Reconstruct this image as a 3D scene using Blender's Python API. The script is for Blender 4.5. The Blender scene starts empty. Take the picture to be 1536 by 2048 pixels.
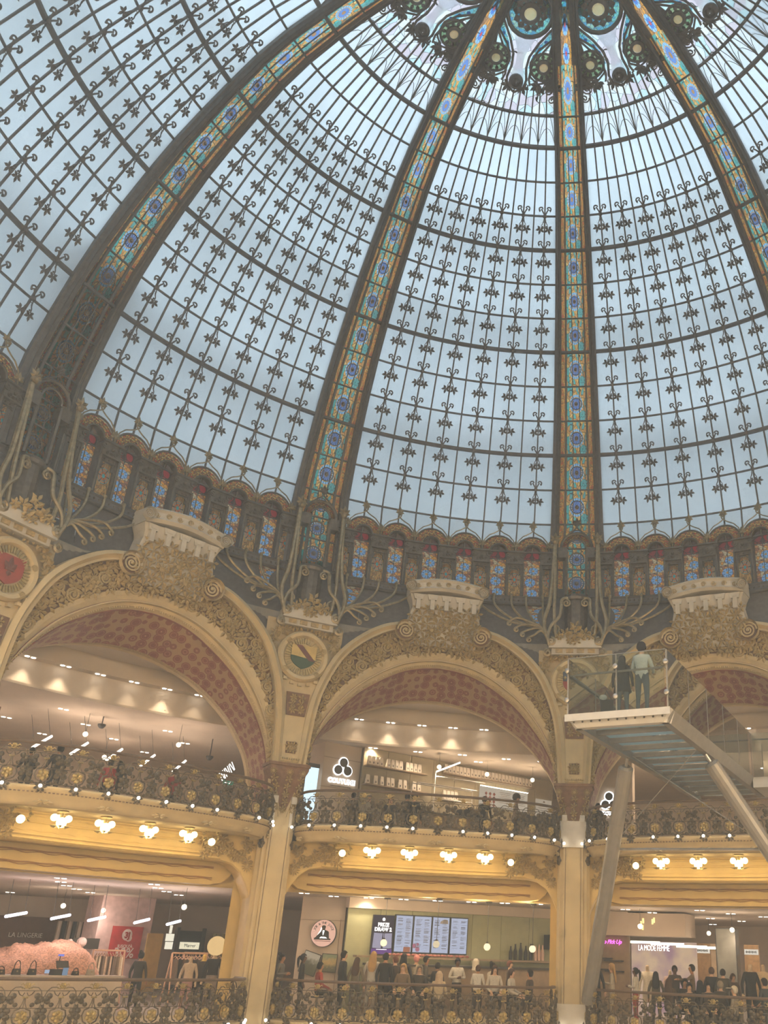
import bpy, math, random
from mathutils import Vector, Matrix
random.seed(7)
R_=math.radians
SC=bpy.context.scene
COL=SC.collection
# ------------------------------------------------------------------ camera
cam_d=bpy.data.cameras.new('camera'); cam=bpy.data.objects.new('camera',cam_d); COL.objects.link(cam)
SC.camera=cam
FPX=1800.388
cam_d.sensor_fit='VERTICAL'; cam_d.sensor_height=36.0; cam_d.lens=FPX*36.0/2048.0
cam_d.shift_x=-(1048.205-768.0)/2048.0; cam_d.shift_y=(1082.216-1024.0)/2048.0
cam_d.clip_start=0.05; cam_d.clip_end=400
_p,_r=R_(24.647808),R_(2.055119)
_f=Vector((0,math.cos(_p),math.sin(_p))); _rt=Vector((1,0,0)); _up=_rt.cross(_f)
_r2=_rt*math.cos(_r)+_up*math.sin(_r); _u2=-_rt*math.sin(_r)+_up*math.cos(_r)
cam.matrix_world=Matrix(((_r2.x,_u2.x,-_f.x,-0.25065),(_r2.y,_u2.y,-_f.y,-12.66908),(_r2.z,_u2.z,-_f.z,1.68333),(0,0,0,1)))
# ------------------------------------------------------------------ world, exposure
SC.view_settings.view_transform='Standard'; SC.view_settings.look='None'
SC.view_settings.exposure=0.0; SC.view_settings.gamma=1.0; SC.view_settings.use_curve_mapping=False
W=bpy.data.worlds.new('overcast_sky'); SC.world=W; W.use_nodes=True
_nt=W.node_tree; _bg=_nt.nodes['Background']
# bright overcast sky: luminance rises from the horizon to the zenith
_tc=_nt.nodes.new('ShaderNodeTexCoord'); _sx=_nt.nodes.new('ShaderNodeSeparateXYZ'); _nt.links.new(_tc.outputs['Generated'],_sx.inputs[0])
_ma=_nt.nodes.new('ShaderNodeMath'); _ma.operation='MAXIMUM'; _ma.inputs[1].default_value=0.08; _nt.links.new(_sx.outputs[2],_ma.inputs[0])
_mb=_nt.nodes.new('ShaderNodeMath'); _mb.operation='POWER'; _mb.inputs[1].default_value=1.15; _nt.links.new(_ma.outputs[0],_mb.inputs[0])
_mc=_nt.nodes.new('ShaderNodeMath'); _mc.operation='MULTIPLY'; _mc.inputs[1].default_value=3.05; _nt.links.new(_mb.outputs[0],_mc.inputs[0])
_bg.inputs['Color'].default_value=(0.67,0.85,0.99,1); _nt.links.new(_mc.outputs[0],_bg.inputs['Strength'])
SC.cycles.max_bounces=6; SC.cycles.diffuse_bounces=3; SC.cycles.glossy_bounces=2; SC.cycles.transmission_bounces=5; SC.cycles.transparent_max_bounces=12
SC.cycles.caustics_reflective=False; SC.cycles.caustics_refractive=False
SC.cycles.sample_clamp_indirect=4.0
SC.cycles.use_denoising=True
SC.cycles.use_adaptive_sampling=True; SC.cycles.adaptive_threshold=0.12; SC.cycles.adaptive_min_samples=8
SC.cycles.use_light_tree=True
# ------------------------------------------------------------------ calibration of the building
A0=-29.72895                      # azimuth of the second column; columns every 36 degrees
COLUMNS=[A0-36,A0,A0+36,A0+72]
BAYS=[A0-54,A0-18,A0+18,A0+54,A0+90]
RJ=[6.167,7.075,7.877,8.520,9.237,9.921,10.466,11.071,11.576,12.000,12.350,12.651]
ZJ=[22.828,22.441,21.899,21.154,20.444,19.694,18.823,17.935,16.979,15.987,14.919,13.877]
# light smoothing of the profile
def smooth(a):
    b=a[:]
    for i in range(1,len(a)-1): b[i]=(a[i-1]+2*a[i]+a[i+1])/4
    return b
RS,ZS=smooth(RJ),smooth(ZJ)
def wj(j): return 0.4444+0.03314*j
# ------------------------------------------------------------------ mesh helpers
class MB:
    def __init__(s): s.v=[];s.f=[];s.u=[];s.m=[];s.hasuv=False;s.mi=0
    def add(s,vs,fs,uvs=None):
        o=len(s.v); s.v+= [tuple(x) for x in vs]
        for k,f in enumerate(fs):
            s.f.append([o+i for i in f]); s.m.append(s.mi)
            if uvs: s.u.append([uvs[i] for i in f]); s.hasuv=True
            else: s.u.append([(0,0)]*len(f))
        return s
    def box(s,c,d,M=None):
        x,y,z=d[0]/2,d[1]/2,d[2]/2
        vs=[Vector((c[0]+i*x,c[1]+j*y,c[2]+k*z)) for i in(-1,1) for j in(-1,1) for k in(-1,1)]
        if M is not None: vs=[M@v for v in vs]
        return s.add(vs,[(0,1,3,2),(4,6,7,5),(0,4,5,1),(2,3,7,6),(0,2,6,4),(1,5,7,3)])
    def hexa(s,p):   # 8 points: bottom 4, top 4
        return s.add(p,[(3,2,1,0),(4,5,6,7),(0,1,5,4),(1,2,6,5),(2,3,7,6),(3,0,4,7)])
    def tube(s,pts,r,n=6,closed=False,cap=True,up=None,sx=1.0):
        pts=[Vector(p) for p in pts]; N=len(pts)
        rs=r if isinstance(r,(list,tuple)) else [r]*N
        prev=None; vs=[]
        for i in range(N):
            if closed: t=pts[(i+1)%N]-pts[i-1]
            else: t=pts[min(i+1,N-1)]-pts[max(i-1,0)]
            if t.length<1e-9: t=Vector((0,0,1))
            t.normalize()
            if prev is None:
                ref=Vector(up) if up is not None else (Vector((0,0,1)) if abs(t.z)<.9 else Vector((1,0,0)))
                a=(ref-t*ref.dot(t)).normalized()
            else:
                a=prev-t*prev.dot(t)
                a=a.normalized() if a.length>1e-6 else prev
            prev=a; b=t.cross(a)
            for k in range(n):
                q=2*math.pi*k/n+math.pi/n
                vs.append(pts[i]+(a*math.cos(q)*sx+b*math.sin(q))*rs[i])
        fs=[]
        L=N if closed else N-1
        for i in range(L):
            for k in range(n):
                i2=(i+1)%N; fs.append((i*n+k,i2*n+k,i2*n+(k+1)%n,i*n+(k+1)%n))
        if cap and not closed: fs.append(tuple(range(n))); fs.append(tuple((N-1)*n+k for k in range(n-1,-1,-1)))
        return s.add(vs,fs)
    def sph(s,c,r,nu=8,nv=5,M=None):
        rx,ry,rz=(r,r,r) if not isinstance(r,(tuple,list)) else r
        vs=[(0,0,-rz)]
        for j in range(1,nv):
            t=-math.pi/2+math.pi*j/nv
            for i in range(nu):
                q=2*math.pi*i/nu; vs.append((rx*math.cos(t)*math.cos(q),ry*math.cos(t)*math.sin(q),rz*math.sin(t)))
        vs.append((0,0,rz)); fs=[]
        for i in range(nu): fs.append((0,1+(i+1)%nu,1+i))
        for j in range(nv-2):
            for i in range(nu):
                a=1+j*nu; fs.append((a+i,a+(i+1)%nu,a+nu+(i+1)%nu,a+nu+i))
        e=len(vs)-1; a=1+(nv-2)*nu
        for i in range(nu): fs.append((a+i,a+(i+1)%nu,e))
        vs=[Vector(v)+Vector(c) for v in vs]
        if M is not None: vs=[M@v for v in vs]
        return s.add(vs,fs)
    def lathe(s,prof,n=16,M=None,cap=True):   # prof (r,z) about local z
        vs=[];fs=[]
        for r,z in prof:
            for k in range(n):
                q=2*math.pi*k/n; vs.append(Vector((r*math.cos(q),r*math.sin(q),z)))
        for i in range(len(prof)-1):
            for k in range(n): fs.append((i*n+k,i*n+(k+1)%n,(i+1)*n+(k+1)%n,(i+1)*n+k))
        if cap: fs.append(tuple(range(n-1,-1,-1))); e=(len(prof)-1)*n; fs.append(tuple(e+k for k in range(n)))
        if M is not None: vs=[M@v for v in vs]
        return s.add(vs,fs)
    def prism(s,pts,y0,y1,M=None):   # polygon in local x,z extruded along y
        n=len(pts)
        vs=[Vector((x,y0,z)) for x,z in pts]+[Vector((x,y1,z)) for x,z in pts]
        if M is not None: vs=[M@v for v in vs]
        fs=[tuple(range(n)),tuple(range(2*n-1,n-1,-1))]+[(i,n+i,n+(i+1)%n,(i+1)%n) for i in range(n)]
        return s.add(vs,fs)
    def grid(s,rows,uv=None,closed=False):   # rows: list of equal-length point lists
        n=len(rows[0]); vs=[p for r in rows for p in r]; fs=[]
        for i in range(len(rows)-1):
            for k in range(n-1+(1 if closed else 0)):
                k2=(k+1)%n; fs.append((i*n+k,i*n+k2,(i+1)*n+k2,(i+1)*n+k))
        uvs=None
        if uv:
            uvs=[(k/(n-1)*uv[0],i/(len(rows)-1)*uv[1]) for i in range(len(rows)) for k in range(n)]
        return s.add(vs,fs,uvs)
    def spiral(s,c,X,Z,r0,r1,turns,tr,a0=0,n=4,seg=12):  # flat spiral in plane X,Z about c
        pts=[];rs=[]
        N=max(6,int(seg*abs(turns)))
        for i in range(N+1):
            t=i/N;q=a0+2*math.pi*turns*t;r=r0+(r1-r0)*t
            pts.append(Vector(c)+Vector(X)*(r*math.cos(q))+Vector(Z)*(r*math.sin(q)))
        return s.tube(pts,tr,n)
    def mesh(s,name,smooth=False):
        me=bpy.data.meshes.new(name); me.from_pydata(s.v,[],s.f)
        if s.hasuv:
            ul=me.uv_layers.new(name='UVMap'); k=0
            for f in s.u:
                for uv in f: ul.data[k].uv=uv; k+=1
        if any(s.m): me.polygons.foreach_set('material_index',s.m)
        if smooth: me.polygons.foreach_set('use_smooth',[True]*len(me.polygons))
        me.update(); return me
    def build(s,name,mat,parent=None,M=None,smooth=False,kind=None):
        return ob(name,s.mesh(name,smooth),mat,parent,M,kind)
def ob(name,me,mat=None,parent=None,M=None,kind=None):
    o=bpy.data.objects.new(name,me); COL.objects.link(o)
    if mat is not None and me is not None and len(me.materials)==0:
        for m in (mat if isinstance(mat,(list,tuple)) else [mat]): me.materials.append(m)
    if parent is not None: o.parent=parent
    if M is not None: o.matrix_local=M
    if kind: o['kind']=kind
    return o
def tag(o,label=None,cat=None,group=None,kind=None):
    if label: o['label']=label
    if cat: o['category']=cat
    if group: o['group']=group
    if kind: o['kind']=kind
    return o
def empty(name,label=None,cat=None,M=None,group=None,kind=None):
    o=bpy.data.objects.new(name,None); COL.objects.link(o); o.empty_display_size=.1
    if M is not None: o.matrix_world=M
    return tag(o,label,cat,group,kind)
ORDS=('first second third fourth fifth sixth seventh eighth ninth tenth eleventh twelfth thirteenth fourteenth fifteenth sixteenth seventeenth eighteenth nineteenth twentieth').split()
ORDS+=['twenty-'+o for o in ORDS[:9]]+['thirtieth']
MESH={}
def cached(key,fn):
    if key not in MESH: MESH[key]=fn()
    return MESH[key]
def ROTZ(a): return Matrix.Rotation(-R_(a),4,'Z')      # azimuth a measured from +Y towards +X
def P(R,a,z): return Vector((R*math.sin(R_(a)),R*math.cos(R_(a)),z))
def frame(R,a,z):                                        # X right, Y away from the hall, Z up
    t=R_(a); X=Vector((math.cos(t),-math.sin(t),0)); Y=Vector((math.sin(t),math.cos(t),0))
    o=P(R,a,z); return Matrix(((X.x,Y.x,0,o.x),(X.y,Y.y,0,o.y),(0,0,1,o.z),(0,0,0,1)))
def T(x,y,z): return Matrix.Translation((x,y,z))
def S(x,y=None,z=None): return Matrix.Diagonal((x,x if y is None else y,x if z is None else z,1))
def lin(a,b,t): return a+(b-a)*t
def interp(x,xs,ys):
    if x<=xs[0]: return ys[0]
    for i in range(len(xs)-1):
        if x<=xs[i+1]: return lin(ys[i],ys[i+1],(x-xs[i])/(xs[i+1]-xs[i]))
    return ys[-1]
# ------------------------------------------------------------------ materials
def nodes(name):
    m=bpy.data.materials.new(name); m.use_nodes=True; nt=m.node_tree
    for n in list(nt.nodes): nt.nodes.remove(n)
    out=nt.nodes.new('ShaderNodeOutputMaterial'); return m,nt,out
def N(nt,t,**k):
    n=nt.nodes.new('ShaderNode'+t)
    for a,b in k.items():
        if a in n.inputs: n.inputs[a].default_value=b
        else: setattr(n,a,b)
    return n
def c4(c): return (c[0],c[1],c[2],1)
def hx(s):
    s=s.lstrip('#'); r=[int(s[i:i+2],16)/255 for i in (0,2,4)]
    return tuple(((c+.055)/1.055)**2.4 if c>.04045 else c/12.92 for c in r)
def mat(name,col,rough=.6,metal=0.0,var=.12,scale=6.0,bump=0.0,spec=.4,col2=None):
    m,nt,out=nodes(name); b=N(nt,'BsdfPrincipled'); L=nt.links
    b.inputs['Roughness'].default_value=rough; b.inputs['Metallic'].default_value=metal
    b.inputs['Specular IOR Level'].default_value=spec
    tc=N(nt,'TexCoord'); nz=N(nt,'TexNoise'); nz.inputs['Scale'].default_value=scale; nz.inputs['Detail'].default_value=4
    L.new(tc.outputs['Object'],nz.inputs['Vector'])
    rp=N(nt,'ValToRGB'); e=rp.color_ramp.elements
    c2=col2 or tuple(min(1,c*(1+var)) for c in col)
    e[0].position=.35;e[0].color=c4(tuple(c*(1-var) for c in col)); e[1].position=.65;e[1].color=c4(c2)
    L.new(nz.outputs['Fac'],rp.inputs['Fac']); L.new(rp.outputs['Color'],b.inputs['Base Color'])
    if bump:
        bp=N(nt,'Bump'); bp.inputs['Strength'].default_value=bump; bp.inputs['Distance'].default_value=.02
        L.new(nz.outputs['Fac'],bp.inputs['Height']); L.new(bp.outputs['Normal'],b.inputs['Normal'])
    L.new(b.outputs['BSDF'],out.inputs['Surface']); return m
def emit(name,col,st,sample=False):
    m,nt,out=nodes(name)
    if not sample: m.cycles.emission_sampling='NONE'
    e=N(nt,'Emission'); e.inputs['Color'].default_value=c4(col); e.inputs['Strength'].default_value=st
    nt.links.new(e.outputs[0],out.inputs['Surface']); return m
def glassy(name,col=(1,1,1),gloss=.06,tint=.97):
    m,nt,out=nodes(name); t=N(nt,'BsdfTransparent'); t.inputs['Color'].default_value=c4(tuple(c*tint for c in col))
    g=N(nt,'BsdfGlossy'); g.inputs['Roughness'].default_value=.03
    mx=N(nt,'MixShader'); fr=N(nt,'Fresnel'); fr.inputs['IOR'].default_value=1.45
    nt.links.new(fr.outputs[0],mx.inputs[0]); nt.links.new(t.outputs[0],mx.inputs[1]); nt.links.new(g.outputs[0],mx.inputs[2])
    nt.links.new(mx.outputs[0],out.inputs['Surface']); return m
def frosted(name,col,alt=None,scale=1.5,back=.12,clear=0.0):
    m,nt,out=nodes(name); L=nt.links
    tc=N(nt,'TexCoord'); nz=N(nt,'TexNoise'); nz.inputs['Scale'].default_value=scale; nz.inputs['Detail'].default_value=3
    L.new(tc.outputs['Object'],nz.inputs['Vector'])
    wv=N(nt,'TexVoronoi'); wv.inputs['Scale'].default_value=38; L.new(tc.outputs['Object'],wv.inputs['Vector'])
    rp=N(nt,'ValToRGB'); e=rp.color_ramp.elements
    e[0].position=.3;e[0].color=c4(col); e[1].position=.7;e[1].color=c4(alt or tuple(min(1,c*1.1) for c in col))
    L.new(nz.outputs['Fac'],rp.inputs['Fac'])
    mm=N(nt,'MixRGB'); mm.blend_type='MULTIPLY'; mm.inputs[0].default_value=.10
    L.new(rp.outputs[0],mm.inputs[1]); L.new(wv.outputs['Distance'],mm.inputs[2])
    t=N(nt,'BsdfTranslucent'); L.new(mm.outputs[0],t.inputs['Color'])
    d=N(nt,'BsdfPrincipled'); d.inputs['Roughness'].default_value=.35; L.new(mm.outputs[0],d.inputs['Base Color'])
    mx=N(nt,'MixShader'); mx.inputs[0].default_value=back
    L.new(t.outputs[0],mx.inputs[1]); L.new(d.outputs[0],mx.inputs[2]); L.new(mx.outputs[0],out.inputs['Surface']); return m
def stained(name,cols,scale=8.0,lead=.035,coord='UV',rand=1.0,rosette=None,stretch=(1,1,1),back=.1,gain=1.0):
    """leaded glass: voronoi cells tinted from a palette, dark leads, optional rosette (cu,cv,radius,aspect,palette)"""
    m,nt,out=nodes(name); L=nt.links
    tc=N(nt,'TexCoord'); mp=N(nt,'Mapping'); mp.inputs['Scale'].default_value=stretch
    L.new(tc.outputs[coord],mp.inputs['Vector'])
    # warp so that leads flow
    nz=N(nt,'TexNoise'); nz.inputs['Scale'].default_value=2.0; L.new(mp.outputs[0],nz.inputs['Vector'])
    ad=N(nt,'MixRGB'); ad.blend_type='ADD'; ad.inputs[0].default_value=.18; L.new(mp.outputs[0],ad.inputs[1]); L.new(nz.outputs['Color'],ad.inputs[2])
    v=N(nt,'TexVoronoi'); v.inputs['Scale'].default_value=scale; v.inputs['Randomness'].default_value=rand; L.new(ad.outputs[0],v.inputs['Vector'])
    ve=N(nt,'TexVoronoi'); ve.feature='DISTANCE_TO_EDGE'; ve.inputs['Scale'].default_value=scale; ve.inputs['Randomness'].default_value=rand; L.new(ad.outputs[0],ve.inputs['Vector'])
    sp=N(nt,'SeparateColor'); L.new(v.outputs['Color'],sp.inputs[0])
    rp=N(nt,'ValToRGB'); rp.color_ramp.interpolation='CONSTANT'
    els=rp.color_ramp.elements
    els[0].position=0;els[0].color=c4(cols[0]); els[1].position=1/len(cols); els[1].color=c4(cols[1%len(cols)])
    for i in range(2,len(cols)): q=els.new(i/len(cols)); q.color=c4(cols[i])
    L.new(sp.outputs[0],rp.inputs['Fac']); colr=rp.outputs['Color']
    lt=N(nt,'Math',operation='LESS_THAN'); lt.inputs[1].default_value=lead; L.new(ve.outputs['Distance'],lt.inputs[0]); leadf=lt.outputs[0]
    if rosette:
        for (cu,cv,rad,asp,pal,pet) in rosette:
            sx=N(nt,'SeparateXYZ'); L.new(tc.outputs[coord],sx.inputs[0])
            def sub(o,c,k):
                a=N(nt,'Math',operation='SUBTRACT'); a.inputs[1].default_value=c; L.new(o,a.inputs[0])
                b=N(nt,'Math',operation='MULTIPLY'); b.inputs[1].default_value=k; L.new(a.outputs[0],b.inputs[0]); return b.outputs[0]
            dx=sub(sx.outputs[0],cu,1.0); dy=sub(sx.outputs[1],cv,asp)
            cb=N(nt,'CombineXYZ'); L.new(dx,cb.inputs[0]); L.new(dy,cb.inputs[1])
            ln=N(nt,'VectorMath',operation='LENGTH'); L.new(cb.outputs[0],ln.inputs[0])
            at=N(nt,'Math',operation='ARCTAN2'); L.new(dy,at.inputs[0]); L.new(dx,at.inputs[1])
            ml=N(nt,'Math',operation='MULTIPLY'); ml.inputs[1].default_value=pet/2; L.new(at.outputs[0],ml.inputs[0])
            sn=N(nt,'Math',operation='SINE'); L.new(ml.outputs[0],sn.inputs[0])
            ab=N(nt,'Math',operation='ABSOLUTE'); L.new(sn.outputs[0],ab.inputs[0])
            lp=N(nt,'Math',operation='LESS_THAN'); lp.inputs[1].default_value=.22; L.new(ab.outputs[0],lp.inputs[0])
            dv=N(nt,'Math',operation='DIVIDE'); dv.inputs[1].default_value=rad; L.new(ln.outputs['Value'],dv.inputs[0])
            rr=N(nt,'ValToRGB'); rr.color_ramp.interpolation='CONSTANT'; ee=rr.color_ramp.elements
            ee[0].position=0; ee[0].color=c4(pal[0]); ee[1].position=.24; ee[1].color=c4(pal[1])
            for pos,cc in ((.62,pal[2]),(.70,pal[3]),(.92,pal[2])): q=ee.new(pos); q.color=c4(cc)
            L.new(dv.outputs[0],rr.inputs['Fac'])
            ins=N(nt,'Math',operation='LESS_THAN'); ins.inputs[1].default_value=1.0; L.new(dv.outputs[0],ins.inputs[0])
            mc=N(nt,'MixRGB'); L.new(ins.outputs[0],mc.inputs[0]); L.new(colr,mc.inputs[1]); L.new(rr.outputs[0],mc.inputs[2]); colr=mc.outputs[0]
            # leads of the rosette are the petal gaps
            mf=N(nt,'Mix'); mf.data_type='FLOAT'; L.new(ins.outputs[0],mf.inputs[0]); L.new(leadf,mf.inputs[2]); L.new(lp.outputs[0],mf.inputs[3]); leadf=mf.outputs[0]
    if gain!=1.0: pass
    t=N(nt,'BsdfTranslucent'); L.new(colr,t.inputs['Color'])
    d=N(nt,'BsdfPrincipled'); d.inputs['Roughness'].default_value=.25; L.new(colr,d.inputs['Base Color'])
    mx=N(nt,'MixShader'); mx.inputs[0].default_value=back; L.new(t.outputs[0],mx.inputs[1]); L.new(d.outputs[0],mx.inputs[2])
    ld=N(nt,'BsdfDiffuse'); ld.inputs['Color'].default_value=(.045,.043,.045,1)
    m2=N(nt,'MixShader'); L.new(leadf,m2.inputs[0]); L.new(mx.outputs[0],m2.inputs[1]); L.new(ld.outputs[0],m2.inputs[2])
    L.new(m2.outputs[0],out.inputs['Surface']); return m
M={}
M['iron']=mat('bronze_iron',(.115,.108,.108),.55,.0,.2,9,.1)
M['iron2']=mat('dark_bronze',(.135,.115,.095),.45,.35,.25,9,.15)
M['brass']=mat('aged_brass',(.34,.27,.16),.4,.55,.25,10,.1)
M['gold']=mat('gilded_leaf',(.50,.39,.17),.42,.35,.25,12,.1)
M['pane']=frosted('frosted_pane',(.80,.86,.88),(.90,.95,.97),.5)
M['pale']=frosted('milk_glass',(.78,.86,.84),(.86,.84,.88),1.5)
M['lilac']=stained('lilac_glass',[(.72,.62,.66),(.80,.84,.86),(.74,.68,.74),(.62,.78,.78),(.85,.83,.78)],3.2,.012,'Object')
M['plaster']=mat('cream_plaster',(.60,.475,.27),.7,0,.07,3,.05)
M['plaster_lt']=mat('pale_stone',(.60,.55,.46),.75,0,.08,3,.05)
M['ochre']=mat('ochre_plaster',(.68,.50,.20),.65,0,.06,3,.03)
M['leafgold']=mat('gilt_plaster_leaf',(.46,.34,.155),.6,.0,.22,14,.2)
M['redbrown']=mat('red_brown_ground',(.21,.115,.065),.75,0,.2,9)
OR=(.95,.42,.08);RD=(.85,.10,.07);YL=(.98,.72,.25);BL=(.10,.28,.75);LB=(.35,.62,.90);TL=(.10,.50,.45);GR=(.20,.42,.22);BN=(.55,.28,.12);WH=(.9,.9,.85)
M['sg_strip']=stained('stained_border',[OR,(.9,.3,.06),OR,RD,YL,BN],26,.05,'UV',.8,stretch=(.35,1,1))
M['sg_rib']=stained('stained_rib',[(.78,.36,.10),TL,(.90,.50,.14),(.78,.38,.12),(.15,.45,.42),(.70,.32,.12),(.92,.60,.2)],7,.035,'UV',1.0,rosette=[(.5,.5,.37,1.25,(BN,(.16,.32,.72),(.85,.50,.18),(.30,.58,.85)),18)],stretch=(1.3,.9,1))
M['sg_ribtop']=stained('stained_rib_top',[BN,(.65,.32,.15),OR,(.5,.25,.12)],9,.04,'UV',1.0,rosette=[(.5,.2,.30,1.6,(RD,BL,LB,LB),8),(.5,.7,.30,1.6,(RD,BL,LB,LB),8)])
M['sg_arch']=stained('stained_archivolt',[OR,BN,(.45,.14,.08),YL,RD,(.5,.25,.1),BN],13,.045,'UV',1.0,stretch=(3.2,.7,1))
_fl=((OR,LB,BL,LB))
M['sg_flower']=stained('stained_flower_window',[(.72,.33,.14),(.45,.16,.08),OR,(.80,.62,.4),(.55,.22,.12)],8,.045,'UV',1.0,stretch=(.7,2.2,1),
   rosette=[(.55,.16,.30,2.9,_fl,7),(.42,.44,.32,2.9,_fl,7),(.60,.74,.28,2.9,_fl,7)])
M['sg_medal']=stained('stained_medallion_window',[(.85,.48,.16),(.72,.36,.12),(.60,.28,.10),(.9,.56,.24)],7,.03,'UV',1.0,
   rosette=[(.5,.60,.44,1.9,((.10,.62,.62),(.80,.26,.10),(.12,.55,.6),(.85,.36,.14)),6)])
M['sg_turq']=stained('turquoise_glass',[(.15,.62,.70),(.25,.70,.68),(.12,.50,.72),(.40,.78,.62)],12,.03,'Object')
M['sg_green']=stained('green_petal_glass',[(.35,.52,.28),(.45,.60,.35)],9,.03,'Object')
M['amber']=frosted('amber_lens',(.95,.62,.28),(.98,.72,.40),3,.1)
# ================================================================== DOME
EXT_R=[5.36,4.10,2.60,1.10]; EXT_Z=[23.16,23.56,23.87,24.03]
def edge(j): return 18-math.degrees(math.asin(wj(j)/RS[j])) if j<12 else 14.15
RR=RS+[12.74]; ZZ=ZS+[12.95]
# profile for crown lookup r->z
PR=sorted(list(zip(RR,ZZ))+list(zip(EXT_R,EXT_Z))+[(0,24.06)])
def zdome(r): return interp(r,[p[0] for p in PR],[p[1] for p in PR])
def ndome(r):   # inward normal in (r,z)
    z0,z1=zdome(max(0,r-.3)),zdome(r+.3); dr,dz=.6,z1-z0; l=math.hypot(dr,dz)
    return (dz/l,-dr/l)
def D(a,r,d=0.0):
    n=ndome(r); return P(r+n[0]*d,a,zdome(r)+n[1]*d)
def ring_pt(j,a,d=0.0):
    r0,z0=RR[j],ZZ[j]; a_=max(0,j-1); b_=min(12,j+1)
    dr,dz=RR[b_]-RR[a_],ZZ[b_]-ZZ[a_]; l=math.hypot(dr,dz); n=(dz/l,-dr/l)
    return P(r0+n[0]*d,a,z0+n[1]*d)
def ring_frame(j,a,d):
    o=ring_pt(j,a,d); t=R_(a); X=Vector((math.cos(t),-math.sin(t),0))
    up=(ring_pt(max(0,j-1),a)-ring_pt(min(12,j+1),a)).normalized(); Y=up.cross(X)
    return Matrix(((X.x,Y.x,up.x,o.x),(X.y,Y.y,up.y,o.y),(X.z,Y.z,up.z,o.z),(0,0,0,1)))
def lobe(mb,M4,cx,cz,ang,L,w,th=.03,yb=0.0):
    """one pointed leaf lobe lying in the x,z plane, ridge towards -y"""
    c,s=math.cos(ang),math.sin(ang)
    def q(t,n): return (cx+c*t-s*n,cz+s*t+c*n)
    pts=[q(0,0),q(L*.32,w*.42),q(L*.58,w*.5),q(L,0),q(L*.58,-w*.5),q(L*.32,-w*.42)]
    rid=q(L*.45,0)
    vs=[Vector((x,yb,z)) for x,z in pts]+[Vector((rid[0],yb-th,rid[1])),Vector((rid[0],yb+th*.5,rid[1]))]
    if M4 is not None: vs=[M4@v for v in vs]
    fs=[(i,6,(i+1)%6) for i in range(6)]+[((i+1)%6,7,i) for i in range(6)]
    mb.add(vs,fs)
def leaf5(mb,M4,cx,cz,ang,r,th=.03,n=5,spread=4.4,w=.42,yb=0.0):
    for k in range(n):
        t=(k/(n-1)-.5); L=r*(1-.28*abs(t)*2)
        lobe(mb,M4,cx,cz,ang+t*spread,L,r*w,th,yb)
def pendant_mesh():
    b=MB()
    b.lathe([(.062,-.03),(.062,.03),(.03,.05)],8,Matrix.Rotation(R_(90),4,'X'))
    for s in (-1,1):
        pts=[(0,-.02,.02),(s*.05,-.02,.12),(s*.10,-.02,.20)]
        for i in range(9):
            q=math.pi*.9-i*.52; r=.070-.003*i
            pts.append((s*(.125+r*math.cos(q)),-.02,.20+r*math.sin(q)))
        b.tube(pts,[.022]*3+[.022]*7+[.034,.044],5)
        b.tube([(0,-.02,-.02),(s*.035,-.03,-.10),(s*.03,-.03,-.16),(s*.085,-.03,-.24),(s*.10,-.03,-.33)],.014,4)
        b.tube([(0,-.02,-.10),(s*.05,-.03,-.15),(s*.06,-.03,-.20)],.010,3)
        b.sph((s*.052,-.035,-.285),.026,6,4)
        leaf5(b,None,s*.125,-.36,-math.pi/2+s*.22,.175,.03)
    return b.mesh('leaf_pendant',False)
def finial_mesh():
    b=MB()
    # tall loop with a bud, leaves on top
    pts=[Vector((.0,-.03,-.02))]
    b.tube([(0.0,-.03,-.30),(0,-.03,-.14)],.02,5)
    b.tube([( .09*math.cos(q),-.03,.0+.125*math.sin(q)) for q in [i*math.pi/7 for i in range(14)]],.018,5,True)
    b.sph((0,-.03,0),(.04,.04,.06),7,5)
    leaf5(b,None,0,.12,math.pi/2,.20,.035,5,3.6)
    return b.mesh('finial',False)
def build_dome_bay(n,az,label):
    w=empty('window_%d'%n,label,'dome glazing',ROTZ(az),None,'structure')
    E=[edge(j) for j in range(13)]
    def col(j,i): return -E[j]+2*E[j]*i/12
    for j in range(12):
        for i in range(12):
            def mk():
                b=MB(); g=.004
                rows=[]
                b.grid([[ring_pt(j,col(j,i)),ring_pt(j,col(j,i+1))],[ring_pt(j+1,col(j+1,i)),ring_pt(j+1,col(j+1,i+1))]],(1,1)); return b.mesh('pane')
            ob('pane',cached(('pane',j,i),mk),M['pane'],w)
    for i in range(1,12):
        def mk():
            b=MB(); b.tube([ring_pt(j,col(j,i),.03) for j in range(13)],.030,4,up=(0,0,1)); return b.mesh('glazing_bar')
        ob('glazing_bar',cached(('bar',i),mk),M['iron'],w)
    for j in range(13):
        thick=j in (0,3,6,9)
        def mk():
            b=MB(); b.tube([ring_pt(j,lin(-E[j],E[j],k/18),.05 if thick else .03) for k in range(19)],.066 if thick else .032,4,up=(0,0,1)); return b.mesh('ring_bar')
        ob('ring_bar',cached(('ring',j),mk),M['iron'],w)
    pm=cached('pendant',pendant_mesh)
    for j in range(2,11):
        for i in (1,3,5,7,9,11):
            ob('leaf_pendant',pm,M['iron'],w,ring_frame(j,col(j,i),.09))
    return w
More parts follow.
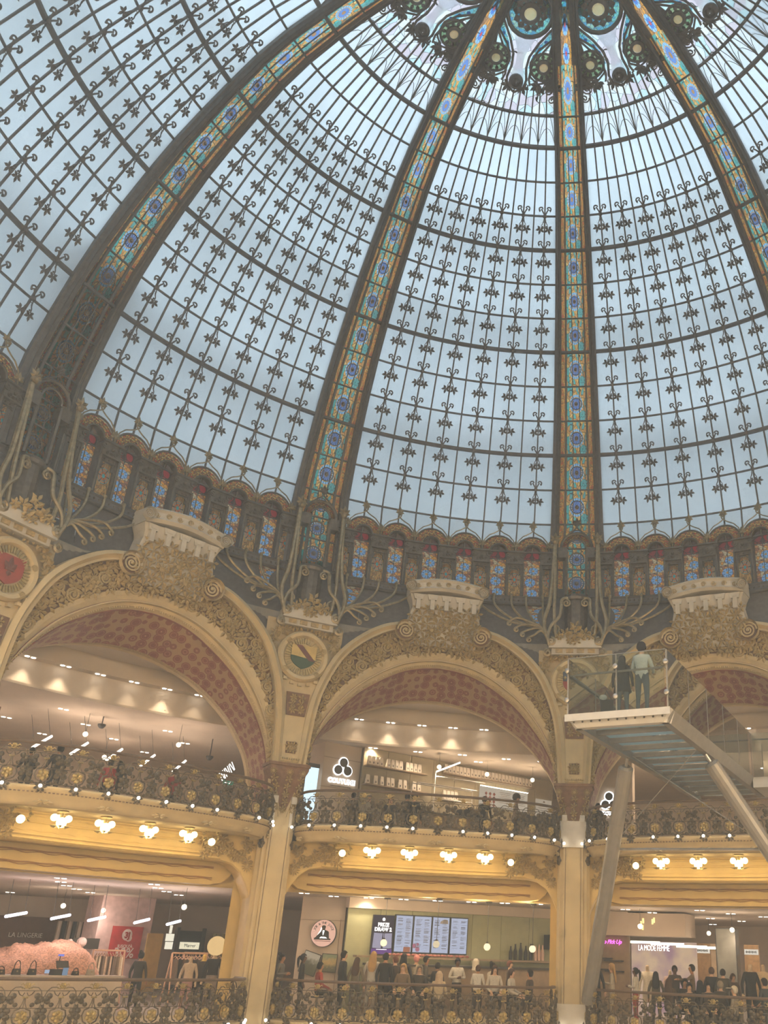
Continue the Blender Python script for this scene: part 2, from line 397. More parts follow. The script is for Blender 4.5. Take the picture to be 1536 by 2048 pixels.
# ---- crown: pale glass rows and the peacock-eye ornament around the lantern
def build_crown(w):
    e0=edge(0); eR=[e0,18-math.degrees(math.asin(.43/5.36)),18-math.degrees(math.asin(.41/4.62))]
    rr=[RS[0],5.36,4.62]
    def col(k,i): return -eR[k]+2*eR[k]*i/12
    for k in range(2):
        for i in range(12):
            def mk():
                b=MB(); b.grid([[D(col(k,i),rr[k]),D(col(k,i+1),rr[k])],[D(col(k+1,i),rr[k+1]),D(col(k+1,i+1),rr[k+1])]],(1,1)); return b.mesh('pane')
            ob('pane',cached(('cpane',k,i),mk),M['pale'] if k==0 else M['lilac'],w)
    for i in range(1,12):
        def mk():
            b=MB(); b.tube([D(col(0,i),rr[0],.03),D(col(1,i),rr[1],.03),D(col(2,i),rr[2],.03)],.026,4); b.sph(D(col(1,i),rr[1],.04),.058,6,4); return b.mesh('glazing_bar')
        ob('glazing_bar',cached(('cbar',i),mk),M['iron'],w)
    def mk():
        b=MB(); b.tube([D(lin(-eR[1],eR[1],k/14),5.36,.04) for k in range(15)],.045,4); return b.mesh('ring_bar')
    ob('ring_bar',cached('cring',mk),M['iron'],w)
    # fine arched leads over the pale row
    def mk():
        b=MB()
        for i in range(0,12,2):
            a0,a1=col(0,i),col(0,i+2)
            for s in (0,1):
                pts=[]
                for k in range(7):
                    t=k/6; aa=lin(a0,a1,t); r=6.10-(.42+.38*s)*math.sin(math.pi*t)**.8; pts.append(D(aa*(r/6.1)**.0,r,.012))
                b.tube(pts,.010,3)
        return b.mesh('lead_tracery')
    ob('lead_tracery',cached('ctrac',mk),M['iron'],w)
    # upper crown sheet
    def mk():
        b=MB(); rs=[4.62,4.1,3.6,3.1,2.6,2.0,1.4]
        rows=[[D(lin(-1,1,k/10)*(18-math.degrees(math.asin(.40/r))),r) for k in range(11)] for r in rs]
        b.grid(rows,(1,1)); return b.mesh('crown_panel')
    ob('crown_panel',cached('cpanel',mk),M['lilac'],w)
    def xy(x,r,d=.05): return D(math.degrees(x/r),r,d)
    def boss(r_out,r_hub,petals,green,leafy):
        b=MB(); c=MB(); g=MB()
        X90=Matrix.Rotation(R_(90),4,'X')
        b.lathe([(r_out,-.02),(r_out*1.08,.03),(r_out*.97,.07),(r_out*.90,.03),(r_out*.90,-.02)],20,X90,False)
        b.lathe([(r_hub*1.9,-.02),(r_hub*1.7,.06),(r_hub*1.05,.09),(r_hub,.05)],14,X90,False)
        for k in range(petals):
            q=2*math.pi*k/petals
            lobe(b,None,r_hub*1.6*math.cos(q),r_hub*1.6*math.sin(q),q,(r_out*.95-r_hub*1.5)*(1 if not leafy else .62),.10 if not leafy else .20,.05,-.04)
        g.lathe([(r_out*.92,.0),(r_hub*1.2,.012)],20,X90,False)
        c.lathe([(r_hub,.04),(r_hub*.8,.09),(r_hub*.3,.115),(.001,.12)],14,X90,False)
        return b.mesh('boss_frame'),g.mesh('boss_glass'),c.mesh('boss_lens')
    def put(key,a,r,args,gm):
        fm,gl,ln=cached(('boss',key),lambda:boss(*args))
        o=D(a,r,.06); t=R_(a); X=Vector((math.cos(t),-math.sin(t),0)); up=(D(a,r-.1)-D(a,r+.1)).normalized(); Y=up.cross(X)
        Mx=Matrix(((X.x,Y.x,up.x,o.x),(X.y,Y.y,up.y,o.y),(X.z,Y.z,up.z,o.z),(0,0,0,1)))
        f=ob('eye_boss',fm,M['iron'],w,Mx); ob('boss_glass',gl,gm,f); ob('boss_lens',ln,M['amber'],f)
    put('s',-9.2,4.13,(.36,.115,11,1,False),M['sg_green']); put('s',9.2,4.13,(.36,.115,11,1,False),M['sg_green'])
    put('b',0,2.84,(.60,.16,12,0,True),M['sg_turq'])
    # pendant cup in the middle
    def mk():
        b=MB(); o=D(0,4.57,.06); X=Vector((1,0,0)); up=(D(0,4.4)-D(0,4.7)).normalized(); Y=up.cross(X)
        Mx=Matrix(((X.x,Y.x,up.x,o.x),(X.y,Y.y,up.y,o.y),(X.z,Y.z,up.z,o.z),(0,0,0,1)))
        X90=Matrix.Rotation(R_(90),4,'X')
        b.lathe([(.20,-.02),(.20,.06),(.13,.11),(.12,.02),(.06,.10),(.01,.12)],16,Mx@X90,False)
        for s in (-1,1): leaf5(b,Mx,s*.20,-.12,-math.pi/2+s*.5,.24,.04,5,3.8)
        return b.mesh('cup_pendant')
    ob('cup_pendant',cached('cup',mk),M['iron'],w)
    # lyre bands
    for s in (-1,1):
        def mk():
            b=MB()
            b.tube([xy(s*x,r,.07) for x,r in ((.66,2.2),(.72,2.7),(.66,3.15),(.38,3.55),(.22,3.9),(.20,4.2),(.27,4.5),(.22,4.72),(.0,4.84))],.035,5)
            b.tube([xy(s*x,r,.07) for x,r in ((.86,2.4),(.93,2.8),(.86,3.3),(.55,3.75),(.34,4.1),(.33,4.45),(.40,4.62))],.03,5)
            b.tube([xy(s*x,r,.07) for x,r in ((.93,2.8),(.86,3.3),(.42,3.72),(.28,4.05),(.36,4.40),(.60,4.56),(.86,4.5),(1.02,4.25),(.98,3.9))],.03,5)
            # scroll tails near the rib
            for k,(x0,r0,q0) in enumerate(((.98,4.72,.15),(1.10,4.95,.12),(.86,4.62,.11))):
                o=xy(s*x0,r0,.06); X=xy(s*x0+.1,r0,.06)-o; Z=xy(s*x0,r0-.1,.06)-o
                b.spiral(o,X.normalized(),Z.normalized(),q0,.02,1.6*s,.022,0,4,10)
            for (x0,r0,an) in ((.72,4.66,4.4),(1.12,4.62,4.7),(.6,4.6,3.9)):
                o=xy(s*x0,r0,.05); X=(xy(s*x0+.1,r0,.05)-o).normalized(); Z=(xy(s*x0,r0-.1,.05)-o).normalized(); Y=Z.cross(X)
                Mx=Matrix(((X.x,Y.x,Z.x,o.x),(X.y,Y.y,Z.y,o.y),(X.z,Y.z,Z.z,o.z),(0,0,0,1)))
                leaf5(b,Mx,0,0,an,.24,.04,5,3.6)
            return b.mesh('lyre_scroll')
        ob('lyre_scroll',cached(('lyre',s),mk),M['iron'],w)
        def mk():
            b=MB(); rows=[[],[]]
            for x,r,h in ((.74,2.2,.07),(.80,2.6,.09),(.78,3.0,.09),(.66,3.36,.08),(.46,3.66,.07),(.33,3.95,.05),(.29,4.2,.03)):
                rows[0].append(xy(s*(x-h),r,.035)); rows[1].append(xy(s*(x+h),r+.05,.035))
            b.grid(rows,(1,1)); return b.mesh('turquoise_band')
        tb=ob('turquoise_band',cached(('turq',s),mk),M['sg_turq'],w)
        def mk():
            b=MB()
            for x,r in ((.79,2.45),(.80,2.75),(.78,3.0),(.70,3.28),(.58,3.5),(.45,3.68),(.35,3.88)):
                o=xy(s*x,r,.05); n=ndome(r)
                b.sph(o,(.055,.055,.03),8,4)
            return b.mesh('blue_jewels')
        ob('blue_jewels',cached(('jew',s),mk),M['bluejewel'],tb)
        # dark foliage plate by the rib
        def mk():
            b=MB(); rows=[[],[]]
            for k in range(9):
                r=lin(2.0,4.75,k/8); xe=math.sin(R_(18))*r*1.03-.36; xi=max(xe-lin(.25,.62,math.sin(math.pi*k/8)),.05)
                if 3<=k<=7: xi=max(xi,.72)
                rows[0].append(xy(s*xi,r,.03)); rows[1].append(xy(s*(xe+.1),r,.03))
            b.grid(rows)
            return b.mesh('iron_foliage')
        ob('iron_foliage',cached(('fol',s),mk),M['iron'],w)
    # centre vase
    def mk():
        b=MB(); b.grid([[xy(-.30,3.42,.03),xy(.30,3.42,.03)],[xy(-.12,3.85,.03),xy(.12,3.85,.03)],[xy(-.10,4.15,.03),xy(.10,4.15,.03)],[xy(-.22,4.55,.03),xy(.22,4.55,.03)]],(1,1)); return b.mesh('vase_glass')
    ob('vase_glass',cached('vase',mk),M['pale'],w)
M['bluejewel']=frosted('blue_jewel',(.10,.35,.72),(.15,.42,.80),3,.1)
# ================================================================== RIBS
RIBR=[1.10,2.60,4.05,5.36]+RS+[12.72,12.72,12.70]
RIBZ=[24.03,23.87,23.575,23.16]+ZS+[13.05,12.35,11.45]
RIBW=[.30,.34,.39,.43]+[wj(j) for j in range(12)]+[.84,.84,.84]
def rib_pt(k,x,d):
    a_=max(0,k-1); b_=min(len(RIBR)-1,k+1); dr,dz=RIBR[b_]-RIBR[a_],RIBZ[b_]-RIBZ[a_]; l=math.hypot(dr,dz)
    return Vector((x*RIBW[k],RIBR[k]+dz/l*d,RIBZ[k]-dr/l*d))
def rib_sweep(sec,k0,k1):
    b=MB(); rows=[[rib_pt(k,x,d) for x,d in sec] for k in range(k0,k1+1)]
    b.grid(rows,closed=True); n=len(sec); b.add([rows[0][i] for i in range(n)],[tuple(range(n))]); b.add([rows[-1][i] for i in range(n)],[tuple(range(n-1,-1,-1))]); return b
def rosette_mesh():
    b=MB(); X90=Matrix.Rotation(R_(90),4,'X')
    b.lathe([(.30,-.01),(.32,.02),(.30,.04),(.28,.02),(.28,-.01)],22,X90,False)
    for k in range(16):
        q=2*math.pi*k/16; c,s=math.cos(q),math.sin(q)
        b.tube([(.08*c,-.015,.08*s),(.28*c,-.015,.28*s)],.010,3); b.sph((.235*c,-.02,.235*s),.022,5,3)
    b.sph((0,-.02,0),(.085,.06,.085),10,6)
    return b.mesh('rosette')
def build_rib(n,az,label):
    t=empty('trim_%d'%n,label,'dome rib',ROTZ(az),None,'structure'); K=len(RIBR)-1
    for s in (-1,1):
        ob('rib_rail',cached(('rail',s),lambda:rib_sweep([(s*.68,-.05),(s*.68,.20),(s*.74,.26),(s*.80,.20),(s*.86,.24),(s*.92,.17),(s*1.0,.15),(s*1.0,-.05)],0,K).mesh('rib_rail')),M['iron'],t)
        ob('rib_divider',cached(('div',s),lambda:rib_sweep([(s*.42,0),(s*.42,.13),(s*.50,.13),(s*.50,0)],2,K).mesh('rib_divider')),M['iron'],t)
        ob('rib_moulding',cached(('mould',s),lambda:(lambda b:b.tube([rib_pt(k,s*.70,.235) for k in range(K+1)],.022,5) and b.mesh('rib_moulding'))(MB())),M['iron2'],t)
        ob('glazing_bar',cached(('rbar',s),lambda:(lambda b:b.tube([rib_pt(k,s*.15,.11) for k in range(4,K+1)],.018,4) and b.mesh('glazing_bar'))(MB())),M['iron'],t)
    for k in range(2,K):
        def mk():
            b=MB(); b.grid([[rib_pt(k+1,-.42,.07),rib_pt(k+1,.42,.07)],[rib_pt(k,-.42,.07),rib_pt(k,.42,.07)]],(1,1)); return b.mesh('stained_panel')
        pn=ob('stained_panel',cached(('rp',k),mk),M['sg_rib'],t)
        for s in (-1,1):
            def mk():
                b=MB(); b.grid([[rib_pt(k+1,s*.50,.05),rib_pt(k+1,s*.68,.05)],[rib_pt(k,s*.50,.05),rib_pt(k,s*.68,.05)]],(1,1)); return b.mesh('border_strip')
            ob('border_strip',cached(('rs',k,s),mk),M['sg_strip'],t)
        if k>=6:
            c=(rib_pt(k,0,.10)+rib_pt(k+1,0,.10))/2; up=(rib_pt(k,0,0)-rib_pt(k+1,0,0)).normalized(); X=Vector((1,0,0)); Y=up.cross(X); q=RIBW[k]*.86
            Mx=Matrix(((X.x*q,Y.x*q,up.x*q,c.x),(X.y*q,Y.y*q,up.y*q,c.y),(X.z*q,Y.z*q,up.z*q,c.z),(0,0,0,1)))
            ob('rosette',cached('rosette',rosette_mesh),M['iron2'],pn,Mx)
    for k in range(3,K+1):
        thick=(k-4) in (0,3,6,9)
        def mk():
            b=MB(); b.tube([rib_pt(k,-.70,.11),rib_pt(k,.70,.11)],.055 if thick else .028,4); return b.mesh('cross_bar')
        ob('cross_bar',cached(('rc',k),mk),M['iron'],t)
    # top panels by the lantern
    def mk():
        b=MB(); b.grid([[rib_pt(2,-.36,.10),rib_pt(2,.36,.10)],[rib_pt(1,-.36,.10),rib_pt(1,.36,.10)]],(1,1)); return b.mesh('top_panel')
    ob('top_panel',cached('rtop',mk),M['sg_ribtop'],t)
    for s in (-1,1):
        ob('top_side',cached(('rts',s),lambda:rib_sweep([(s*.36,.02),(s*.36,.16),(s*.72,.16),(s*.72,.02)],0,2).mesh('top_side')),M['iron'],t)
    if n==1:   # unseen plate added behind this rib's foot to keep its lower panels dark
        ob('sky_block_plate',rib_sweep([(-1.0,-.75),(-1.0,-.35),(1.0,-.35),(1.0,-.75)],12,K).mesh('sky_block_plate'),M['iron'],t)
        for q in (-1,1): ob('sky_block_cheek',rib_sweep([(q*1.0,-.75),(q*1.0,-.05),(q*.95,-.05),(q*.95,-.75)],12,K).mesh('sky_block_cheek'),M['iron'],t)
    return t
DLAB=['dome glazing bay at the far left edge, cut by the frame','large dome glazing bay above the leftmost plaster arch','dome glazing bay above the middle plaster arch','dome glazing bay above the glass walkway','dome glazing bay in the upper right corner']
for k,az in enumerate(BAYS):
    w=build_dome_bay(k+1,az,DLAB[k]); build_crown(w)
RLAB=['dome rib sweeping up from the far left, partly dark','dome rib left of the middle glazing bay','upright dome rib right of the middle glazing bay','dome rib at the upper right edge']
for k,az in enumerate(COLUMNS): build_rib(k+1,az,RLAB[k])
# ================================================================== DRUM ARCADE
X90=Matrix.Rotation(R_(90),4,'X')
AE=14.15; AD=2*AE/6; RA=12.55
def arc_pts(r,n=13,a0=0,a1=180,cz=0,y=0): return [(r*math.cos(R_(lin(a0,a1,k/(n-1)))),y,cz+r*math.sin(R_(lin(a0,a1,k/(n-1))))) for k in range(n)]
def archivolt():
    b=MB(); b.grid([[Vector(p) for p in arc_pts(.27,15,-6,186)],[Vector(p) for p in arc_pts(.49,15,-6,186)]],(1,1)); return b.mesh('archivolt_glass')
def arch_rim():
    b=MB()
    b.tube(arc_pts(.505,15,-8,188,0,-.03),.030,5); b.tube(arc_pts(.255,13,-8,188,0,-.02),.026,5)
    b.grid([[Vector(p) for p in arc_pts(.25,13,-8,188,0,0)],[Vector(p) for p in arc_pts(.25,13,-8,188,0,.32)]])
    return b.mesh('arch_rim')
def ogee():
    b=MB()
    for s in (-1,1):
        b.tube([(s*.52,-.05,.0),(s*.50,-.05,.16),(s*.44,-.05,.36),(s*.30,-.05,.52),(s*.14,-.05,.60),(s*.05,-.05,.66),(-s*.035,-.05,.74),(-s*.05,-.05,.80)],.019,5)
    b.tube(arc_pts(.055,9,-20,200,.82,-.05),.019,5); b.sph((0,-.06,.81),(.034,.034,.05),7,5)
    leaf5(b,None,0,.90,math.pi/2,.19,.035,5,3.4)
    return b.mesh('ogee_tracery')
def valley_leaf():
    b=MB(); leaf5(b,None,0,0,math.pi/2,.20,.035,5,3.2); b.sph((0,-.03,-.02),.045,7,5); return b.mesh('valley_leaf')
def capital():
    b=MB(); b.box((0,.08,.19),(.50,.26,.34)); b.box((0,.05,.38),(.58,.34,.05)); b.box((0,.05,.0),(.54,.30,.04))
    for s in (-1,1):
        b.spiral((s*.23,-.09,.25),(1,0,0),(0,0,1),.09,.02,1.5*s,.022,0,4,9); b.spiral((s*.12,-.08,.10),(1,0,0),(0,0,1),.06,.015,1.3*s,.016,1,4,8)
        lobe(b,None,s*.04,.06,math.pi/2+s*.9,.16,.09,.04,-.05)
    b.sph((0,-.09,.20),.045,7,5); return b.mesh('capital')
def pier():
    b=MB()
    for s in (-1,1):
        b.box((s*.215,.10,-.53),(.07,.24,1.02)); b.tube([(s*.255,-.06,-1.04),(s*.255,-.06,-.02)],.032,6)
    b.box((0,.08,-.07),(.36,.18,.10)); b.tube(arc_pts(.17,9,0,180,-.33,-.02),.014,4)
    for s in (-1,1): b.box((s*.155,.08,-.21),(.06,.12,.2))
    for k in range(3): b.sph((-.12+.12*k,-.02,-.07),.026,6,4)
    return b.mesh('pier')
def medal():
    b=MB(); b.grid([[Vector((-.18,.06,-1.02)),Vector((.18,.06,-1.02))],[Vector((-.18,.06,-.12)),Vector((.18,.06,-.12))]],(1,1)); return b.mesh('medallion_window')
def flowerwin():
    b=MB(); b.grid([[Vector((-.25,.26,-1.44)),Vector((.25,.26,-1.44))],[Vector((-.25,.26,-.16)),Vector((.25,.26,-.16))]],(1,1)); return b.mesh('flower_window')
def lunette():
    b=MB(); pts=[Vector((-.27,.26,-.16)),Vector((.27,.26,-.16))]+[Vector(p) for p in arc_pts(.27,9,0,180,0,.26)]; b.add(pts,[tuple(range(len(pts)))]); return b.mesh('lunette')
def reveal():
    b=MB()
    for s in (-1,1): b.box((s*.265,.15,-.72),(.03,.30,1.44))
    b.tube([(0,.22,-1.44),(0,.22,.2)],.012,4); b.tube([(-.25,.22,-.16),(.25,.22,-.16)],.016,4)
    return b.mesh('window_reveal')
def band_mesh():
    b=MB(); n=24
    sec=[(12.72,11.42),(12.50,11.42),(12.46,11.38),(12.50,11.34),(12.50,11.22),(12.46,11.18),(12.50,11.14),(12.72,11.14)]
    b.grid([[P(r,lin(-14.9,14.9,k/n),z) for r,z in sec] for k in range(n+1)],closed=True)
    return b.mesh('rivet_band')
def rivets_mesh():
    b=MB()
    for k in range(48): b.sph(P(12.49,-14.4+28.8*k/47,11.28),.030,6,4)
    return b.mesh('rivets')
def slope_mesh():
    b=MB(); n=16
    b.grid([[P(12.60,lin(-11.2,11.2,k/n),11.16) for k in range(n+1)],[P(12.52,lin(-11.2,11.2,k/n),10.6) for k in range(n+1)],[P(12.42,lin(-11.2,11.2,k/n),9.9) for k in range(n+1)],[P(12.42,lin(-11.2,11.2,k/n),9.3) for k in range(n+1)]])
    for s in (-1,1):
        b.grid([[P(12.54,s*a,10.42) for a in (11.2,13,15,18)],[P(12.42,s*a,9.9) for a in (11.2,13,15,18)],[P(12.42,s*a,8.6) for a in (11.2,13,15,18)]])
        b.grid([[P(12.66,s*a,11.75) for a in (14.4,16.2,18)],[P(12.64,s*a,11.16) for a in (14.4,16.2,18)],[P(12.54,s*a,10.42) for a in (14.4,16.2,18)]])
    return b.mesh('slope')
WALLS={0:('trim_11','stained glass arcade at the left edge behind the first rib'),1:('trim_12','stained glass arcade above the leftmost plaster arch'),2:('trim_13','stained glass arcade above the middle plaster arch'),3:('trim_14','stained glass arcade behind the glass walkway')}
def build_arcade(k):
    nm,lb=WALLS[k]; w=empty(nm,lb,'arcade',ROTZ(BAYS[k]),None,'structure')
    for i in range(6):
        a=-AE+AD*(i+.5); F=frame(RA,a,12.86)
        ar=ob('archivolt',cached('arch_rim',arch_rim),M['iron2'],w,F)
        ob('archivolt_glass',cached('archivolt',archivolt),M['sg_arch'],ar)
        ob('ogee_tracery',cached('ogee',ogee),M['brass'],w,F)
        rv=ob('window_reveal',cached('reveal',reveal),M['iron'],w,F)
        ob('flower_window',cached('flw',flowerwin),M['sg_flower'],rv); ob('lunette',cached('lun',lunette),M['sg_red'],rv)
    for i in range(7):
        a=-AE+AD*i; F=frame(RA,a,12.46)
        pr=ob('pier',cached('pier',pier),M['iron2'],w,F)
        ob('capital',cached('cap',capital),M['iron2'],pr); ob('medallion_window',cached('med',medal),M['sg_medal'],pr)
        ob('valley_leaf',cached('vleaf',valley_leaf),M['brass'],w,frame(RA-.04,a,13.05))
    ob('rivet_band',cached('band',band_mesh),M['iron'],w); ob('rivets',cached('riv',rivets_mesh),M['iron2'],w)
    ob('dark_slope',cached('slope',slope_mesh),M['iron'],w)
    for s in (-1,1):
        def mk():
            b=MB(); b.grid([[P(12.56,s*11.2,10.50),P(12.56,s*14.4,10.42)],[P(12.60,s*11.2,11.16),P(12.60,s*14.4,11.16)]],(1,1)); return b.mesh('low_window')
        ob('low_window',cached(('loww',s),mk),M['sg_flower'],w)
        def mk():
            b=MB()
            # curved iron blade that leaves a slanted opening
            rows=[[],[]]
            for t in range(7):
                z=lin(11.16,10.40,t/6); rows[0].append(P(12.53,s*lin(11.1,12.9,(t/6)**1.5),z)); rows[1].append(P(12.53,s*11.0,z))
            b.grid(rows); rows=[[],[]]
            for t in range(7):
                z=lin(11.16,10.40,t/6); rows[0].append(P(12.53,s*(13.7-1.0*math.sin(math.pi*t/6)),z)); rows[1].append(P(12.53,s*14.5,z))
            b.grid(rows); return b.mesh('blade')
        ob('iron_blade',cached(('blade',s),mk),M['iron'],w)
M['sg_red']=stained('ruby_lunette',[(.5,.03,.05),(.10,.05,.05),(.06,.05,.05),(.35,.04,.05)],6,.05,'Object')
for k in range(4): build_arcade(k)
# roofs outside, so that the drum sees the sky and not the ground
def mk():
    b=MB(); n=60
    b.grid([[P(12.8,360*k/n,10.3) for k in range(n)],[P(17.5,360*k/n,10.3) for k in range(n)],[P(17.5,360*k/n,16.4) for k in range(n)],[P(18.2,360*k/n,16.4) for k in range(n)],[P(60,360*k/n,9.0) for k in range(n)]],closed=True); return b  # raised dark rim added to block low sky light from the panes
o=mk().build('trim_20',mat('dark_roof_rim',(.045,.05,.055),.6),None); tag(o,'unseen roof around the drum with a dark rim added to block low sky','roof',None,'structure')
b=MB(); n=60
b.grid([[P(12.85,360*k/n,10.36) for k in range(n)],[P(16.6,360*k/n,10.36) for k in range(n)],[P(16.6,360*k/n,12.9) for k in range(n)]],closed=True)
tag(b.build('trim_24',mat('pale_sky_bounce',(.55,.54,.52),.4),None),'unseen pale ring added outside to bounce sky light into the arcade windows','reflector ring',None,'structure')  # pale reflector ring, added to bounce sky light onto the arcade windows
# outer catwalk rings shading the frosted glass
def mk():
    b=MB()
    for r,z,t in ((9.1,22.3,.20),(11.0,20.1,.2),(12.7,16.9,.20)):
        b.tube([P(r,360*k/60,z) for k in range(60)],t,6,True)
    for k in range(10):
        a=A0+36*k
        for q in (-9,9): b.tube([P(6.6,a+q,23.9),P(9.2,a+q,22.2),P(11.4,a+q,19.9),P(12.9,a+q,16.9),P(13.6,a+q,13.5)],.07,5)
    return b
o=mk().build('trim_21',M['iron'],None); tag(o,'steel catwalk rings outside the frosted dome glass','roof trusses',None,'structure')
# ================================================================== BRONZE SPRAYS AT THE RIB FEET
def s_curve(pts,n=5):
    """Catmull-Rom through polar control points (angle,R,z)"""
    Q=[pts[0]]+list(pts)+[pts[-1]]; out=[]
    for i in range(1,len(Q)-2):
        for k in range(n):
            t=k/n; r=[]
            for c in range(3):
                p0,p1,p2,p3=Q[i-1][c],Q[i][c],Q[i+1][c],Q[i+2][c]
                r.append(.5*((2*p1)+(-p0+p2)*t+(2*p0-5*p1+4*p2-p3)*t*t+(-p0+3*p1-3*p2+p3)*t**3))
            out.append(tuple(r))
    out.append(tuple(pts[-1])); return out
def polar(pts): return [P(r,a,z) for a,r,z in pts]
def curl_end(b,a,R,z,s,r=.085,tr=.026):
    F=frame(R,a,z); X=F.to_3x3()@Vector((1,0,0)); b.spiral((F.translation)-Vector((0,0,r)),X*s,Vector((0,0,1)),r,.02,-1.35,tr,math.pi/2,5,10)
def build_spray(k,az,label):
    t=empty('bronze_spray',label,'bronze ornament',ROTZ(az),'bronze sprays at the feet of the dome ribs','structure')
    for s in (-1,1):
        for q,(a0,dz) in enumerate(((4.6,0),(6.9,.0),(8.9,0),(11.3,0),(13.4,0))):
            def mk():
                b=MB(); c=s_curve([(s*a0,12.45,11.45),(s*(a0-.05),12.42,11.15),(s*lin(a0,4.2,.16),12.36,10.85),(s*lin(a0,4.2,.52),12.26,10.50),(s*(4.2+.18*q),12.14,10.30),(s*(3.9+.05*q),12.06,10.12)])
                b.tube(polar(c),.035,6); b.sph(P(12.44,s*a0,11.40),.055,7,5); return b.mesh('spray_bar')
            ob('spray_bar',cached(('sbar',s,q),mk),M['brass'],t)
        for q,(a1,z1,h) in enumerate(((8.9,10.42,.20),(7.9,10.24,.17),(7.0,10.10,.14),(6.1,9.95,.12))):
            def mk():
                b=MB(); c=s_curve([(s*3.95,12.02,10.18-.05*q),(s*lin(3.95,a1,.35),11.95,lin(10.18,z1,.35)+h*.55),(s*lin(3.95,a1,.8),11.9,z1+h*.45),(s*(a1+.2),11.88,z1-.02)])
                b.tube(polar(c),.033,6); curl_end(b,a1+.2 if s>0 else -(a1+.2),11.88,z1-.02,s,.075,.026); return b.mesh('spray_curl')
            ob('spray_curl',cached(('scurl',s,q),mk),M['brass'],t)
        def mk():   # long stem from the boss beside the rib down to the block
            b=MB()
            b.tube(polar(s_curve([(s*2.95,12.30,13.05),(s*2.95,12.22,12.4),(s*2.9,12.15,11.4),(s*2.95,12.08,10.7),(s*2.6,12.05,9.98)])),.05,7)
            b.tube(polar(s_curve([(s*3.05,12.30,13.02),(s*3.25,12.22,12.0),(s*3.6,12.12,11.1),(s*4.25,12.04,10.55),(s*4.1,12.0,10.15),(s*3.55,11.98,9.85)])),.058,7)
            b.sph(P(12.26,s*2.98,13.12),.095,9,6); leaf5(b,frame(12.24,s*2.98,13.2),0,0,math.pi/2,.24,.05,5,3.4)
            curl_end(b,s*3.3,11.97,9.98,-s,.13,.045)
            return b.mesh('spray_stem')
        ob('spray_stem',cached(('sstem',s),mk),M['brass'],t)
        def mk():   # inner S curve springing from the barrel
            b=MB(); b.tube(polar(s_curve([(s*1.15,12.26,11.30),(s*1.9,12.2,11.22),(s*2.0,12.15,10.95),(s*2.25,12.1,10.65),(s*3.3,12.02,10.35),(s*3.75,12.0,10.0),(s*3.5,11.98,9.72)])),.05,7)
            F=frame(12.2,s*2.75,10.28); X=F.to_3x3()@Vector((1,0,0)); b.spiral(F.translation,X*s,Vector((0,0,1)),.15,.03,1.5,.04,0,5,10); b.sph(F.translation,.06,8,5)
            F=frame(12.22,s*1.3,11.12); X=F.to_3x3()@Vector((1,0,0)); b.spiral(F.translation,X*s,Vector((0,0,1)),.12,.02,1.5,.03,1.5,5,10)
            curl_end(b,s*3.75,11.97,9.62,s,.11,.05)
            return b.mesh('spray_scroll')
        ob('spray_scroll',cached(('sscr',s),mk),M['brass'],t)
    def mk():
        b=MB(); F=frame(12.62,0,0)
        b.lathe([(.34,9.9),(.34,11.25),(.40,11.28),(.42,11.36),(.36,11.45)],16,T(0,12.62,0)); return b.mesh('barrel')
    ob('barrel',cached('barrel',mk),M['iron2'],t)
    def mk():
        b=MB(); Mx=frame(12.40,0,13.0)
        b.tube([Mx@Vector(p) for p in arc_pts(.47,15,-5,185)],.045,6); b.tube([Mx@Vector(p) for p in arc_pts(.27,13,-5,185)],.03,6)
        for s in (-1,1):
            b.tube([Mx@Vector(p) for p in ((s*.30,0,-.05),(s*.30,0,-1.55))],.05,6)
            b.box((s*.42,.1,-.18),(.26,.3,.34),Mx)
            b.tube([Mx@Vector(p) for p in ((s*.47,0,.02),(s*.36,-.02,.34),(s*.16,-.02,.52),(s*.04,-.02,.62),(-s*.03,-.02,.70))],.024,5)
        b.tube([Mx@Vector(p) for p in arc_pts(.06,9,-20,200,.74,-.02)],.022,5); b.sph(Mx@Vector((0,-.03,.74)),.045,7,5); leaf5(b,Mx,0,.82,math.pi/2,.20,.04,5,3.4)
        return b.mesh('rib_portal')
    ob('rib_portal',cached('portal',mk),M['iron2'],t)
    def mk():
        b=MB(); Mx=frame(12.42,0,13.0)
        b.grid([[Mx@Vector(p) for p in arc_pts(.28,15,-5,185)],[Mx@Vector(p) for p in arc_pts(.45,15,-5,185)]],(1,1)); return b.mesh('portal_glass')
    ob('portal_glass',cached('portalg',mk),M['sg_arch'],t)
SLAB=['bronze spray at the foot of the far left rib','bronze spray above the shield with the diagonal red band','bronze spray above the fleur-de-lis shield','bronze spray hidden past the right edge']
for k in range(3): build_spray(k,COLUMNS[k],SLAB[k])
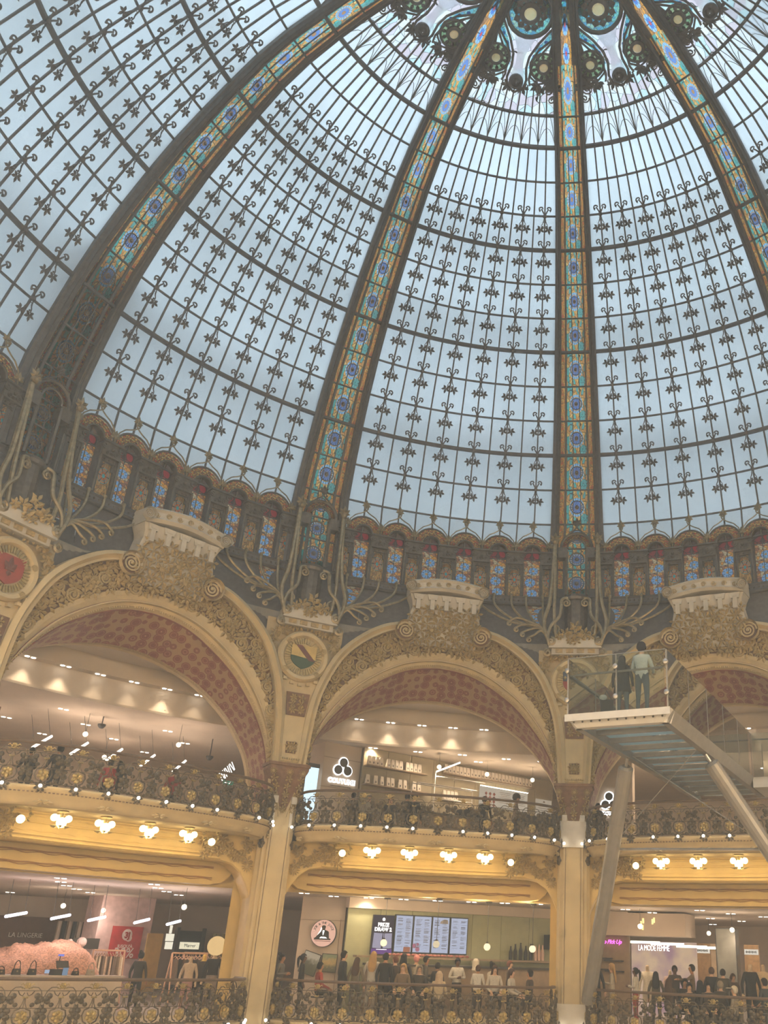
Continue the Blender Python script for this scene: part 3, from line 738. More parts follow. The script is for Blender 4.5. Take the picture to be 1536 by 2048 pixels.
# ================================================================== PLASTER ARCHES
CO=[(1.0,4.6),(.962,5.3),(.948,5.9),(.937,6.5),(.927,7.05),(.907,7.6),(.876,8.05),(.83,8.5),(.77,8.95),(.68,9.37),(.56,9.76),(.44,10.03),(.32,10.17)]
CF=[(.955,4.6),(.945,5.3),(.925,5.9),(.89,6.45),(.845,7.05),(.775,7.66),(.67,8.22),(.55,8.64),(.40,9.04),(.22,9.31),(0,9.42)]
CS=[(.925,4.6),(.915,5.2),(.885,5.85),(.845,6.42),(.775,6.98),(.685,7.48),(.565,8.02),(.42,8.46),(.27,8.80),(.13,8.97),(0,9.02)]
CK=[(.93,4.6),(.91,5.2),(.885,5.6),(.84,6.2),(.77,6.70),(.68,7.17),(.55,7.64),(.415,7.98),(.24,8.24),(.1,8.36),(0,8.38)]
def resamp(c,n,R=12.3):
    # smooth Catmull-Rom then arc-length samples, right half from spring to crown
    Q=[(u*R_(18)*R,z) for u,z in c]; Q=[Q[0]]+Q+[Q[-1]]; pts=[]
    for i in range(1,len(Q)-2):
        for k in range(6):
            t=k/6; pts.append(tuple(.5*((2*Q[i][d])+(-Q[i-1][d]+Q[i+1][d])*t+(2*Q[i-1][d]-5*Q[i][d]+4*Q[i+1][d]-Q[i+2][d])*t*t+(-Q[i-1][d]+3*Q[i][d]-3*Q[i+1][d]+Q[i+2][d])*t**3) for d in (0,1)))
    pts.append(Q[-1]); L=[0]
    for i in range(1,len(pts)): L.append(L[-1]+math.hypot(pts[i][0]-pts[i-1][0],pts[i][1]-pts[i-1][1]))
    xs=[p[0] for p in pts]; zs=[p[1] for p in pts]
    return [(interp(L[-1]*k/(n-1),L,xs)/R,interp(L[-1]*k/(n-1),L,zs)) for k in range(n)]   # (angle rad, z)
NA=34
cO,cF,cS,cK=[resamp(c,NA) for c in (CO,CF,CS,CK)]
def full(h): return [( a,z) for a,z in h]+[(-a,z) for a,z in h[::-1][1:]]
def mixc(c1,c2,t): return [(lin(a[0],b[0],t),lin(a[1],b[1],t)) for a,b in zip(c1,c2)]
def PR_(R,a,z): return Vector((R*math.sin(a),R*math.cos(a),z))
def strip(b,curves,half=False,uv=None):
    rows=[]
    for c,R in curves:
        rows.append([PR_(R,a,z) for a,z in (c if half else full(c))])
    b.grid(rows,uv); return b
def off(c,d,R=12.3):      # offset a half curve towards the opening
    out=[]
    for i in range(len(c)):
        p,q=c[max(0,i-1)],c[min(len(c)-1,i+1)]; tx,tz=(q[0]-p[0])*R,q[1]-p[1]; l=math.hypot(tx,tz) or 1
        out.append((c[i][0]+(-tz/l*-1 if False else (-tz/l))*d/R*1.0,c[i][1]+tx/l*d))
    return out
def spiral_boss(key,r):
    def mk():
        b=MB(); b.lathe([(r,.12),(r,-.02),(r*.86,-.06),(r*.8,-.02),(r*.8,.0)],20,X90,False)
        b.mi=1; b.lathe([(r*.82,.0),(.001,-.005)],20,X90,False); b.mi=0  # recessed face coloured darker, putting groove shade into the colour
        b.spiral((0,-.03,0),(1,0,0),(0,0,1),r*.80,r*.08,2.6,r*.085,0,5,14); b.sph((0,-.04,0),r*.12,8,5); return b.mesh('scroll')
    return cached(('scroll',key),mk)
def leafmesh(n=5,spread=5.0):
    def mk():
        b=MB()
        for k in range(n):
            q=math.pi/2+(k/(n-1)-.5)*spread; L=1-.15*abs(k-(n-1)/2)/2
            lobe(b,None,.12*math.cos(q),.12*math.sin(q),q,L,.44,.38,-.10)
        b.sph((0,-.18,0),(.14,.12,.14),6,4); return b.mesh('plaster_leaf')
    return cached(('pleaf',n,spread),mk)
def flowermesh():
    def mk():
        b=MB()
        for k in range(12):
            q=2*math.pi*k/12; lobe(b,None,.35*math.cos(q),.35*math.sin(q),q,.65,.22,.14,-.1)
        b.lathe([(.42,.0),(.42,.12),(.30,.22),(.28,.14),(.0,.2)],10,X90,False); return b.mesh('plaster_flower')
    return cached('pflower',mk)
def curlmesh():
    def mk():
        b=MB(); b.spiral((0,-.12,0),(1,0,0),(0,0,1),.8,.12,2.1,.13,0,5,10); b.sph((0,-.12,0),.16,6,4); return b.mesh('plaster_curl')
    return cached('pcurl',mk)
def place(parent,name,me,m,R,a_rad,z,sc,rot,flip=1):
    F=frame(R,math.degrees(a_rad),z)@Matrix.Rotation(rot,4,'Y')@S(sc*flip,sc,sc)
    return ob(name,me,m,parent,F)
LF=[leafmesh(5,5.0),leafmesh(5,4.2),leafmesh(7,5.6)]
FLM=flowermesh(); CUM=curlmesh()
def arch_layout(seed):
    rnd=random.Random(seed); items=[]
    O2=off(cO,.24); 
    n=26
    for i in range(n):
        t=.20+.80*i/(n-1); k=min(NA-2,int(t*(NA-1))); f=t*(NA-1)-k
        def at(c): return (lin(c[k][0],c[k+1][0],f),lin(c[k][1],c[k+1][1],f))
        o,fi=at(O2),at(cF); wdt=math.hypot((o[0]-fi[0])*12.3,o[1]-fi[1])
        m=max(1,int(round(wdt/.31)))
        for q in range(m):
            v=(q+.5)/m+rnd.uniform(-.08,.08); a,z=lin(o[0],fi[0],v),lin(o[1],fi[1],v)
            ty=rnd.random(); items.append((a,z,'leaf' if ty<.70 else ('flower' if ty<.84 else 'curl'),rnd.uniform(.18,.225),rnd.uniform(0,6.28),rnd.randrange(3)))
    return items
LAYOUT=arch_layout(3)
ALAB={1:'plaster arch with red flowered soffit on the left, crowned by a leafy cartouche',2:'plaster arch in the middle over the coffee counter with the round drops sign',3:'plaster arch partly hidden behind the glass walkway'}
def red_soffit():
    m,nt,out=nodes('red_flower_soffit'); L=nt.links; b=N(nt,'BsdfPrincipled'); b.inputs['Roughness'].default_value=.65
    tc=N(nt,'TexCoord'); mp=N(nt,'Mapping'); mp.inputs['Scale'].default_value=(1.0,.085,1); L.new(tc.outputs['UV'],mp.inputs['Vector'])
    v=N(nt,'TexVoronoi'); v.inputs['Scale'].default_value=50; v.inputs['Randomness'].default_value=.45; L.new(mp.outputs[0],v.inputs['Vector'])
    rp=N(nt,'ValToRGB'); rp.color_ramp.interpolation='CONSTANT'; e=rp.color_ramp.elements
    e[0].position=0; e[0].color=c4((.55,.35,.22)); e[1].position=.07; e[1].color=c4((.24,.075,.05))
    for p,c in ((.34,(.42,.21,.13)),(.38,(.25,.085,.055)),(.50,(.40,.26,.14))): q=e.new(p); q.color=c4(c)
    L.new(v.outputs['Distance'],rp.inputs['Fac']); L.new(rp.outputs[0],b.inputs['Base Color']); L.new(b.outputs[0],out.inputs[0]); return m
M['soffit']=red_soffit()
M['goldband']=mat('gilt_border',(.42,.30,.12),.6,0,.35,30)
M['redline']=mat('maroon_line',(.22,.07,.05),.7)
def build_arch(k):
    t=empty('plaster_arch',ALAB[k],'arch',ROTZ(BAYS[k]),'plaster arches around the hall','structure')
    O1,O2,O3=off(cO,.10),off(cO,.18),off(cO,.24)
    def mk():
        b=MB()
        for h in (1,-1):
            cs=[[(h*a,z) for a,z in c] for c in (cO,cO,O1,O2,O3,O3)]
            strip(b,list(zip(cs,(12.50,12.14,12.06,12.16,12.12,12.34))),True)
        return b.mesh('outer_moulding')
    ob('outer_moulding',cached('omould',mk),M['plaster'],t)
    def mk():
        b=MB(); strip(b,[(O3,12.33),(cF,12.33)]); return b.mesh('leaf_ground')
    ob('leaf_ground',cached('lground',mk),M['redbrown'],t)
    B1,B2=mixc(cF,cS,.55),mixc(cF,cS,.62)
    def mk():
        b=MB(); strip(b,[(cF,12.34),(cF,12.28),(mixc(cF,cS,.25),12.30),(B1,12.36)]); return b.mesh('plain_band')
    ob('plain_band',cached('pband',mk),M['plaster'],t)
    def mk():
        b=MB(); strip(b,[(B1,12.40),(B1,12.30),(B2,12.30),(B2,12.42),(mixc(cF,cS,.80),12.44),(cS,12.60)]); return b.mesh('bead_band')
    ob('bead_band',cached('bband',mk),M['plaster'],t)
    def mk():
        b=MB(); c=mixc(cF,cS,.86)
        for a,z in full(c)[::1]: pass
        fc=full(resamp([(a/R_(18),z) for a,z in c],110))
        for i,(a,z) in enumerate(fc):
            if i%11 in (0,10): continue
            b.sph(PR_(12.46,a,z),.026,5,3)
        return b.mesh('bead_row')
    ob('bead_row',cached('beads',mk),M['plaster'],t,None,None)
    def mk():
        b=MB(); b.tube([PR_(12.33,a,z) for a,z in full(B1)],.014,4); b.tube([PR_(12.585,a,z) for a,z in full(cS)],.022,4); return b.mesh('painted_line')
    ob('maroon_line',cached('mline',mk),M['redline'],t)
    n=6
    def mk():
        b=MB(); rows=[]
        for i in range(n+1):
            c=mixc(cS,cK,i/n); rows.append((c,lin(12.60,13.75,i/n)))
        strip(b,rows,False,(1,1)); return b.mesh('soffit')
    # uv: u along the arch, v across
    ob('flowered_soffit',cached('soff',mk),M['soffit'],t)
    def mk():
        b=MB(); K2=off(cK,-.0); strip(b,[(cK,13.75),(cK,13.95)]); return b.mesh('soffit_border')
    ob('soffit_border',cached('sofb',mk),M['goldband'],t)
    def mk():
        b=MB(); strip(b,[(cK,13.95),(cK,14.15),([(a*1.0+.0,z+.14) for a,z in cK],14.15),([(a*1.06,z+2.6) for a,z in cK],14.2)]); return b.mesh('arch_back')
    ob('arch_back',cached('aback',mk),M['plaster'],t)
    # grey ledge between the arch and the bronze work
    def mk():
        b=MB()
        for h in (1,-1):
            b.grid([[PR_(12.46,h*a,z) for a,z in cO[14:]],[PR_(12.40,h*a,max(z+.05,9.9)) for a,z in cO[14:]],[PR_(12.6,h*a,max(z+.05,10.05)) for a,z in cO[14:]]])
        return b.mesh('grey_ledge')
    ob('grey_ledge',cached('gledge',mk),M['greyledge'],t)
    for h in (1,-1):
        F=frame(12.10,h*.285*18,9.90)@S(h,1,1); ob('scroll',spiral_boss('big',.30),[M['plaster'],M['redbrown']],t,F)
    # leaves, flowers and curls
    for (a,z,ty,sc,rot,q) in LAYOUT:
        for h in (1,-1):
            if abs(a)<R_(.3) and h<0: continue
            me=LF[q] if ty=='leaf' else (FLM if ty=='flower' else CUM)
            place(t,'plaster_'+ty,me,M['leafgold'],12.30,h*a,z,sc,rot*h,h)
    # cartouche
    U=R_(18)*.27
    def mk():
        b=MB(); rows=[]
        for z,w,R in ((9.55,.92,12.25),(9.9,1.0,12.14),(10.3,1.0,12.08),(10.65,.93,12.06),(10.80,.96,12.0),(10.98,1.04,11.93)):
            row=[PR_(12.5,-U*w,z)]+[PR_(R-.10*math.sin(math.pi*q/12),lin(-U*w,U*w,q/12),z) for q in range(13)]+[PR_(12.5,U*w,z)]
            rows.append(row)
        b.grid(rows); return b.mesh('cartouche_body')
    ob('cartouche_body',cached('cbody',mk),M['plaster_lt'],t)
    def mk():
        b=MB(); n=16; sec=[(12.5,10.98),(11.88,10.98),(11.80,11.05),(11.84,11.10),(11.84,11.24),(11.78,11.30),(11.86,11.36),(12.5,11.38)]
        b.grid([[PR_(R-.14*math.cos(math.pi*(q/n-.5)),lin(-U*1.06,U*1.06,q/n),z+.10*math.cos(math.pi*(q/n-.5))) for R,z in sec] for q in range(n+1)],closed=True)
        b.add([PR_(R-.0,-U*1.06,z) for R,z in sec],[tuple(range(7,-1,-1))]); b.add([PR_(R,U*1.06,z) for R,z in sec],[tuple(range(8))]); return b.mesh('cartouche_cornice')
    ob('cartouche_cornice',cached('ccorn',mk),M['plaster_lt'],t)
    def mk():
        b=MB()
        for q in range(7):
            a=lin(-U*.85,U*.85,q/6); z=11.16+.10*math.cos(math.pi*(q/6*.8+.1-.5)); F=frame(11.82-.14*math.cos(math.pi*(q/6*.8+.1-.5)),math.degrees(a),z); X=F.to_3x3()@Vector((1,0,0))
            b.spiral(F.translation,X,Vector((0,0,1)),.075,.012,1.6*(1 if q%2 else -1),.014,0,4,9)
        return b.mesh('running_scroll')
    ob('running_scroll',cached('rscr',mk),M['leafgold'],t)
    for h in (1,-1):
        ob('cornice_scroll',spiral_boss('sm',.155),[M['plaster_lt'],M['leafgold']],t,frame(11.80,h*.285*18,11.15)@S(h,1,1))
    for q in range(5):
        a=lin(-U*.8,U*.8,q/4)
        def mk():
            b=MB(); b.prism([(-.16,.0),(.16,.0),(.11,-.16),(-.11,-.16)],-.05,.2); b.prism([(-.10,-.03),(.10,-.03),(.07,-.12),(-.07,-.12)],-.06,-.05); b.box((0,.05,-.30),(.12,.2,.3)); return b.mesh('bracket')
        ob('bracket',cached('brk',mk),M['plaster_lt'],t,frame(11.96-.09*math.cos(math.pi*(q/4*.8+.1-.5)),math.degrees(a),10.98))
    rnd=random.Random(11)
    for r in range(6):
        z=9.50+r*.215; w=.96
        for q in range(7):
            a=lin(-U*w,U*w,(q+.5*(r%2)+.15)/6.8)
            if abs(a)>U: continue
            place(t,'plaster_leaf',LF[rnd.randrange(3)],M['leafgold'],interp(z,[9.55,9.9,10.3,10.65],[12.25,12.14,12.08,12.06])-.09*math.cos(a/U*math.pi/2)-.02,a,z,rnd.uniform(.175,.20),rnd.uniform(0,6.28))
    for a,z in ((-.35*U,9.95),(.3*U,9.8),(.05*U,10.15)): place(t,'plaster_flower',FLM,M['redbrown'],11.95,a,z,.17,0)
    return t
M['greyledge']=mat('grey_ledge_plaster',(.30,.29,.27),.8,0,.15,4)
for k in (1,2,3): build_arch(k)
# ================================================================== COLUMNS WITH SHIELDS
def uO(z): return interp(z,[p[1] for p in CO],[p[0] for p in CO])
def fleur(b,M4,x,z,s):
    for an,L in ((math.pi/2,1.0),(math.pi/2+.75,.75),(math.pi/2-.75,.75),(-math.pi/2,.5)): lobe(b,M4,x,z,an,s*L,s*.42,.012,-.02)
    b.box((x,-.02,z),(s*.7,.03,s*.14),M4)
def arc_shield(w,h):
    pts=[(-w,h),(w,h)]
    for k in range(1,9): t=k/8; pts.append((w*(1-t**2.2),lin(h*.1,-h*1.15,t**.8)))
    return pts+[(-x,z) for x,z in pts[2:-1][::-1]]
CLAB=['column top with a red fleur shield cut by the left edge','cream column between the left and middle arches, shield with a diagonal red band','cream column with white box casings right of the coffee bar, fleur-de-lis shield']
COLG={'red':mat('heraldic_red',(.33,.06,.045),.6),'blue':mat('heraldic_blue',(.05,.075,.12),.6),'green':mat('heraldic_green',(.055,.10,.06),.6),'yel':mat('heraldic_gold',(.62,.45,.16),.6),'dark':mat('heraldic_dark',(.16,.06,.05),.6)}
def build_column(k):
    t=empty('column',CLAB[k],'column',ROTZ(COLUMNS[k]),'columns carrying the dome','structure')
    def mk():
        b=MB(); rows=[]
        zs=[5.75,6.2,6.6,7.0,7.4,7.8,8.1,8.4,8.7,9.0,9.3,9.7]
        for z in zs:
            h=min(18*(1-uO(z))+.12,4.9); rows.append([P(12.36,lin(-h,h,q/8),z) for q in range(9)])
        b.grid(rows); return b.mesh('spandrel')
    ob('spandrel',cached('spandrel',mk),M['plaster'],t)
    def mk():   # tapering pilaster face
        b=MB(); rows=[]
        for z,h,R in ((5.78,1.05,12.14),(6.4,1.12,12.16),(7.0,1.35,12.18),(7.6,1.75,12.2),(8.05,2.3,12.22),(8.3,2.5,12.3)):
            rows.append([P(12.42,-h,z),P(R,-h,z),P(R,h,z),P(12.42,h,z)])
        b.grid(rows); return b.mesh('pilaster')
    ob('pilaster',cached('pilaster',mk),M['plaster'],t)
    for (z0,z1,h0,h1) in ((7.12,7.72,1.15,1.45),(6.15,6.44,.62,.66)):
        def mk():
            b=MB(); b.hexa([P(12.19,-h0,z0),P(12.19,h0,z0),P(12.13,h0,z0),P(12.13,-h0,z0),P(12.19,-h1,z1),P(12.19,h1,z1),P(12.13,h1,z1),P(12.13,-h1,z1)]); return b.mesh('leaf_panel')
        pn=ob('leaf_panel',cached(('lpan',z0),mk),M['redbrown'],t)
        rnd=random.Random(5); hh=(h0+h1)/2; nx=max(2,int(hh/.55))
        for i in range(nx):
            for j in range(max(2,int((z1-z0)/.17))):
                a=lin(-hh*.8,hh*.8,(i+.5)/nx); z=lin(z0+.06,z1-.06,(j+.5)/max(2,int((z1-z0)/.17)))
                ob('plaster_leaf',LF[rnd.randrange(3)],M['leafgold'],pn,frame(12.12,a,z)@Matrix.Rotation(rnd.uniform(0,6),4,'Y')@S(.12))
    def mk():
        b=MB(); b.box((0,12.12,5.96),(.56,.03,.05)); 
        for q in range(9): b.box((-.24+.06*q,12.10,6.01),(.03,.04,.04))
        return b.mesh('dentil_strip')
    ob('dentil_strip',cached('dentilc',mk),M['leafgold'],t)
    # capital
    def mk():
        b=MB(); rows=[]
        for z,h,R in ((4.6,.28,12.12),(5.0,.30,12.08),(5.3,.36,12.05),(5.6,.44,12.0),(5.72,.50,11.98),(5.80,.50,11.98)):
            rows.append([Vector((-h,12.6,z)),Vector((-h,R,z)),Vector((h,R,z)),Vector((h,12.6,z))])
        b.grid(rows); b.box((0,12.28,5.84),(1.06,.66,.08)); return b.mesh('capital')
    cp=ob('capital',cached('ccap',mk),M['redbrown'],t); rnd=random.Random(9)
    for j in range(6):
        for i in range(3):
            z=4.75+j*.18; h=interp(z,[4.6,5.3,5.8],[.22,.30,.42]); x=lin(-h,h,i/2)+rnd.uniform(-.03,.03)
            R=interp(z,[4.6,5.3,5.8],[12.10,12.03,11.96])
            me=FLM if (j==5) else LF[rnd.randrange(3)]
            ob('plaster_flower' if j==5 else 'plaster_leaf',me,M['leafgold'],cp,T(x,R,z)@Matrix.Rotation(rnd.uniform(0,6),4,'Y')@S(.11 if j<5 else .10))
    # shaft
    def mk():
        b=MB(); sec=[(-.42,13.0),(-.42,12.34),(-.36,12.26),(-.35,12.16),(-.255,12.16),(-.255,12.08),(.255,12.08),(.255,12.16),(.35,12.16),(.36,12.26),(.42,12.34),(.42,13.0)]
        b.grid([[Vector((x,y,-3.0)) for x,y in sec],[Vector((x,y,4.75)) for x,y in sec]],closed=True); return b.mesh('shaft')
    ob('shaft',cached('shaft',mk),M['plaster'],t)
    for s in (-1,1):
        def mk():
            b=MB(); b.box((s*.20,12.075,.9),(.012,.012,7.7)); return b.mesh('groove_line')
        ob('groove_line',cached(('groove',s),mk),M['grooveline'],t)
        def mk():
            b=MB(); b.box((s*.235,12.06,4.98),(.13,.14,.17)); b.box((s*.225,12.10,4.65),(.07,.07,.6)); return b.mesh('white_bracket')
        ob('white_bracket',cached(('wbr',s),mk),M['offwhite'],t)
    if k==2:
        def mk():
            b=MB()
            for z0,z1,w in ((4.26,4.92,.47),(-1.2,.62,.50)):
                sec=[(-w,12.9),(-w,12.20),(-w*.72,12.02),(w*.72,12.02),(w,12.20),(w,12.9)]
                b.grid([[Vector((x,y,z0)) for x,y in sec],[Vector((x,y,z1)) for x,y in sec]],closed=True)
                b.add([Vector((x,y,z0)) for x,y in sec],[tuple(range(6))]); b.add([Vector((x,y,z1)) for x,y in sec],[tuple(range(5,-1,-1))])
            return b.mesh('box_casing')
        ob('box_casing',cached('casing',mk),M['offwhite'],t)
    # roundel
    F=frame(12.20,0,8.72)
    def mk():
        b=MB(); b.lathe([(.70,-.12),(.70,.04),(.64,.12),(.56,.10),(.52,.03),(.50,.0)],36,X90,False); b.lathe([(.52,.0),(.001,.0)],36,X90,False); return b.mesh('roundel')
    rd=ob('roundel',cached('roundel',mk),M['plaster'],t,F)
    def mk():
        b=MB()
        for q in range(40):
            an=2*math.pi*q/40; b.box((.43,-.03,0),(.15,.03,.028),Matrix.Rotation(an,4,'Y'))
        return b.mesh('sun_rays')
    ob('sun_rays',cached('rays',mk),M['gold'],rd)
    def mk():
        b=MB(); 
        for q in range(9):
            an=R_(200+140*q/8); b.box((.72*math.cos(an),-.02,.72*math.sin(an)-.06),(.10,.12,.07))
        return b.mesh('bead_garland')
    ob('bead_garland',cached('garl',mk),M['plaster'],rd)
    W_,H_=.34,.30
    sh=MB(); sh.prism(arc_shield(W_,H_),-.04,.0); base={0:'red',1:'green',2:'red'}[k]; so=sh.build('shield',COLG[base],rd)
    if k==1:
        b=MB(); b.prism([(-W_,H_),(W_,H_),(W_*.99,-.06),(-W_*.99,.0)],-.046,-.041); b.build('shield_field',COLG['yel'],rd)
        b=MB(); b.prism([(-W_*.72,H_),(-W_*.2,H_),(W_*.98,-.10),(W_*.45,-.10)],-.052,-.047); b.build('diagonal_band',COLG['dark'],rd)
    if k==2:
        b=MB(); b.prism([(-W_,H_),(W_,H_),(W_*.99,.02),(-W_*.99,.02)],-.046,-.041); b.build('shield_chief',COLG['blue'],rd)
        b=MB()
        for x,z in ((-.2,.22),(0,.22),(.2,.22),(-.1,.10),(.1,.10),(-.28,.10),(.28,.10)): fleur(b,T(0,-.035,0),x,z,.085)
        b.build('fleur_de_lis',M['gold'],rd)
        b=MB(); b.prism([(-.12,-.05),(.1,-.05),(.14,-.18),(.02,-.28),(-.08,-.2)],-.046,-.041); b.build('ship_charge',COLG['dark'],rd)
    if k==0:
        b=MB(); fleur(b,T(0,-.035,0),0,-.02,.30); b.build('fleur_de_lis',COLG['dark'],rd)
    for q,(x,z,s) in enumerate(((-.46,.36,1),(.52,.2,-1),(-.46,-.42,1),(.40,-.46,-1))):
        ob('plaster_curl',CUM,M['leafgold'],rd,T(x,-.10,z)@S(.10*s,.10,.10))
    rnd=random.Random(21+k)
    for q in range(26):
        an=R_(lin(-14,194,q/25)); r=.86+rnd.uniform(-.05,.16)*1; x,z=r*1.12*math.cos(an),r*math.sin(an)
        if z>.95: continue
        me=LF[rnd.randrange(3)] if rnd.random()<.75 else FLM
        ob('plaster_leaf',me,M['leafgold'],rd,T(x,.02,z)@Matrix.Rotation(rnd.uniform(0,6),4,'Y')@S(.17))
    # cornice block and crest
    def mk():
        b=MB()
        b.box((0,12.25,9.80),(1.50,.62,.26)); b.box((0,12.30,9.60),(1.36,.5,.20)); b.prism([(-.62,0),(.62,0),(.40,.16),(-.40,.16)],12.0,12.5,T(0,0,9.93))
        return b.mesh('cornice_block')
    ob('cornice_block',cached('cblock',mk),M['plaster_lt'],t)
    def mk():
        b=MB()
        for q in range(4): b.box((-.46+.307*q,12.04,9.60),(.20,.04,.11))
        return b.mesh('metope')
    ob('metope',cached('metope',mk),M['leafgold'],t)
    for q,(x,z,sc) in enumerate(((0,10.12,.27),(-.28,10.06,.2),(.28,10.06,.2),(-.12,9.98,.18),(.16,9.97,.18),(-.45,10.0,.15),(.45,10.0,.15),(.05,9.83,.14),(-.14,9.85,.13),(0,10.28,.2))):
        ob('plaster_leaf',LF[q%3],M['leafgold'],t,T(x,11.93,z)@Matrix.Rotation((q*1.7)%.9-.45,4,'Y')@S(sc))
M['grooveline']=mat('painted_groove',(.20,.13,.08),.7)
M['offwhite']=mat('white_casing',(.66,.60,.50),.6,0,.05)
for k in range(3): build_column(k)
# ================================================================== BALCONIES
BA,BB,BN_,BY=3.30,1.45,2.6,11.86
def bal_raw():
    pts=[]
    for k in range(0,241):
        th=math.pi*(1-k/240); c,s=math.cos(th),math.sin(th)
        pts.append((BA*math.copysign(abs(c)**(2/BN_),c),BY-BB*abs(s)**(2/BN_)))
    return pts
_raw=bal_raw(); _L=[0]
for i in range(1,len(_raw)): _L.append(_L[-1]+math.hypot(_raw[i][0]-_raw[i-1][0],_raw[i][1]-_raw[i-1][1]))
BLEN=_L[-1]
def bal(t,d=0.0):     # t in 0..1 along the curve (left to right), d towards the hall
    s=t*BLEN; xs=[p[0] for p in _raw]; ys=[p[1] for p in _raw]
    def f(q): q=max(0,min(BLEN,q)); return Vector((interp(q,_L,xs),interp(q,_L,ys),0))
    p=f(s); tg=(f(s+.06)-f(s-.06)).normalized(); n=Vector((tg.y,-tg.x,0))
    return p+n*d,tg,n
def bal_frame(t,z,d=0.0):
    p,tg,n=bal(t,d); Y=-n
    return Matrix(((tg.x,Y.x,0,p.x),(tg.y,Y.y,0,p.y),(0,0,1,z),(0,0,0,1)))
def panel_mesh():
    b=MB()
    for s in (-1,1):
        b.tube([(s*.03,0,.66),(s*.10,0,.69),(s*.19,-.01,.685),(s*.25,-.01,.63),(s*.285,0,.53),(s*.29,0,.44)],.011,4)
        b.tube([(s*.02,0,.60),(s*.05,-.02,.545),(s*.10,-.02,.57),(s*.14,-.02,.63)],.009,4)
        b.tube([(s*.01,-.02,.52),(s*.025,-.02,.42),(s*.07,-.03,.33)],.009,4)
        b.tube([(s*.05,-.02,.34),(s*.13,-.03,.31),(s*.155,-.03,.22),(s*.12,-.03,.12),(s*.05,-.03,.08)],.014,5)
        for x,z,r in ((.20,.545,.058),(.265,.50,.055),(.215,.45,.05),(.14,.40,.045),(.25,.30,.06),(.245,.20,.065),(.285,.25,.045),(.25,.11,.05),(.17,.06,.04)):
            b.sph((s*x,-.03,z),(r,.045,r*.9),7,4)
        for x,z,an,L in ((.28,.42,2.2,.12),(.18,.48,.6,.10),(.29,.30,1.2,.13),(.20,.12,-.6,.13)): lobe(b,None,s*x,z,an if s>0 else math.pi-an,L,.07,.03,-.03)
    b.tube([(0,-.02,.52),(0,-.03,.34)],.009,4)
    b.tube([(-.31,0,.63),(.31,0,.63)],.010,4); b.tube([(-.31,0,.05),(.31,0,.05)],.016,4); b.tube([(-.31,0,.345),(.31,0,.345)],.009,4)
    return b.mesh('railing_panel')
def pan_rosette():
    b=MB(); b.prism([(-.055,.0),(-.03,.05),(.03,.05),(.055,.0),(.03,-.05),(-.03,-.05)],-.05,-.01)
    for s in (-1,1): b.tube([(s*.05,-.03,.0),(s*.09,-.03,.035),(s*.115,-.03,.01)],.010,4); b.tube([(s*.04,-.03,-.03),(s*.08,-.03,-.055),(s*.10,-.03,-.03)],.008,4)
    for q in range(4): b.sph((.026*math.cos(q*1.571+.78),-.055,.026*math.sin(q*1.571+.78)),.020,5,3)
    return b.mesh('rosette')
def pan_bow():
    b=MB(); b.tube([(-.045,-.03,-.185),(0,-.04,-.195),(.045,-.03,-.185)],[.022,.010,.022],5); return b.mesh('bow')
def pan_basket():
    b=MB()
    for x,z,r in ((-.05,.05,.05),(.05,.05,.05),(0,.075,.04),(-.065,-.02,.042),(.065,-.02,.042),(0,-.055,.055),(0,0,.045)): b.sph((x,-.06,z),(r,.045,r),7,5)
    return b.mesh('flower_basket')
def bulb_cup():
    b=MB()
    for q in range(7): an=2*math.pi*q/7; lobe(b,None,.02*math.cos(an),.02*math.sin(an),an,.11,.06,.03,-.02)
    b.tube([(0,.05,.02),(0,-.05,0)],.03,6); return b.mesh('bulb_cup')
def bulb(): b=MB(); b.sph((0,-.085,0),.034,8,6); return b.mesh('bulb')
M['bulb']=emit('bulb_glow',(1,.90,.74),14)
M['rail']=mat('railing_bronze',(.115,.090,.058),.5,.3,.3,12,.1)
M['railgold']=mat('railing_gilt',(.38,.28,.11),.45,.3,.3,14)
M['handrail']=mat('handrail_brown',(.15,.10,.065),.4,.1,.15)
BALLAB={(1,1):'upper iron balcony railing at left, below the flowered arch soffit',(2,1):'upper iron balcony railing in the middle, in front of the coffee counter',(3,1):'upper iron balcony railing at right, under the glass walkway',
 (1,0):'lower iron balcony railing at left, in front of the pink sand mound',(2,0):'lower iron balcony railing in the middle, in front of the juice bar crowd',(3,0):'lower iron balcony railing at right, in front of the fashion crowd'}
NP=13
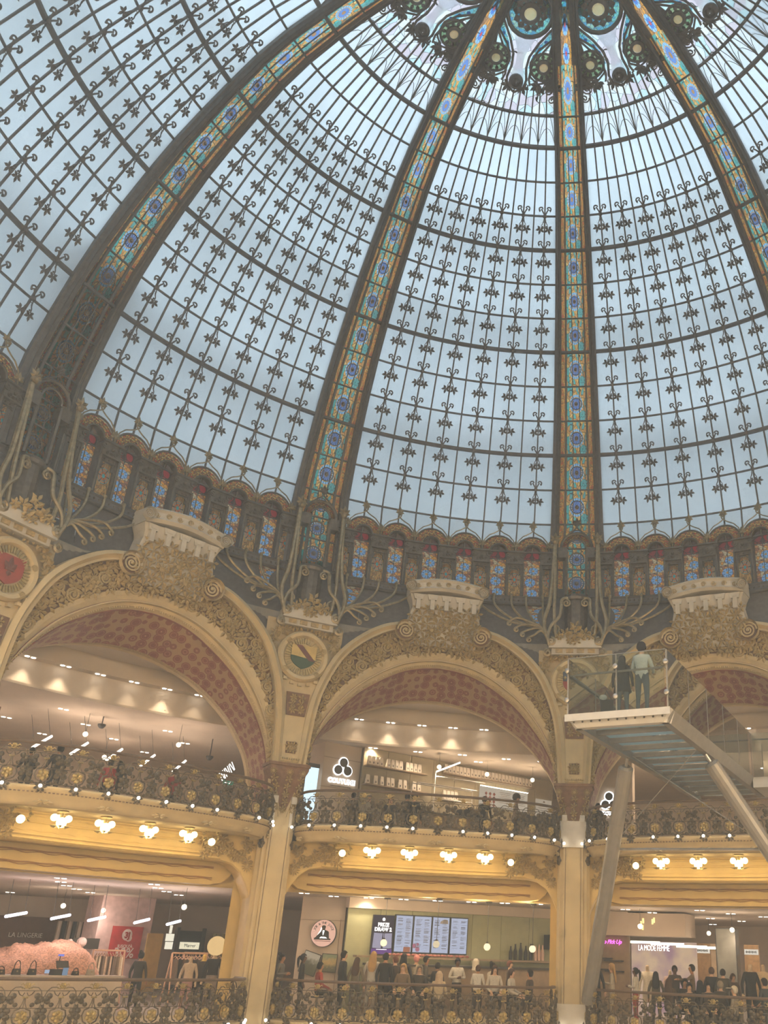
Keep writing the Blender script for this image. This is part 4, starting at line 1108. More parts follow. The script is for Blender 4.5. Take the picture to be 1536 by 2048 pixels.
def build_railing(k,up):
    z0=4.36 if up else .16
    t=empty('balcony_railing',BALLAB[(k,up)],'railing',ROTZ(BAYS[k])@T(0,BY-BB,z0),'iron balcony railings')
    I=T(0,-(BY-BB),-z0)
    def mk():
        b=MB(); b.tube([bal(q/60,.03)[0]+Vector((0,0,.82)) for q in range(61)],.034,6,sx=1.0)
        return b.mesh('handrail')
    ob('handrail',cached('handrail',mk),M['handrail'],t,T(0,-(BY-BB),0))
    for i in range(NP):
        tt=.05+.90*i/(NP-1); F=I@bal_frame(tt,z0,.03)
        pn=ob('railing_panel',cached('rpanel',panel_mesh),M['rail'],t,F)
        ob('rosette',cached('prosette',pan_rosette),M['railgold'],pn,T(0,0,.715)); ob('bow',cached('pbow',pan_bow),M['railgold'],pn,T(0,0,.715)); ob('flower_basket',cached('pbasket',pan_basket),M['railgold'],pn,T(0,0,.20))
        ob('bulb_cup',cached('bcup',bulb_cup),M['rail'],pn,T(0,-.10,-.02))
        if (i*7+k*3+up)%9!=4: ob('bulb',cached('bulb',bulb),M['bulb'],pn,T(0,-.10,-.02))
    for s in (0,1):
        tt=.0 if s==0 else 1.0; F=I@bal_frame(tt,z0,.0); h=1 if s==0 else -1
        def mk():
            b=MB(); b.spiral((.0,0,.62),(1,0,0),(0,0,1),.16,.03,1.6,.016,0,4,10); b.tube([(0,0,0),(0,0,.82)],.02,5)
            b.spiral((.03,0,.28),(1,0,0),(0,0,1),.18,.03,1.5,.016,2,4,10)
            b.tube([(0,-.05,.05),(-.02,-.10,-.15),(.02,-.12,-.32),(.10,-.12,-.40)],.018,5)
            for q in range(6): an=q*1.047; b.sph((.12+.07*math.cos(an),-.12,-.42+.07*math.sin(an)),.05,6,4)
            return b.mesh('end_scroll')
        es=ob('end_scroll',cached('endscroll',mk),M['rail'],t,F@S(h,1,1)); ob('bulb',cached('bulb',bulb),M['bulb'],es,T(.12,-.13,-.42))
def sweep_bal(sec,n=60,closed=False):
    b=MB(); rows=[]
    for q in range(n+1):
        p,tg,nn=bal(q/n); rows.append([p+nn*d+Vector((0,0,z)) for d,z in sec])
    b.grid(rows,closed=closed); return b
SLBL={1:'left',2:'middle',3:'right'}
def build_balcony_slab(k,up,idx):
    dz=0 if up else -4.2
    w=empty('trim_%d'%idx,'moulded balcony edge with dentils, %s bay, %s storey'%(SLBL[k],'upper' if up else 'lower'),'balcony edge',ROTZ(BAYS[k])@T(0,0,dz),None,'structure')
    ob('cornice',cached('bcorn',lambda:sweep_bal([(-.3,4.36),(.13,4.36),(.15,4.32),(.10,4.28),(.09,4.20),(.05,4.18),(.03,4.10),(-.03,4.05),(-.05,4.00),(-.14,3.99),(-.16,4.06),(-.5,4.08)]).mesh('cornice',True)),M['plaster'],w)
    def mk():
        b=MB()
        for q in range(110):
            F=bal_frame((q+.5)/110,4.235,.098); b.box((0,0,0),(.040,.03,.022),F)
        return b.mesh('dentil_row')
    ob('dentil_row',cached('bdent',mk),M['grooveline'],w)
    def mk():
        b=MB()
        for q in range(7):
            F=bal_frame((q+.5)/7,4.06,.06)
            leaf5(b,F@S(1,1,.6),0,0,0,.20,.05,3,1.2); leaf5(b,F@S(1,1,.6),0,0,math.pi,.20,.05,3,1.2)
        return b.mesh('edge_leaf')
    ob('edge_leaf',cached('bleaf',mk),M['plaster'],w)
    def mk():   # slab top and underside of the overhang
        b=MB(); n=40
        for z in (4.35,4.08):
            rows=[[],[]]
            for q in range(n+1):
                p,_,_=bal(q/n,-.1); rows[0].append(Vector((p.x,p.y,z))); a=math.atan2(p.x,p.y); rows[1].append(Vector((13.4*math.sin(a*1.0),13.4*math.cos(a*1.0),z)))
            b.grid(rows)
        return b.mesh('slab')
    ob('slab',cached('bslab',mk),M['plaster'],w)
    return w
OPEN=[(q*1.55,3.5) for q in range(8)]+[(12.4,3.5),(13.6,3.45),(14.7,3.28),(15.5,3.02),(16.15,2.70),(16.35,2.35)]
OPEN=[(a,z) for a,z in OPEN]
def build_fascia(k,idx):
    w=empty('trim_%d'%idx,'ochre frieze and rounded opening under the %s upper balcony'%SLBL[k],'frieze',ROTZ(BAYS[k]),None,'structure')
    def mk():
        b=MB(); o=[(-a,z) for a,z in OPEN[::-1]][:-1]+OPEN
        b.grid([[P(12.46,a,4.08) for a,z in o],[P(12.46,a,lin(4.08,z,.5)) for a,z in o],[P(12.46,a,z) for a,z in o],[P(12.52,a,z-.03) for a,z in o],[P(13.2,a,z) for a,z in o]])
        for s in (-1,1):
            b.grid([[P(12.46,s*a,4.08) for a in (16.35,18)],[P(12.46,s*a,-1.2) for a in (16.35,18)]]); b.grid([[P(12.46,s*16.35,2.35),P(13.2,s*16.35,2.35)],[P(12.46,s*16.35,-1.2),P(13.2,s*16.35,-1.2)]])
        return b.mesh('frieze_plate')
    ob('frieze_plate',cached('frieze',mk),M['ochre'],w)
    def mk():
        b=MB()
        for z,A,r in ((4.0,11.0,.03),(3.86,10.4,.018),(3.62,11.2,.022),(3.54,12.2,.03)):
            b.tube([P(12.43,lin(-A,A,q/24),z) for q in range(25)],r,5)
        for s in (-1,1): b.tube([P(12.43,s*10.4,3.86),P(12.43,s*10.9,3.75),P(12.43,s*11.2,3.62)],.02,5)
        b.tube([P(12.44,lin(-10.2,10.2,q/80),3.70+.012*math.sin(q*.9)) for q in range(81)],.009,4)
        return b.mesh('frieze_moulding')
    ob('frieze_moulding',cached('frmould',mk),M['ochre'],w)
    def mk():
        b=MB(); o=[(a,z) for a,z in [(q*1.6,0) for q in range(8)]+[(12.6,0),(13.8,.05),(14.6,.18),(15.1,.36),(15.25,.6)]]; o=[(-a,z) for a,z in o[::-1]][:-1]+o
        b.grid([[P(13.25,a,3.62) for a,z in o],[P(13.25,a,2.98+z) for a,z in o],[P(13.45,a,2.96+z) for a,z in o]])
        b.grid([[P(13.46,lin(-18,18,q/20),3.9) for q in range(21)],[P(13.46,lin(-18,18,q/20),2.94) for q in range(21)]])
        for s in (-1,1): b.grid([[P(13.25,s*15.2,3.7),P(13.25,s*18,3.7)],[P(13.25,s*15.2,-1),P(13.25,s*18,-1)]])
        return b.mesh('lintel')
    ob('lintel',cached('lintel',mk),M['ochre'],w)
    def mk():
        b=MB()
        for z,ph in ((3.34,0),(3.10,1)):
            for s_,r in ((0,.012),(1,.02)):
                pts=[]
                for q in range(121):
                    a=lin(-12.8,12.8,q/120); pts.append(P(13.225,a,z+.035*s_+.016*math.sin(q*.55+s_+ph)*(1 if s_==0 else .3)))
                b.tube(pts,r,4)
        return b.mesh('wavy_line')
    ob('wavy_line',cached('wavy',mk),M['wavy'],w)
    rnd=random.Random(31)
    for q in range(22):
        a=rnd.uniform(9.8,15.6); zb=interp(a,[p[0] for p in OPEN],[p[1] for p in OPEN]); z=lin(zb+.10,3.98,rnd.random())
        if q<5: a,z=((10.6,3.80),(11.9,3.72),(13.2,3.70),(14.4,3.62),(15.3,3.40))[q]
        for s in (-1,1):
            me=FLM if q<5 and q%2==0 else LF[q%3]
            ob('plaster_leaf' if me is not FLM else 'plaster_flower',me,M['plaster'],w,frame(12.43,s*a,z)@Matrix.Rotation(s*q*1.3,4,'Y')@S(.15))
    return w
M['wavy']=mat('brown_wavy_line',(.32,.17,.06),.7)
# lamps in the cove
M['globe']=emit('globe_glow',(1.0,.80,.40),5.0)
def lamp_parts():
    c=MB(); c.lathe([(.10,.20),(.13,.15),(.05,.12),(.03,.02)],10)
    for q in range(6): an=q*1.047; lobe(c,Matrix.Rotation(an,4,'Z')@Matrix.Rotation(R_(90),4,'X'),.02,-.02+.0,0,.20,.09,.04,-.13)
    for x,y in ((-.14,0),(.14,0),(0,.12)): c.tube([(0,0,.12),(x*.7,y*.7,.10),(x,y,.07)],.015,4)
    return c.mesh('lamp_canopy')
def globe(r): b=MB(); b.sph((0,0,0),r,12,8); return b.mesh('globe',True)
LORD=['first','second','third','fourth']
def build_lamps(k):
    for i,x in enumerate((-1.44,-.50,.50,1.44)):
        y=11.72-.03*abs(x); Mx=ROTZ(BAYS[k])@T(x,y,3.90)
        t=empty('ceiling_lamp','cluster of glowing globes, %s from the left under the %s upper balcony'%(LORD[i],SLBL[k]),'lamp',Mx,'globe lamps under the upper balcony')
        ob('lamp_canopy',cached('lcan',lamp_parts),M['gold'],t)
        for gx,gy,gz,r in ((-.145,0,.03,.075),(.145,0,.03,.075),(0,.13,.05,.07),(0,-.05,-.06,.105)): ob('globe',cached(('globe',r),lambda:globe(r)),M['globe'],t,T(gx,gy,gz))
        l=bpy.data.lights.new('lamp_light','POINT'); l.energy=7.5; l.color=(1,.74,.36); l.shadow_soft_size=.12; lo=bpy.data.objects.new('lamp_light',l); COL.objects.link(lo); lo.parent=t; lo.location=(0,.12,-.22)
    for s in (-1,1):
        t=empty('globe_lamp','single globe in a leaf wreath, %s end of the %s cove'%('left' if s<0 else 'right',SLBL[k]),'lamp',ROTZ(BAYS[k])@T(s*2.16,11.88,3.84),'single globes in the coves')
        def mk():
            b=MB()
            for q in range(9): an=q*.698; leaf5(b,None,.16*math.cos(an),.12+.12*math.sin(an),an,.11,.05,3,1.6,yb=.04)
            b.tube([(0,.2,.12),(0,.0,.06)],.03,6); return b.mesh('wreath')
        ob('wreath',cached('wreath',mk),M['gold'],t); ob('globe',cached(('globe',.085),lambda:globe(.085)),M['globe'],t,T(0,-.02,0))
for k in (1,2,3):
    build_fascia(k,30+k)
    build_balcony_slab(k,1,40+k); build_balcony_slab(k,0,50+k)
    build_railing(k,1); build_railing(k,0); build_lamps(k)
# ================================================================== FLOORS, CEILINGS AND SHOPS BEHIND THE BALCONIES
def sector(b,R0,R1,z,a0,a1,n=48,z1=None):
    b.grid([[P(R0,lin(a0,a1,k/n),z) for k in range(n+1)],[P(R1,lin(a0,a1,k/n),z if z1 is None else z1) for k in range(n+1)]]); return b
AL,AR=-92,74
M['shopwall']=mat('beige_shop_wall',(.56,.46,.36),.8,0,.05,2)
M['shopceil']=mat('shop_ceiling',(.66,.57,.47),.85,0,.04,2)
M['tilefloor']=mat('stone_floor',(.42,.36,.30),.5,0,.08,3)
def S_(name,b,m,label,cat): o=b.build(name,m); return tag(o,label,cat,None,'structure')
S_('floor',sector(MB(),13.2,36,.14,AL,AR),M['tilefloor'],'stone floor of the lower gallery','floor')
S_('floor_upper',sector(MB(),13.2,30,4.34,AL,AR),M['tilefloor'],'stone floor of the upper gallery','floor')
b=MB(); sector(b,13.42,36,2.96,AL,AR); S_('ceiling',b,M['shopceil'],'pale shop ceiling of the lower gallery','ceiling')
b=MB(); sector(b,14.1,15.30,8.45,AL,AR); sector(b,15.30,15.30,8.45,AL,AR,48,8.02); sector(b,15.30,15.62,8.02,AL,AR); sector(b,15.62,15.62,8.02,AL,AR,48,7.38); sector(b,15.50,15.62,7.38,AL,AR); sector(b,15.50,15.50,7.38,AL,AR,48,7.32); sector(b,15.50,30,7.32,AL,AR)
S_('ceiling_upper',b,M['shopceil'],'stepped cove ceiling behind the plaster arches','ceiling')
b=MB(); sector(b,27,27,.1,AL,AR,48,3.0); S_('wall_back',b,M['shopwall'],'far shop wall of the lower gallery','wall')
b=MB(); sector(b,24,24,4.3,AL,AR,48,7.4); S_('wall_upper',b,M['shopwall'],'far shop wall of the upper gallery','wall')
# other half of the hall, behind the camera: plain storeys that close the room
b=MB(); n=40
for z0,z1,R in ((-9,.1,12.9),(.1,3.2,15.5),(3.2,4.35,12.9),(4.35,8.4,15.5),(8.4,13.0,12.9)):
    sector(b,R,R,z0,AR,360+AL,n,z1)
for z in (.1,3.2,4.35,8.4): sector(b,12.9,15.5,z,AR,360+AL,n)
S_('wall_behind',b,M['plaster'],'cream storeys on the near side of the hall','wall')
b=MB(); sector(b,0.01,13.5,-9,0,360,60); S_('floor_ground',b,M['tilefloor'],'ground floor of the hall far below','floor')
b=MB(); sector(b,12.4,12.4,-9,AL,AR,48,-.2); S_('wall_below',b,M['plaster'],'storeys below the lower balcony','wall')
# the rest of the dome, out of view
b=MB()
for k in range(5):
    az=A0+108+36*k
    for j in range(12):
        E0,E1=edge(j),edge(j+1); b.grid([[ring_pt(j,lin(-E0,E0,q/4)) for q in range(5)],[ring_pt(j+1,lin(-E1,E1,q/4)) for q in range(5)]])
        for q in range(-10,0): b.v[q]=tuple(ROTZ(az)@Vector(b.v[q]))
    b.grid([[D(lin(-16,16,q/4),r) for q in range(5)] for r in (6.2,5,4,3,2,1.2)])
    for q in range(-30,0): b.v[q]=tuple(ROTZ(az)@Vector(b.v[q]))
S_('window_6',b,M['pane'],'frosted dome glazing over the near half of the hall','dome glazing')
b=MB()
for k in range(6):
    az=A0+72+36*k+ (0 if k else 0)
    if k==0: continue
    rb=rib_sweep([(-1,-.05),(-1,.2),(1,.2),(1,-.05)],0,len(RIBR)-1); b.add([ROTZ(az)@Vector(v) for v in rb.v],rb.f)
sector(b,12.75,12.75,10.2,AR,360+AL,40,13.1)
S_('trim_22',b,M['iron'],'dome ribs and drum over the near half of the hall','dome rib')
b=MB(); b.lathe([(1.25,24.0),(1.25,24.4),(.02,24.5)],20); S_('trim_23',b,M['iron'],'closed lantern ring at the top of the dome','lantern')
# ------------------------------------------------------------------ lights of the shops
def spot(x,y,z,e,col=(1,.82,.60),ang=140,size=.06,blend=.6,tilt=None,parent=None):
    l=bpy.data.lights.new('downlight_beam','SPOT'); l.energy=e; l.color=col; l.spot_size=R_(ang); l.spot_blend=blend; l.shadow_soft_size=size
    o=bpy.data.objects.new('downlight_beam',l); COL.objects.link(o); o.location=(x,y,z)
    if tilt: o.rotation_euler=tilt
    return o
M['white_led']=emit('white_led',(1,.93,.82),9)
M['led_off']=mat('downlight_trim',(.5,.47,.42),.5)
def dl_mesh():
    b=MB()
    for s in (-1,1): b.lathe([(.055,-.005),(.055,-.012),(.001,-.012)],10,T(s*.08,0,0),False)
    return b.mesh('downlight')
def downlight(R,a,z,label,group,e=0,ang=130,col=(1,.82,.60)):
    o=ob('downlight',cached('dl',dl_mesh),M['white_led'],None,frame(R,a,z)); tag(o,label,'downlight',group)
    if e: p=P(R,a,z); spot(p.x,p.y,z-.05,e,col,ang)
    return o
rnd=random.Random(4)
# upper cove: twin spots in the soffit that throw scallops on the bulkhead
for i,a in enumerate([-64,-60.6,-57.2,-53.8,-50.4,-47,-43.6,-40.2,-36.8,-19.2,-15.6,-12,-8.4,-4.8,18,21.6,25.2,28.8]):
    downlight(15.42,a,8.02,'twin downlight in the lit cove above the %s upper shops'%('left' if a<-30 else 'middle' if a<6 else 'right'),'twin downlights in the upper cove',58 if i in (0,1,3,4,7,10,11,12,15,16) else 18,72)
for i in range(18):
    a=-65+31*((i*7)%18)/17+rnd.uniform(-.6,.6); R=16.4+6*((i*5)%18)/17; downlight(R,a,7.32,'small downlight in the pink ceiling of the upper left shop','downlights of the upper left shop',40 if i%5==0 else 0,150,(1,.74,.58))
for i,(R,a) in enumerate(((16,-17),(16,-12),(16,-7),(16.3,-2),(16.5,2),(17,-5),(16.2,14),(16.5,19),(17,24),(18,30),(16.2,34))):
    downlight(R,a,7.32,'small downlight above the %s'%('coffee counter' if a<6 else 'upper right shop'),'downlights of the upper shops',80 if i%2==0 else 30,150,(1,.80,.58))
for i in range(30):
    a=-66+34*((i*11)%30)/29; R=14.0+11.5*((i*7)%30)/29; downlight(R,a,2.96,'twin downlight in the ceiling of the lower left shop','downlights of the lower left shop',60 if i%4==0 else 0,150,(1,.80,.68))
for i in range(8):
    a=-24+26*((i*3)%8)/7; R=14.0+.7*((i*5)%8)/7; downlight(R,a,2.96,'twin downlight above the juice bar','downlights of the juice bar',34 if i%2==0 else 0,150,(1,.82,.60))
for i in range(30):
    a=9+33*((i*11)%30)/29; R=14.0+11.5*((i*7)%30)/29; downlight(R,a,2.96,'twin downlight in the ceiling of the lower right shop','downlights of the lower right shop',48 if i%4==0 else 0,150,(1,.80,.62))
# bare warm fill lights added in the unseen near-side storeys to light the plaster
for i in range(10):
    a=AR+16+ (360+AL-AR-32)*i/9
    for z,e in ((2.9,600),(7.6,600)):
        p=P(14.4,a,z); l=bpy.data.lights.new('gallery_fill','POINT'); l.energy=e; l.color=(1,.85,.64); l.shadow_soft_size=.25; o=bpy.data.objects.new('gallery_fill',l); COL.objects.link(o); o.location=p
# ------------------------------------------------------------------ helpers for shop planes and lettering
def plane(P0,dr,z=0.0,s=0.0,d=0.0):      # X along the wall to the right, Y into the wall, Z up
    l=math.hypot(*dr); X=Vector((dr[0]/l,dr[1]/l,0)); Y=Vector((-X.y,X.x,0)); o=Vector((P0[0],P0[1],0))+X*s+Y*d
    return Matrix(((X.x,Y.x,0,o.x),(X.y,Y.y,0,o.y),(0,0,1,z),(0,0,0,1)))
def text_mesh(s,size,ext=.004,shear=0.0,align='CENTER',bold=0.0,spacing=1.0):
    c=bpy.data.curves.new('lettering','FONT'); c.body=s; c.size=size; c.extrude=ext; c.shear=shear; c.align_x=align; c.align_y='CENTER'; c.offset=bold; c.space_character=spacing; c.resolution_u=3
    o=bpy.data.objects.new('lettering',c); COL.objects.link(o)
    dg=bpy.context.evaluated_depsgraph_get(); me=bpy.data.meshes.new_from_object(o.evaluated_get(dg)); bpy.data.objects.remove(o); bpy.data.curves.remove(c)
    me.transform(Matrix.Rotation(R_(90),4,'X')); me.materials.clear(); me.name='lettering'; return me
def text(s,size,m,parent,Mx,**k): return ob('lettering',text_mesh(s,size,**k),m,parent,Mx)
E_white=emit('sign_white',(1,.97,.92),2.4); E_black=mat('sign_black',(.02,.02,.02),.5)
M['dark']=mat('dark_panel',(.06,.055,.05),.5); M['charcoal']=mat('charcoal',(.03,.03,.032),.6)
M['chrome']=mat('brushed_steel',(.55,.53,.50),.3,.8); M['wood']=mat('oak',(.42,.26,.12),.6,0,.2,8)
M['glass']=glassy('clear_glass',(.93,.97,.95)); M['shelf']=mat('shelf_wood',(.30,.22,.14),.6)
# ================================================================== UPPER MIDDLE: COFFEE COUNTER
UP=((-4.9,15.2),(.776,.631)); SGN=((-6.0,14.6),(.776,.631))
w=empty('wall_coffee','olive panelled back wall of the coffee counter','wall',plane(*UP),None,'structure')
M['olive']=mat('olive_panel',(.30,.25,.16),.7,0,.06)
for i in range(9):
    b=MB(); b.box((.42+.86*i,.05,5.83),(.85,.08,2.96)); b.build('panel',M['olive'],w)
def box_thing(name,label,cat,Mx,dim,m,group=None,bev=0):
    b=MB(); b.box((0,0,0),dim); o=b.build(name,m,None,Mx); return tag(o,label,cat,group)
t=empty('sign_pillar','beige pillar with the backlit three-drop coffee logo','sign',plane(*SGN,0,0,0))
b=MB(); b.box((.63,.45,5.85),(1.26,.9,3.0)); b.build('pillar_body',M['shopwall'],t)
b=MB(); b.box((.63,-.004,6.88),(1.26,.008,.012)); b.box((.63,-.004,6.02),(1.26,.008,.012)); b.build('panel_joint',M['grooveline'],t)
M['drop']=mat('logo_dark_brown',(.055,.045,.035),.6)
E_halo=emit('logo_halo',(.95,.97,1),3.2)
def drop(b,cx,cz,r,tip):
    pts=[(cx+r*math.cos(q),cz+r*math.sin(q)) for q in [2*math.pi*k/20 for k in range(20)]]
    if tip: pts=[(x+(.0),z) for x,z in pts]; pts[8]=(cx-r*.75,cz+r*1.15); pts[7]=(cx-r*.35,cz+r*1.05)
    return pts
lg=MB()
for cx,cz,tp in ((.66,6.78,0),(.50,6.55,0),(.82,6.55,1)):
    lg.prism(drop(lg,cx,cz,.165,tp),-.03,-.012)
lo=lg.build('logo_glow',E_halo,t)
for cx,cz,tp in ((.66,6.78,0),(.50,6.55,0),(.82,6.55,1)):
    b=MB(); b.prism(drop(b,cx,cz,.135,tp),-.05,-.03); b.build('logo_drop',M['drop'],lo)
text('COUTUME',.19,E_halo,t,T(.66,-.03,6.22),bold=.012,spacing=1.0); text('COUTUME',.19,mat('letter_grey',(.22,.2,.17),.6),t,T(.66,-.045,6.22),bold=-.002)
text('CAFÉ DE FRANCE DE LA TERRE',.05,M['drop'],t,T(.66,-.01,6.02+.05),bold=.0)
# light box left of the pillar
t=empty('light_box','tall pale blue light box left of the coffee logo pillar','light box',plane(*SGN,0,-.42,-.05))
b=MB(); b.box((.10,.05,5.75),(.34,.12,1.5)); b.build('light_face',emit('lightbox_blue',(.62,.82,.95),1.5),t); b=MB(); b.box((.10,.06,6.55),(.38,.16,.12)); b.box((.10,.06,4.97),(.38,.16,.08)); b.build('light_frame',M['dark'],t)
# shelves with coffee bags
M['bag']=mat('kraft_white_bag',(.66,.58,.48),.7,0,.06); M['bagprint']=mat('bag_print',(.10,.08,.07),.7)
def bag_mesh():
    b=MB(); b.hexa([Vector((-.065,-.045,0)),Vector((.065,-.045,0)),Vector((.065,.045,0)),Vector((-.065,.045,0)),Vector((-.06,-.012,.25)),Vector((.06,-.012,.25)),Vector((.06,.012,.25)),Vector((-.06,.012,.25))]); b.box((0,0,.262),(.115,.012,.03)); return b.mesh('coffee_bag')
def bag_label(): b=MB(); b.add([Vector((-.02,-.0475,.05)),Vector((.02,-.0475,.05)),Vector((.02,-.039,.11)),Vector((-.02,-.039,.11))],[(0,1,2,3)]); return b.mesh('bag_label')
def shelf(s0,s1,z,label,zs=None):
    b=MB(); b.box(((s0+s1)/2,-.12,0),(s1-s0,.26,.035)); o=b.build('wall_shelf',M['shelf'],None,plane(*UP,z)); tag(o,label,'shelf'); return o
def bags(slist,z,label,group):
    for i_,s in enumerate(slist):
        o=ob('coffee_bag',cached('bag',bag_mesh),M['bag'],None,plane(*UP,z,s,-.12)@Matrix.Rotation(rnd.uniform(-.15,.15),4,'Z')); tag(o,'white coffee bag, %s from the left %s'%(ORDS[i_],label),'coffee bag',group); ob('bag_label',cached('bagl',bag_label),M['bagprint'],o)
shelf(0.02,2.2,6.76,'upper wooden shelf of coffee bags beside the logo pillar'); shelf(0.02,2.3,6.20,'lower wooden shelf of coffee bags beside the logo pillar'); shelf(2.9,6.7,6.92,'long wooden shelf of coffee bags right of the steel frame')
bags([.12,.26,.40,.54,.80,.95,1.10,1.25,1.50,1.64,1.80,1.95],6.78,'on the upper shelf beside the logo pillar','bags on the upper shelf')
bags([.12,.40,.62,.85,1.0,1.28,1.46,1.80,1.98],6.22,'on the lower shelf beside the logo pillar','bags on the lower shelf')
bags([2.98+.148*i for i in range(25)],6.94,'in the long row on the right shelf','bags on the long shelf')
bags([2.98,3.13,3.28,3.43],6.12,'on the steel frame behind the counter','bags on the steel frame')
t=empty('display_stand','bent steel tube shelf frame with a light bar over the counter','display frame',plane(*UP,0,0,-.9))
for p in ([(2.05,0,5.2),(2.05,0,6.75),(2.75,-.3,7.1)],[(2.05,0,6.62),(4.0,0,6.66)],[(1.2,0,5.9),(1.25,0,6.30),(3.5,0,6.33),(3.55,0,5.4)],[(1.25,-.25,6.30),(3.5,-.25,6.33)],[(2.05,0,5.95),(3.5,0,5.98)]):
    b=MB(); b.tube(p,.018,5); b.build('steel_tube',M['chrome'],t)
b=MB(); b.tube([(2.08,0,6.76),(2.75,-.3,7.1)],.03,6); b.build('light_bar',emit('light_bar',(1,.95,.85),2.2),t)
t=empty('menu_board','cream coffee menu board with a pattern of brown diamonds','menu board',plane(*UP,0,0,-.06))
b=MB(); b.box((5.46,0,6.42),(2.05,.05,.62)); b.build('board',emit('board_lit',(.85,.72,.55),.55),t)
b=MB(); b.box((5.46,-.03,6.745),(2.05,.06,.02)); b.build('light_strip',emit('strip_warm',(1,.9,.7),6),t)
b=MB()
for i in range(3):
    for j in range(4): b.prism([(4.62+.17*i,6.16+.12*j),(4.68+.17*i,6.22+.12*j),(4.74+.17*i,6.16+.12*j),(4.68+.17*i,6.10+.12*j)],-.034,-.026)
b.build('diamond_pattern',M['redline'],t)
b=MB()
for i in range(2):
    for j in range(7): b.box((5.50+.62*i,-.03,6.62-.055*j),(.50-.06*(j%3),.006,.012))
b.build('menu_lines',M['grooveline'],t)
t=empty('menu_card','small cream menu card at the right end of the coffee wall','menu board',plane(*UP,0,0,-.05))
b=MB(); b.box((7.25,0,6.33),(.72,.03,.58)); b.build('card',emit('card_lit',(.85,.70,.52),.45),t)
b=MB(); b.prism([(7.20,6.52),(7.25,6.58),(7.30,6.52)],-.025,-.018)
for j in range(5): b.box((7.25,-.02,6.46-.07*j),(.5-.08*(j%2),.006,.012))
b.build('menu_lines',M['grooveline'],t)
t=empty('coffee_counter','dark coffee counter with machines below the menu board','counter',plane(*UP,0,0,-1.5))
b=MB(); b.box((4.2,0,4.85),(6.0,.6,1.0)); b.build('counter_body',M['shelf'],t); b=MB(); b.box((4.2,0,5.37),(6.1,.7,.05)); b.build('worktop',M['dark'],t)
for i,(s,wd,h) in enumerate(((5.2,.7,.32),(6.0,.3,.42),(6.6,.26,.5),(3.0,.8,.2))):
    b=MB(); b.box((0,0,h/2),(wd,.4,h)); b.box((0,0,h+.02),(wd*.9,.36,.04)); b.lathe([(.05,h),(.07,h+.12),(.02,h+.13)],10)
    o=b.build('coffee_machine',M['charcoal'],None,plane(*UP,5.40,s,-1.5)); tag(o,'dark %s machine on the coffee counter'%('wide espresso','tall grinder','slim filter','low pastry')[i],'coffee machine')
# ================================================================== LOWER MIDDLE: JUICE BAR
CAFE=((-4.7,14.1),(5.79,3.09))
w=empty('wall_juice','sage green panelled back wall of the juice bar','wall',plane(*CAFE),None,'structure')
M['sage']=mat('sage_panel',(.36,.36,.21),.6,0,.06)
for i in range(7):
    b=MB(); b.box((.47+.95*i,.05,1.42),(.94,.08,2.58)); b.build('panel',M['sage'],w)
b=MB(); b.box((3.3,.0,2.83),(6.7,.3,.27)); b.build('bulkhead',M['shopwall'],w)
# pillar with the round sign
t=empty('round_sign_pillar','beige pillar carrying the round pink juice bar sign','pillar',T(0,14.3,0))
b=MB(); b.box((-5.42,.35,1.56),(1.22,.7,2.8)); b.build('pillar_body',M['shopwall'],t); b=MB(); b.box((-5.42,-.004,2.36),(1.22,.008,.012)); b.box((-4.92,-.004,1.3),(.012,.008,2.2)); b.build('panel_joint',M['grooveline'],t)
t=empty('round_sign','round pink lit sign with a capped figure and curved black lettering','sign',T(-5.33,14.18,2.03))
b=MB(); b.lathe([(.345,-.10),(.345,.05),(.335,.055)],36,X90,True); b.build('sign_drum',M['dark'],t)
b=MB(); b.lathe([(.335,.056),(.001,.058)],36,X90,False); b.build('sign_face',emit('sign_pink',(.92,.52,.38),.95),t)
fig=[(-.235,-.13),(-.235,-.165),(.215,-.165),(.215,-.13),(.17,-.13),(.15,.03),(.12,.06),(.04,.085),(.045,.11),(.055,.15),(.05,.185),(.0,.20),(-.045,.185),(-.055,.15),(-.035,.11),(-.03,.085),(-.09,.05),(-.19,-.10)]
b=MB(); b.prism(fig,-.072,-.062); b.build('sign_figure',E_black,t)
b=MB(); b.prism([(-.02,.07),(.03,.07),(.02,.0),(.0,-.06),(-.015,.0)],-.076,-.073); b.prism([(-.09,-.125),(.12,-.125),(.07,-.09),(-.05,-.09)],-.076,-.073); b.prism([(-.16,-.06),(-.06,.05),(-.05,.15),(-.075,.13),(-.09,.06)],-.076,-.073); b.build('sign_highlight',E_white,t)
for i,ch in enumerate('JOE & THE JUICE'):
    if ch==' ': continue
    q=R_(158-136*i/14); r=.262
    text(ch,.085,E_black,t,T(r*math.cos(q),-.066,r*math.sin(q)-.005)@Matrix.Rotation(math.pi/2-q if False else -(q-math.pi/2),4,'Y'),bold=.001)
b=MB(); b.box((0,-.066,-.195),(.42,.004,.012)); b.build('sign_smallprint',M['redline'],t)
def poster(name,label,c,wd,h,tilt,mt,frm):
    t=empty(name,label,'picture',T(c[0],14.22,c[1])@Matrix.Rotation(tilt,4,'Y')); b=MB(); b.box((0,0,0),(wd+.04,.03,h+.04)); b.build('picture_frame',frm,t); b=MB(); b.box((0,-.018,0),(wd,.01,h)); b.build('picture_print',mt,t)
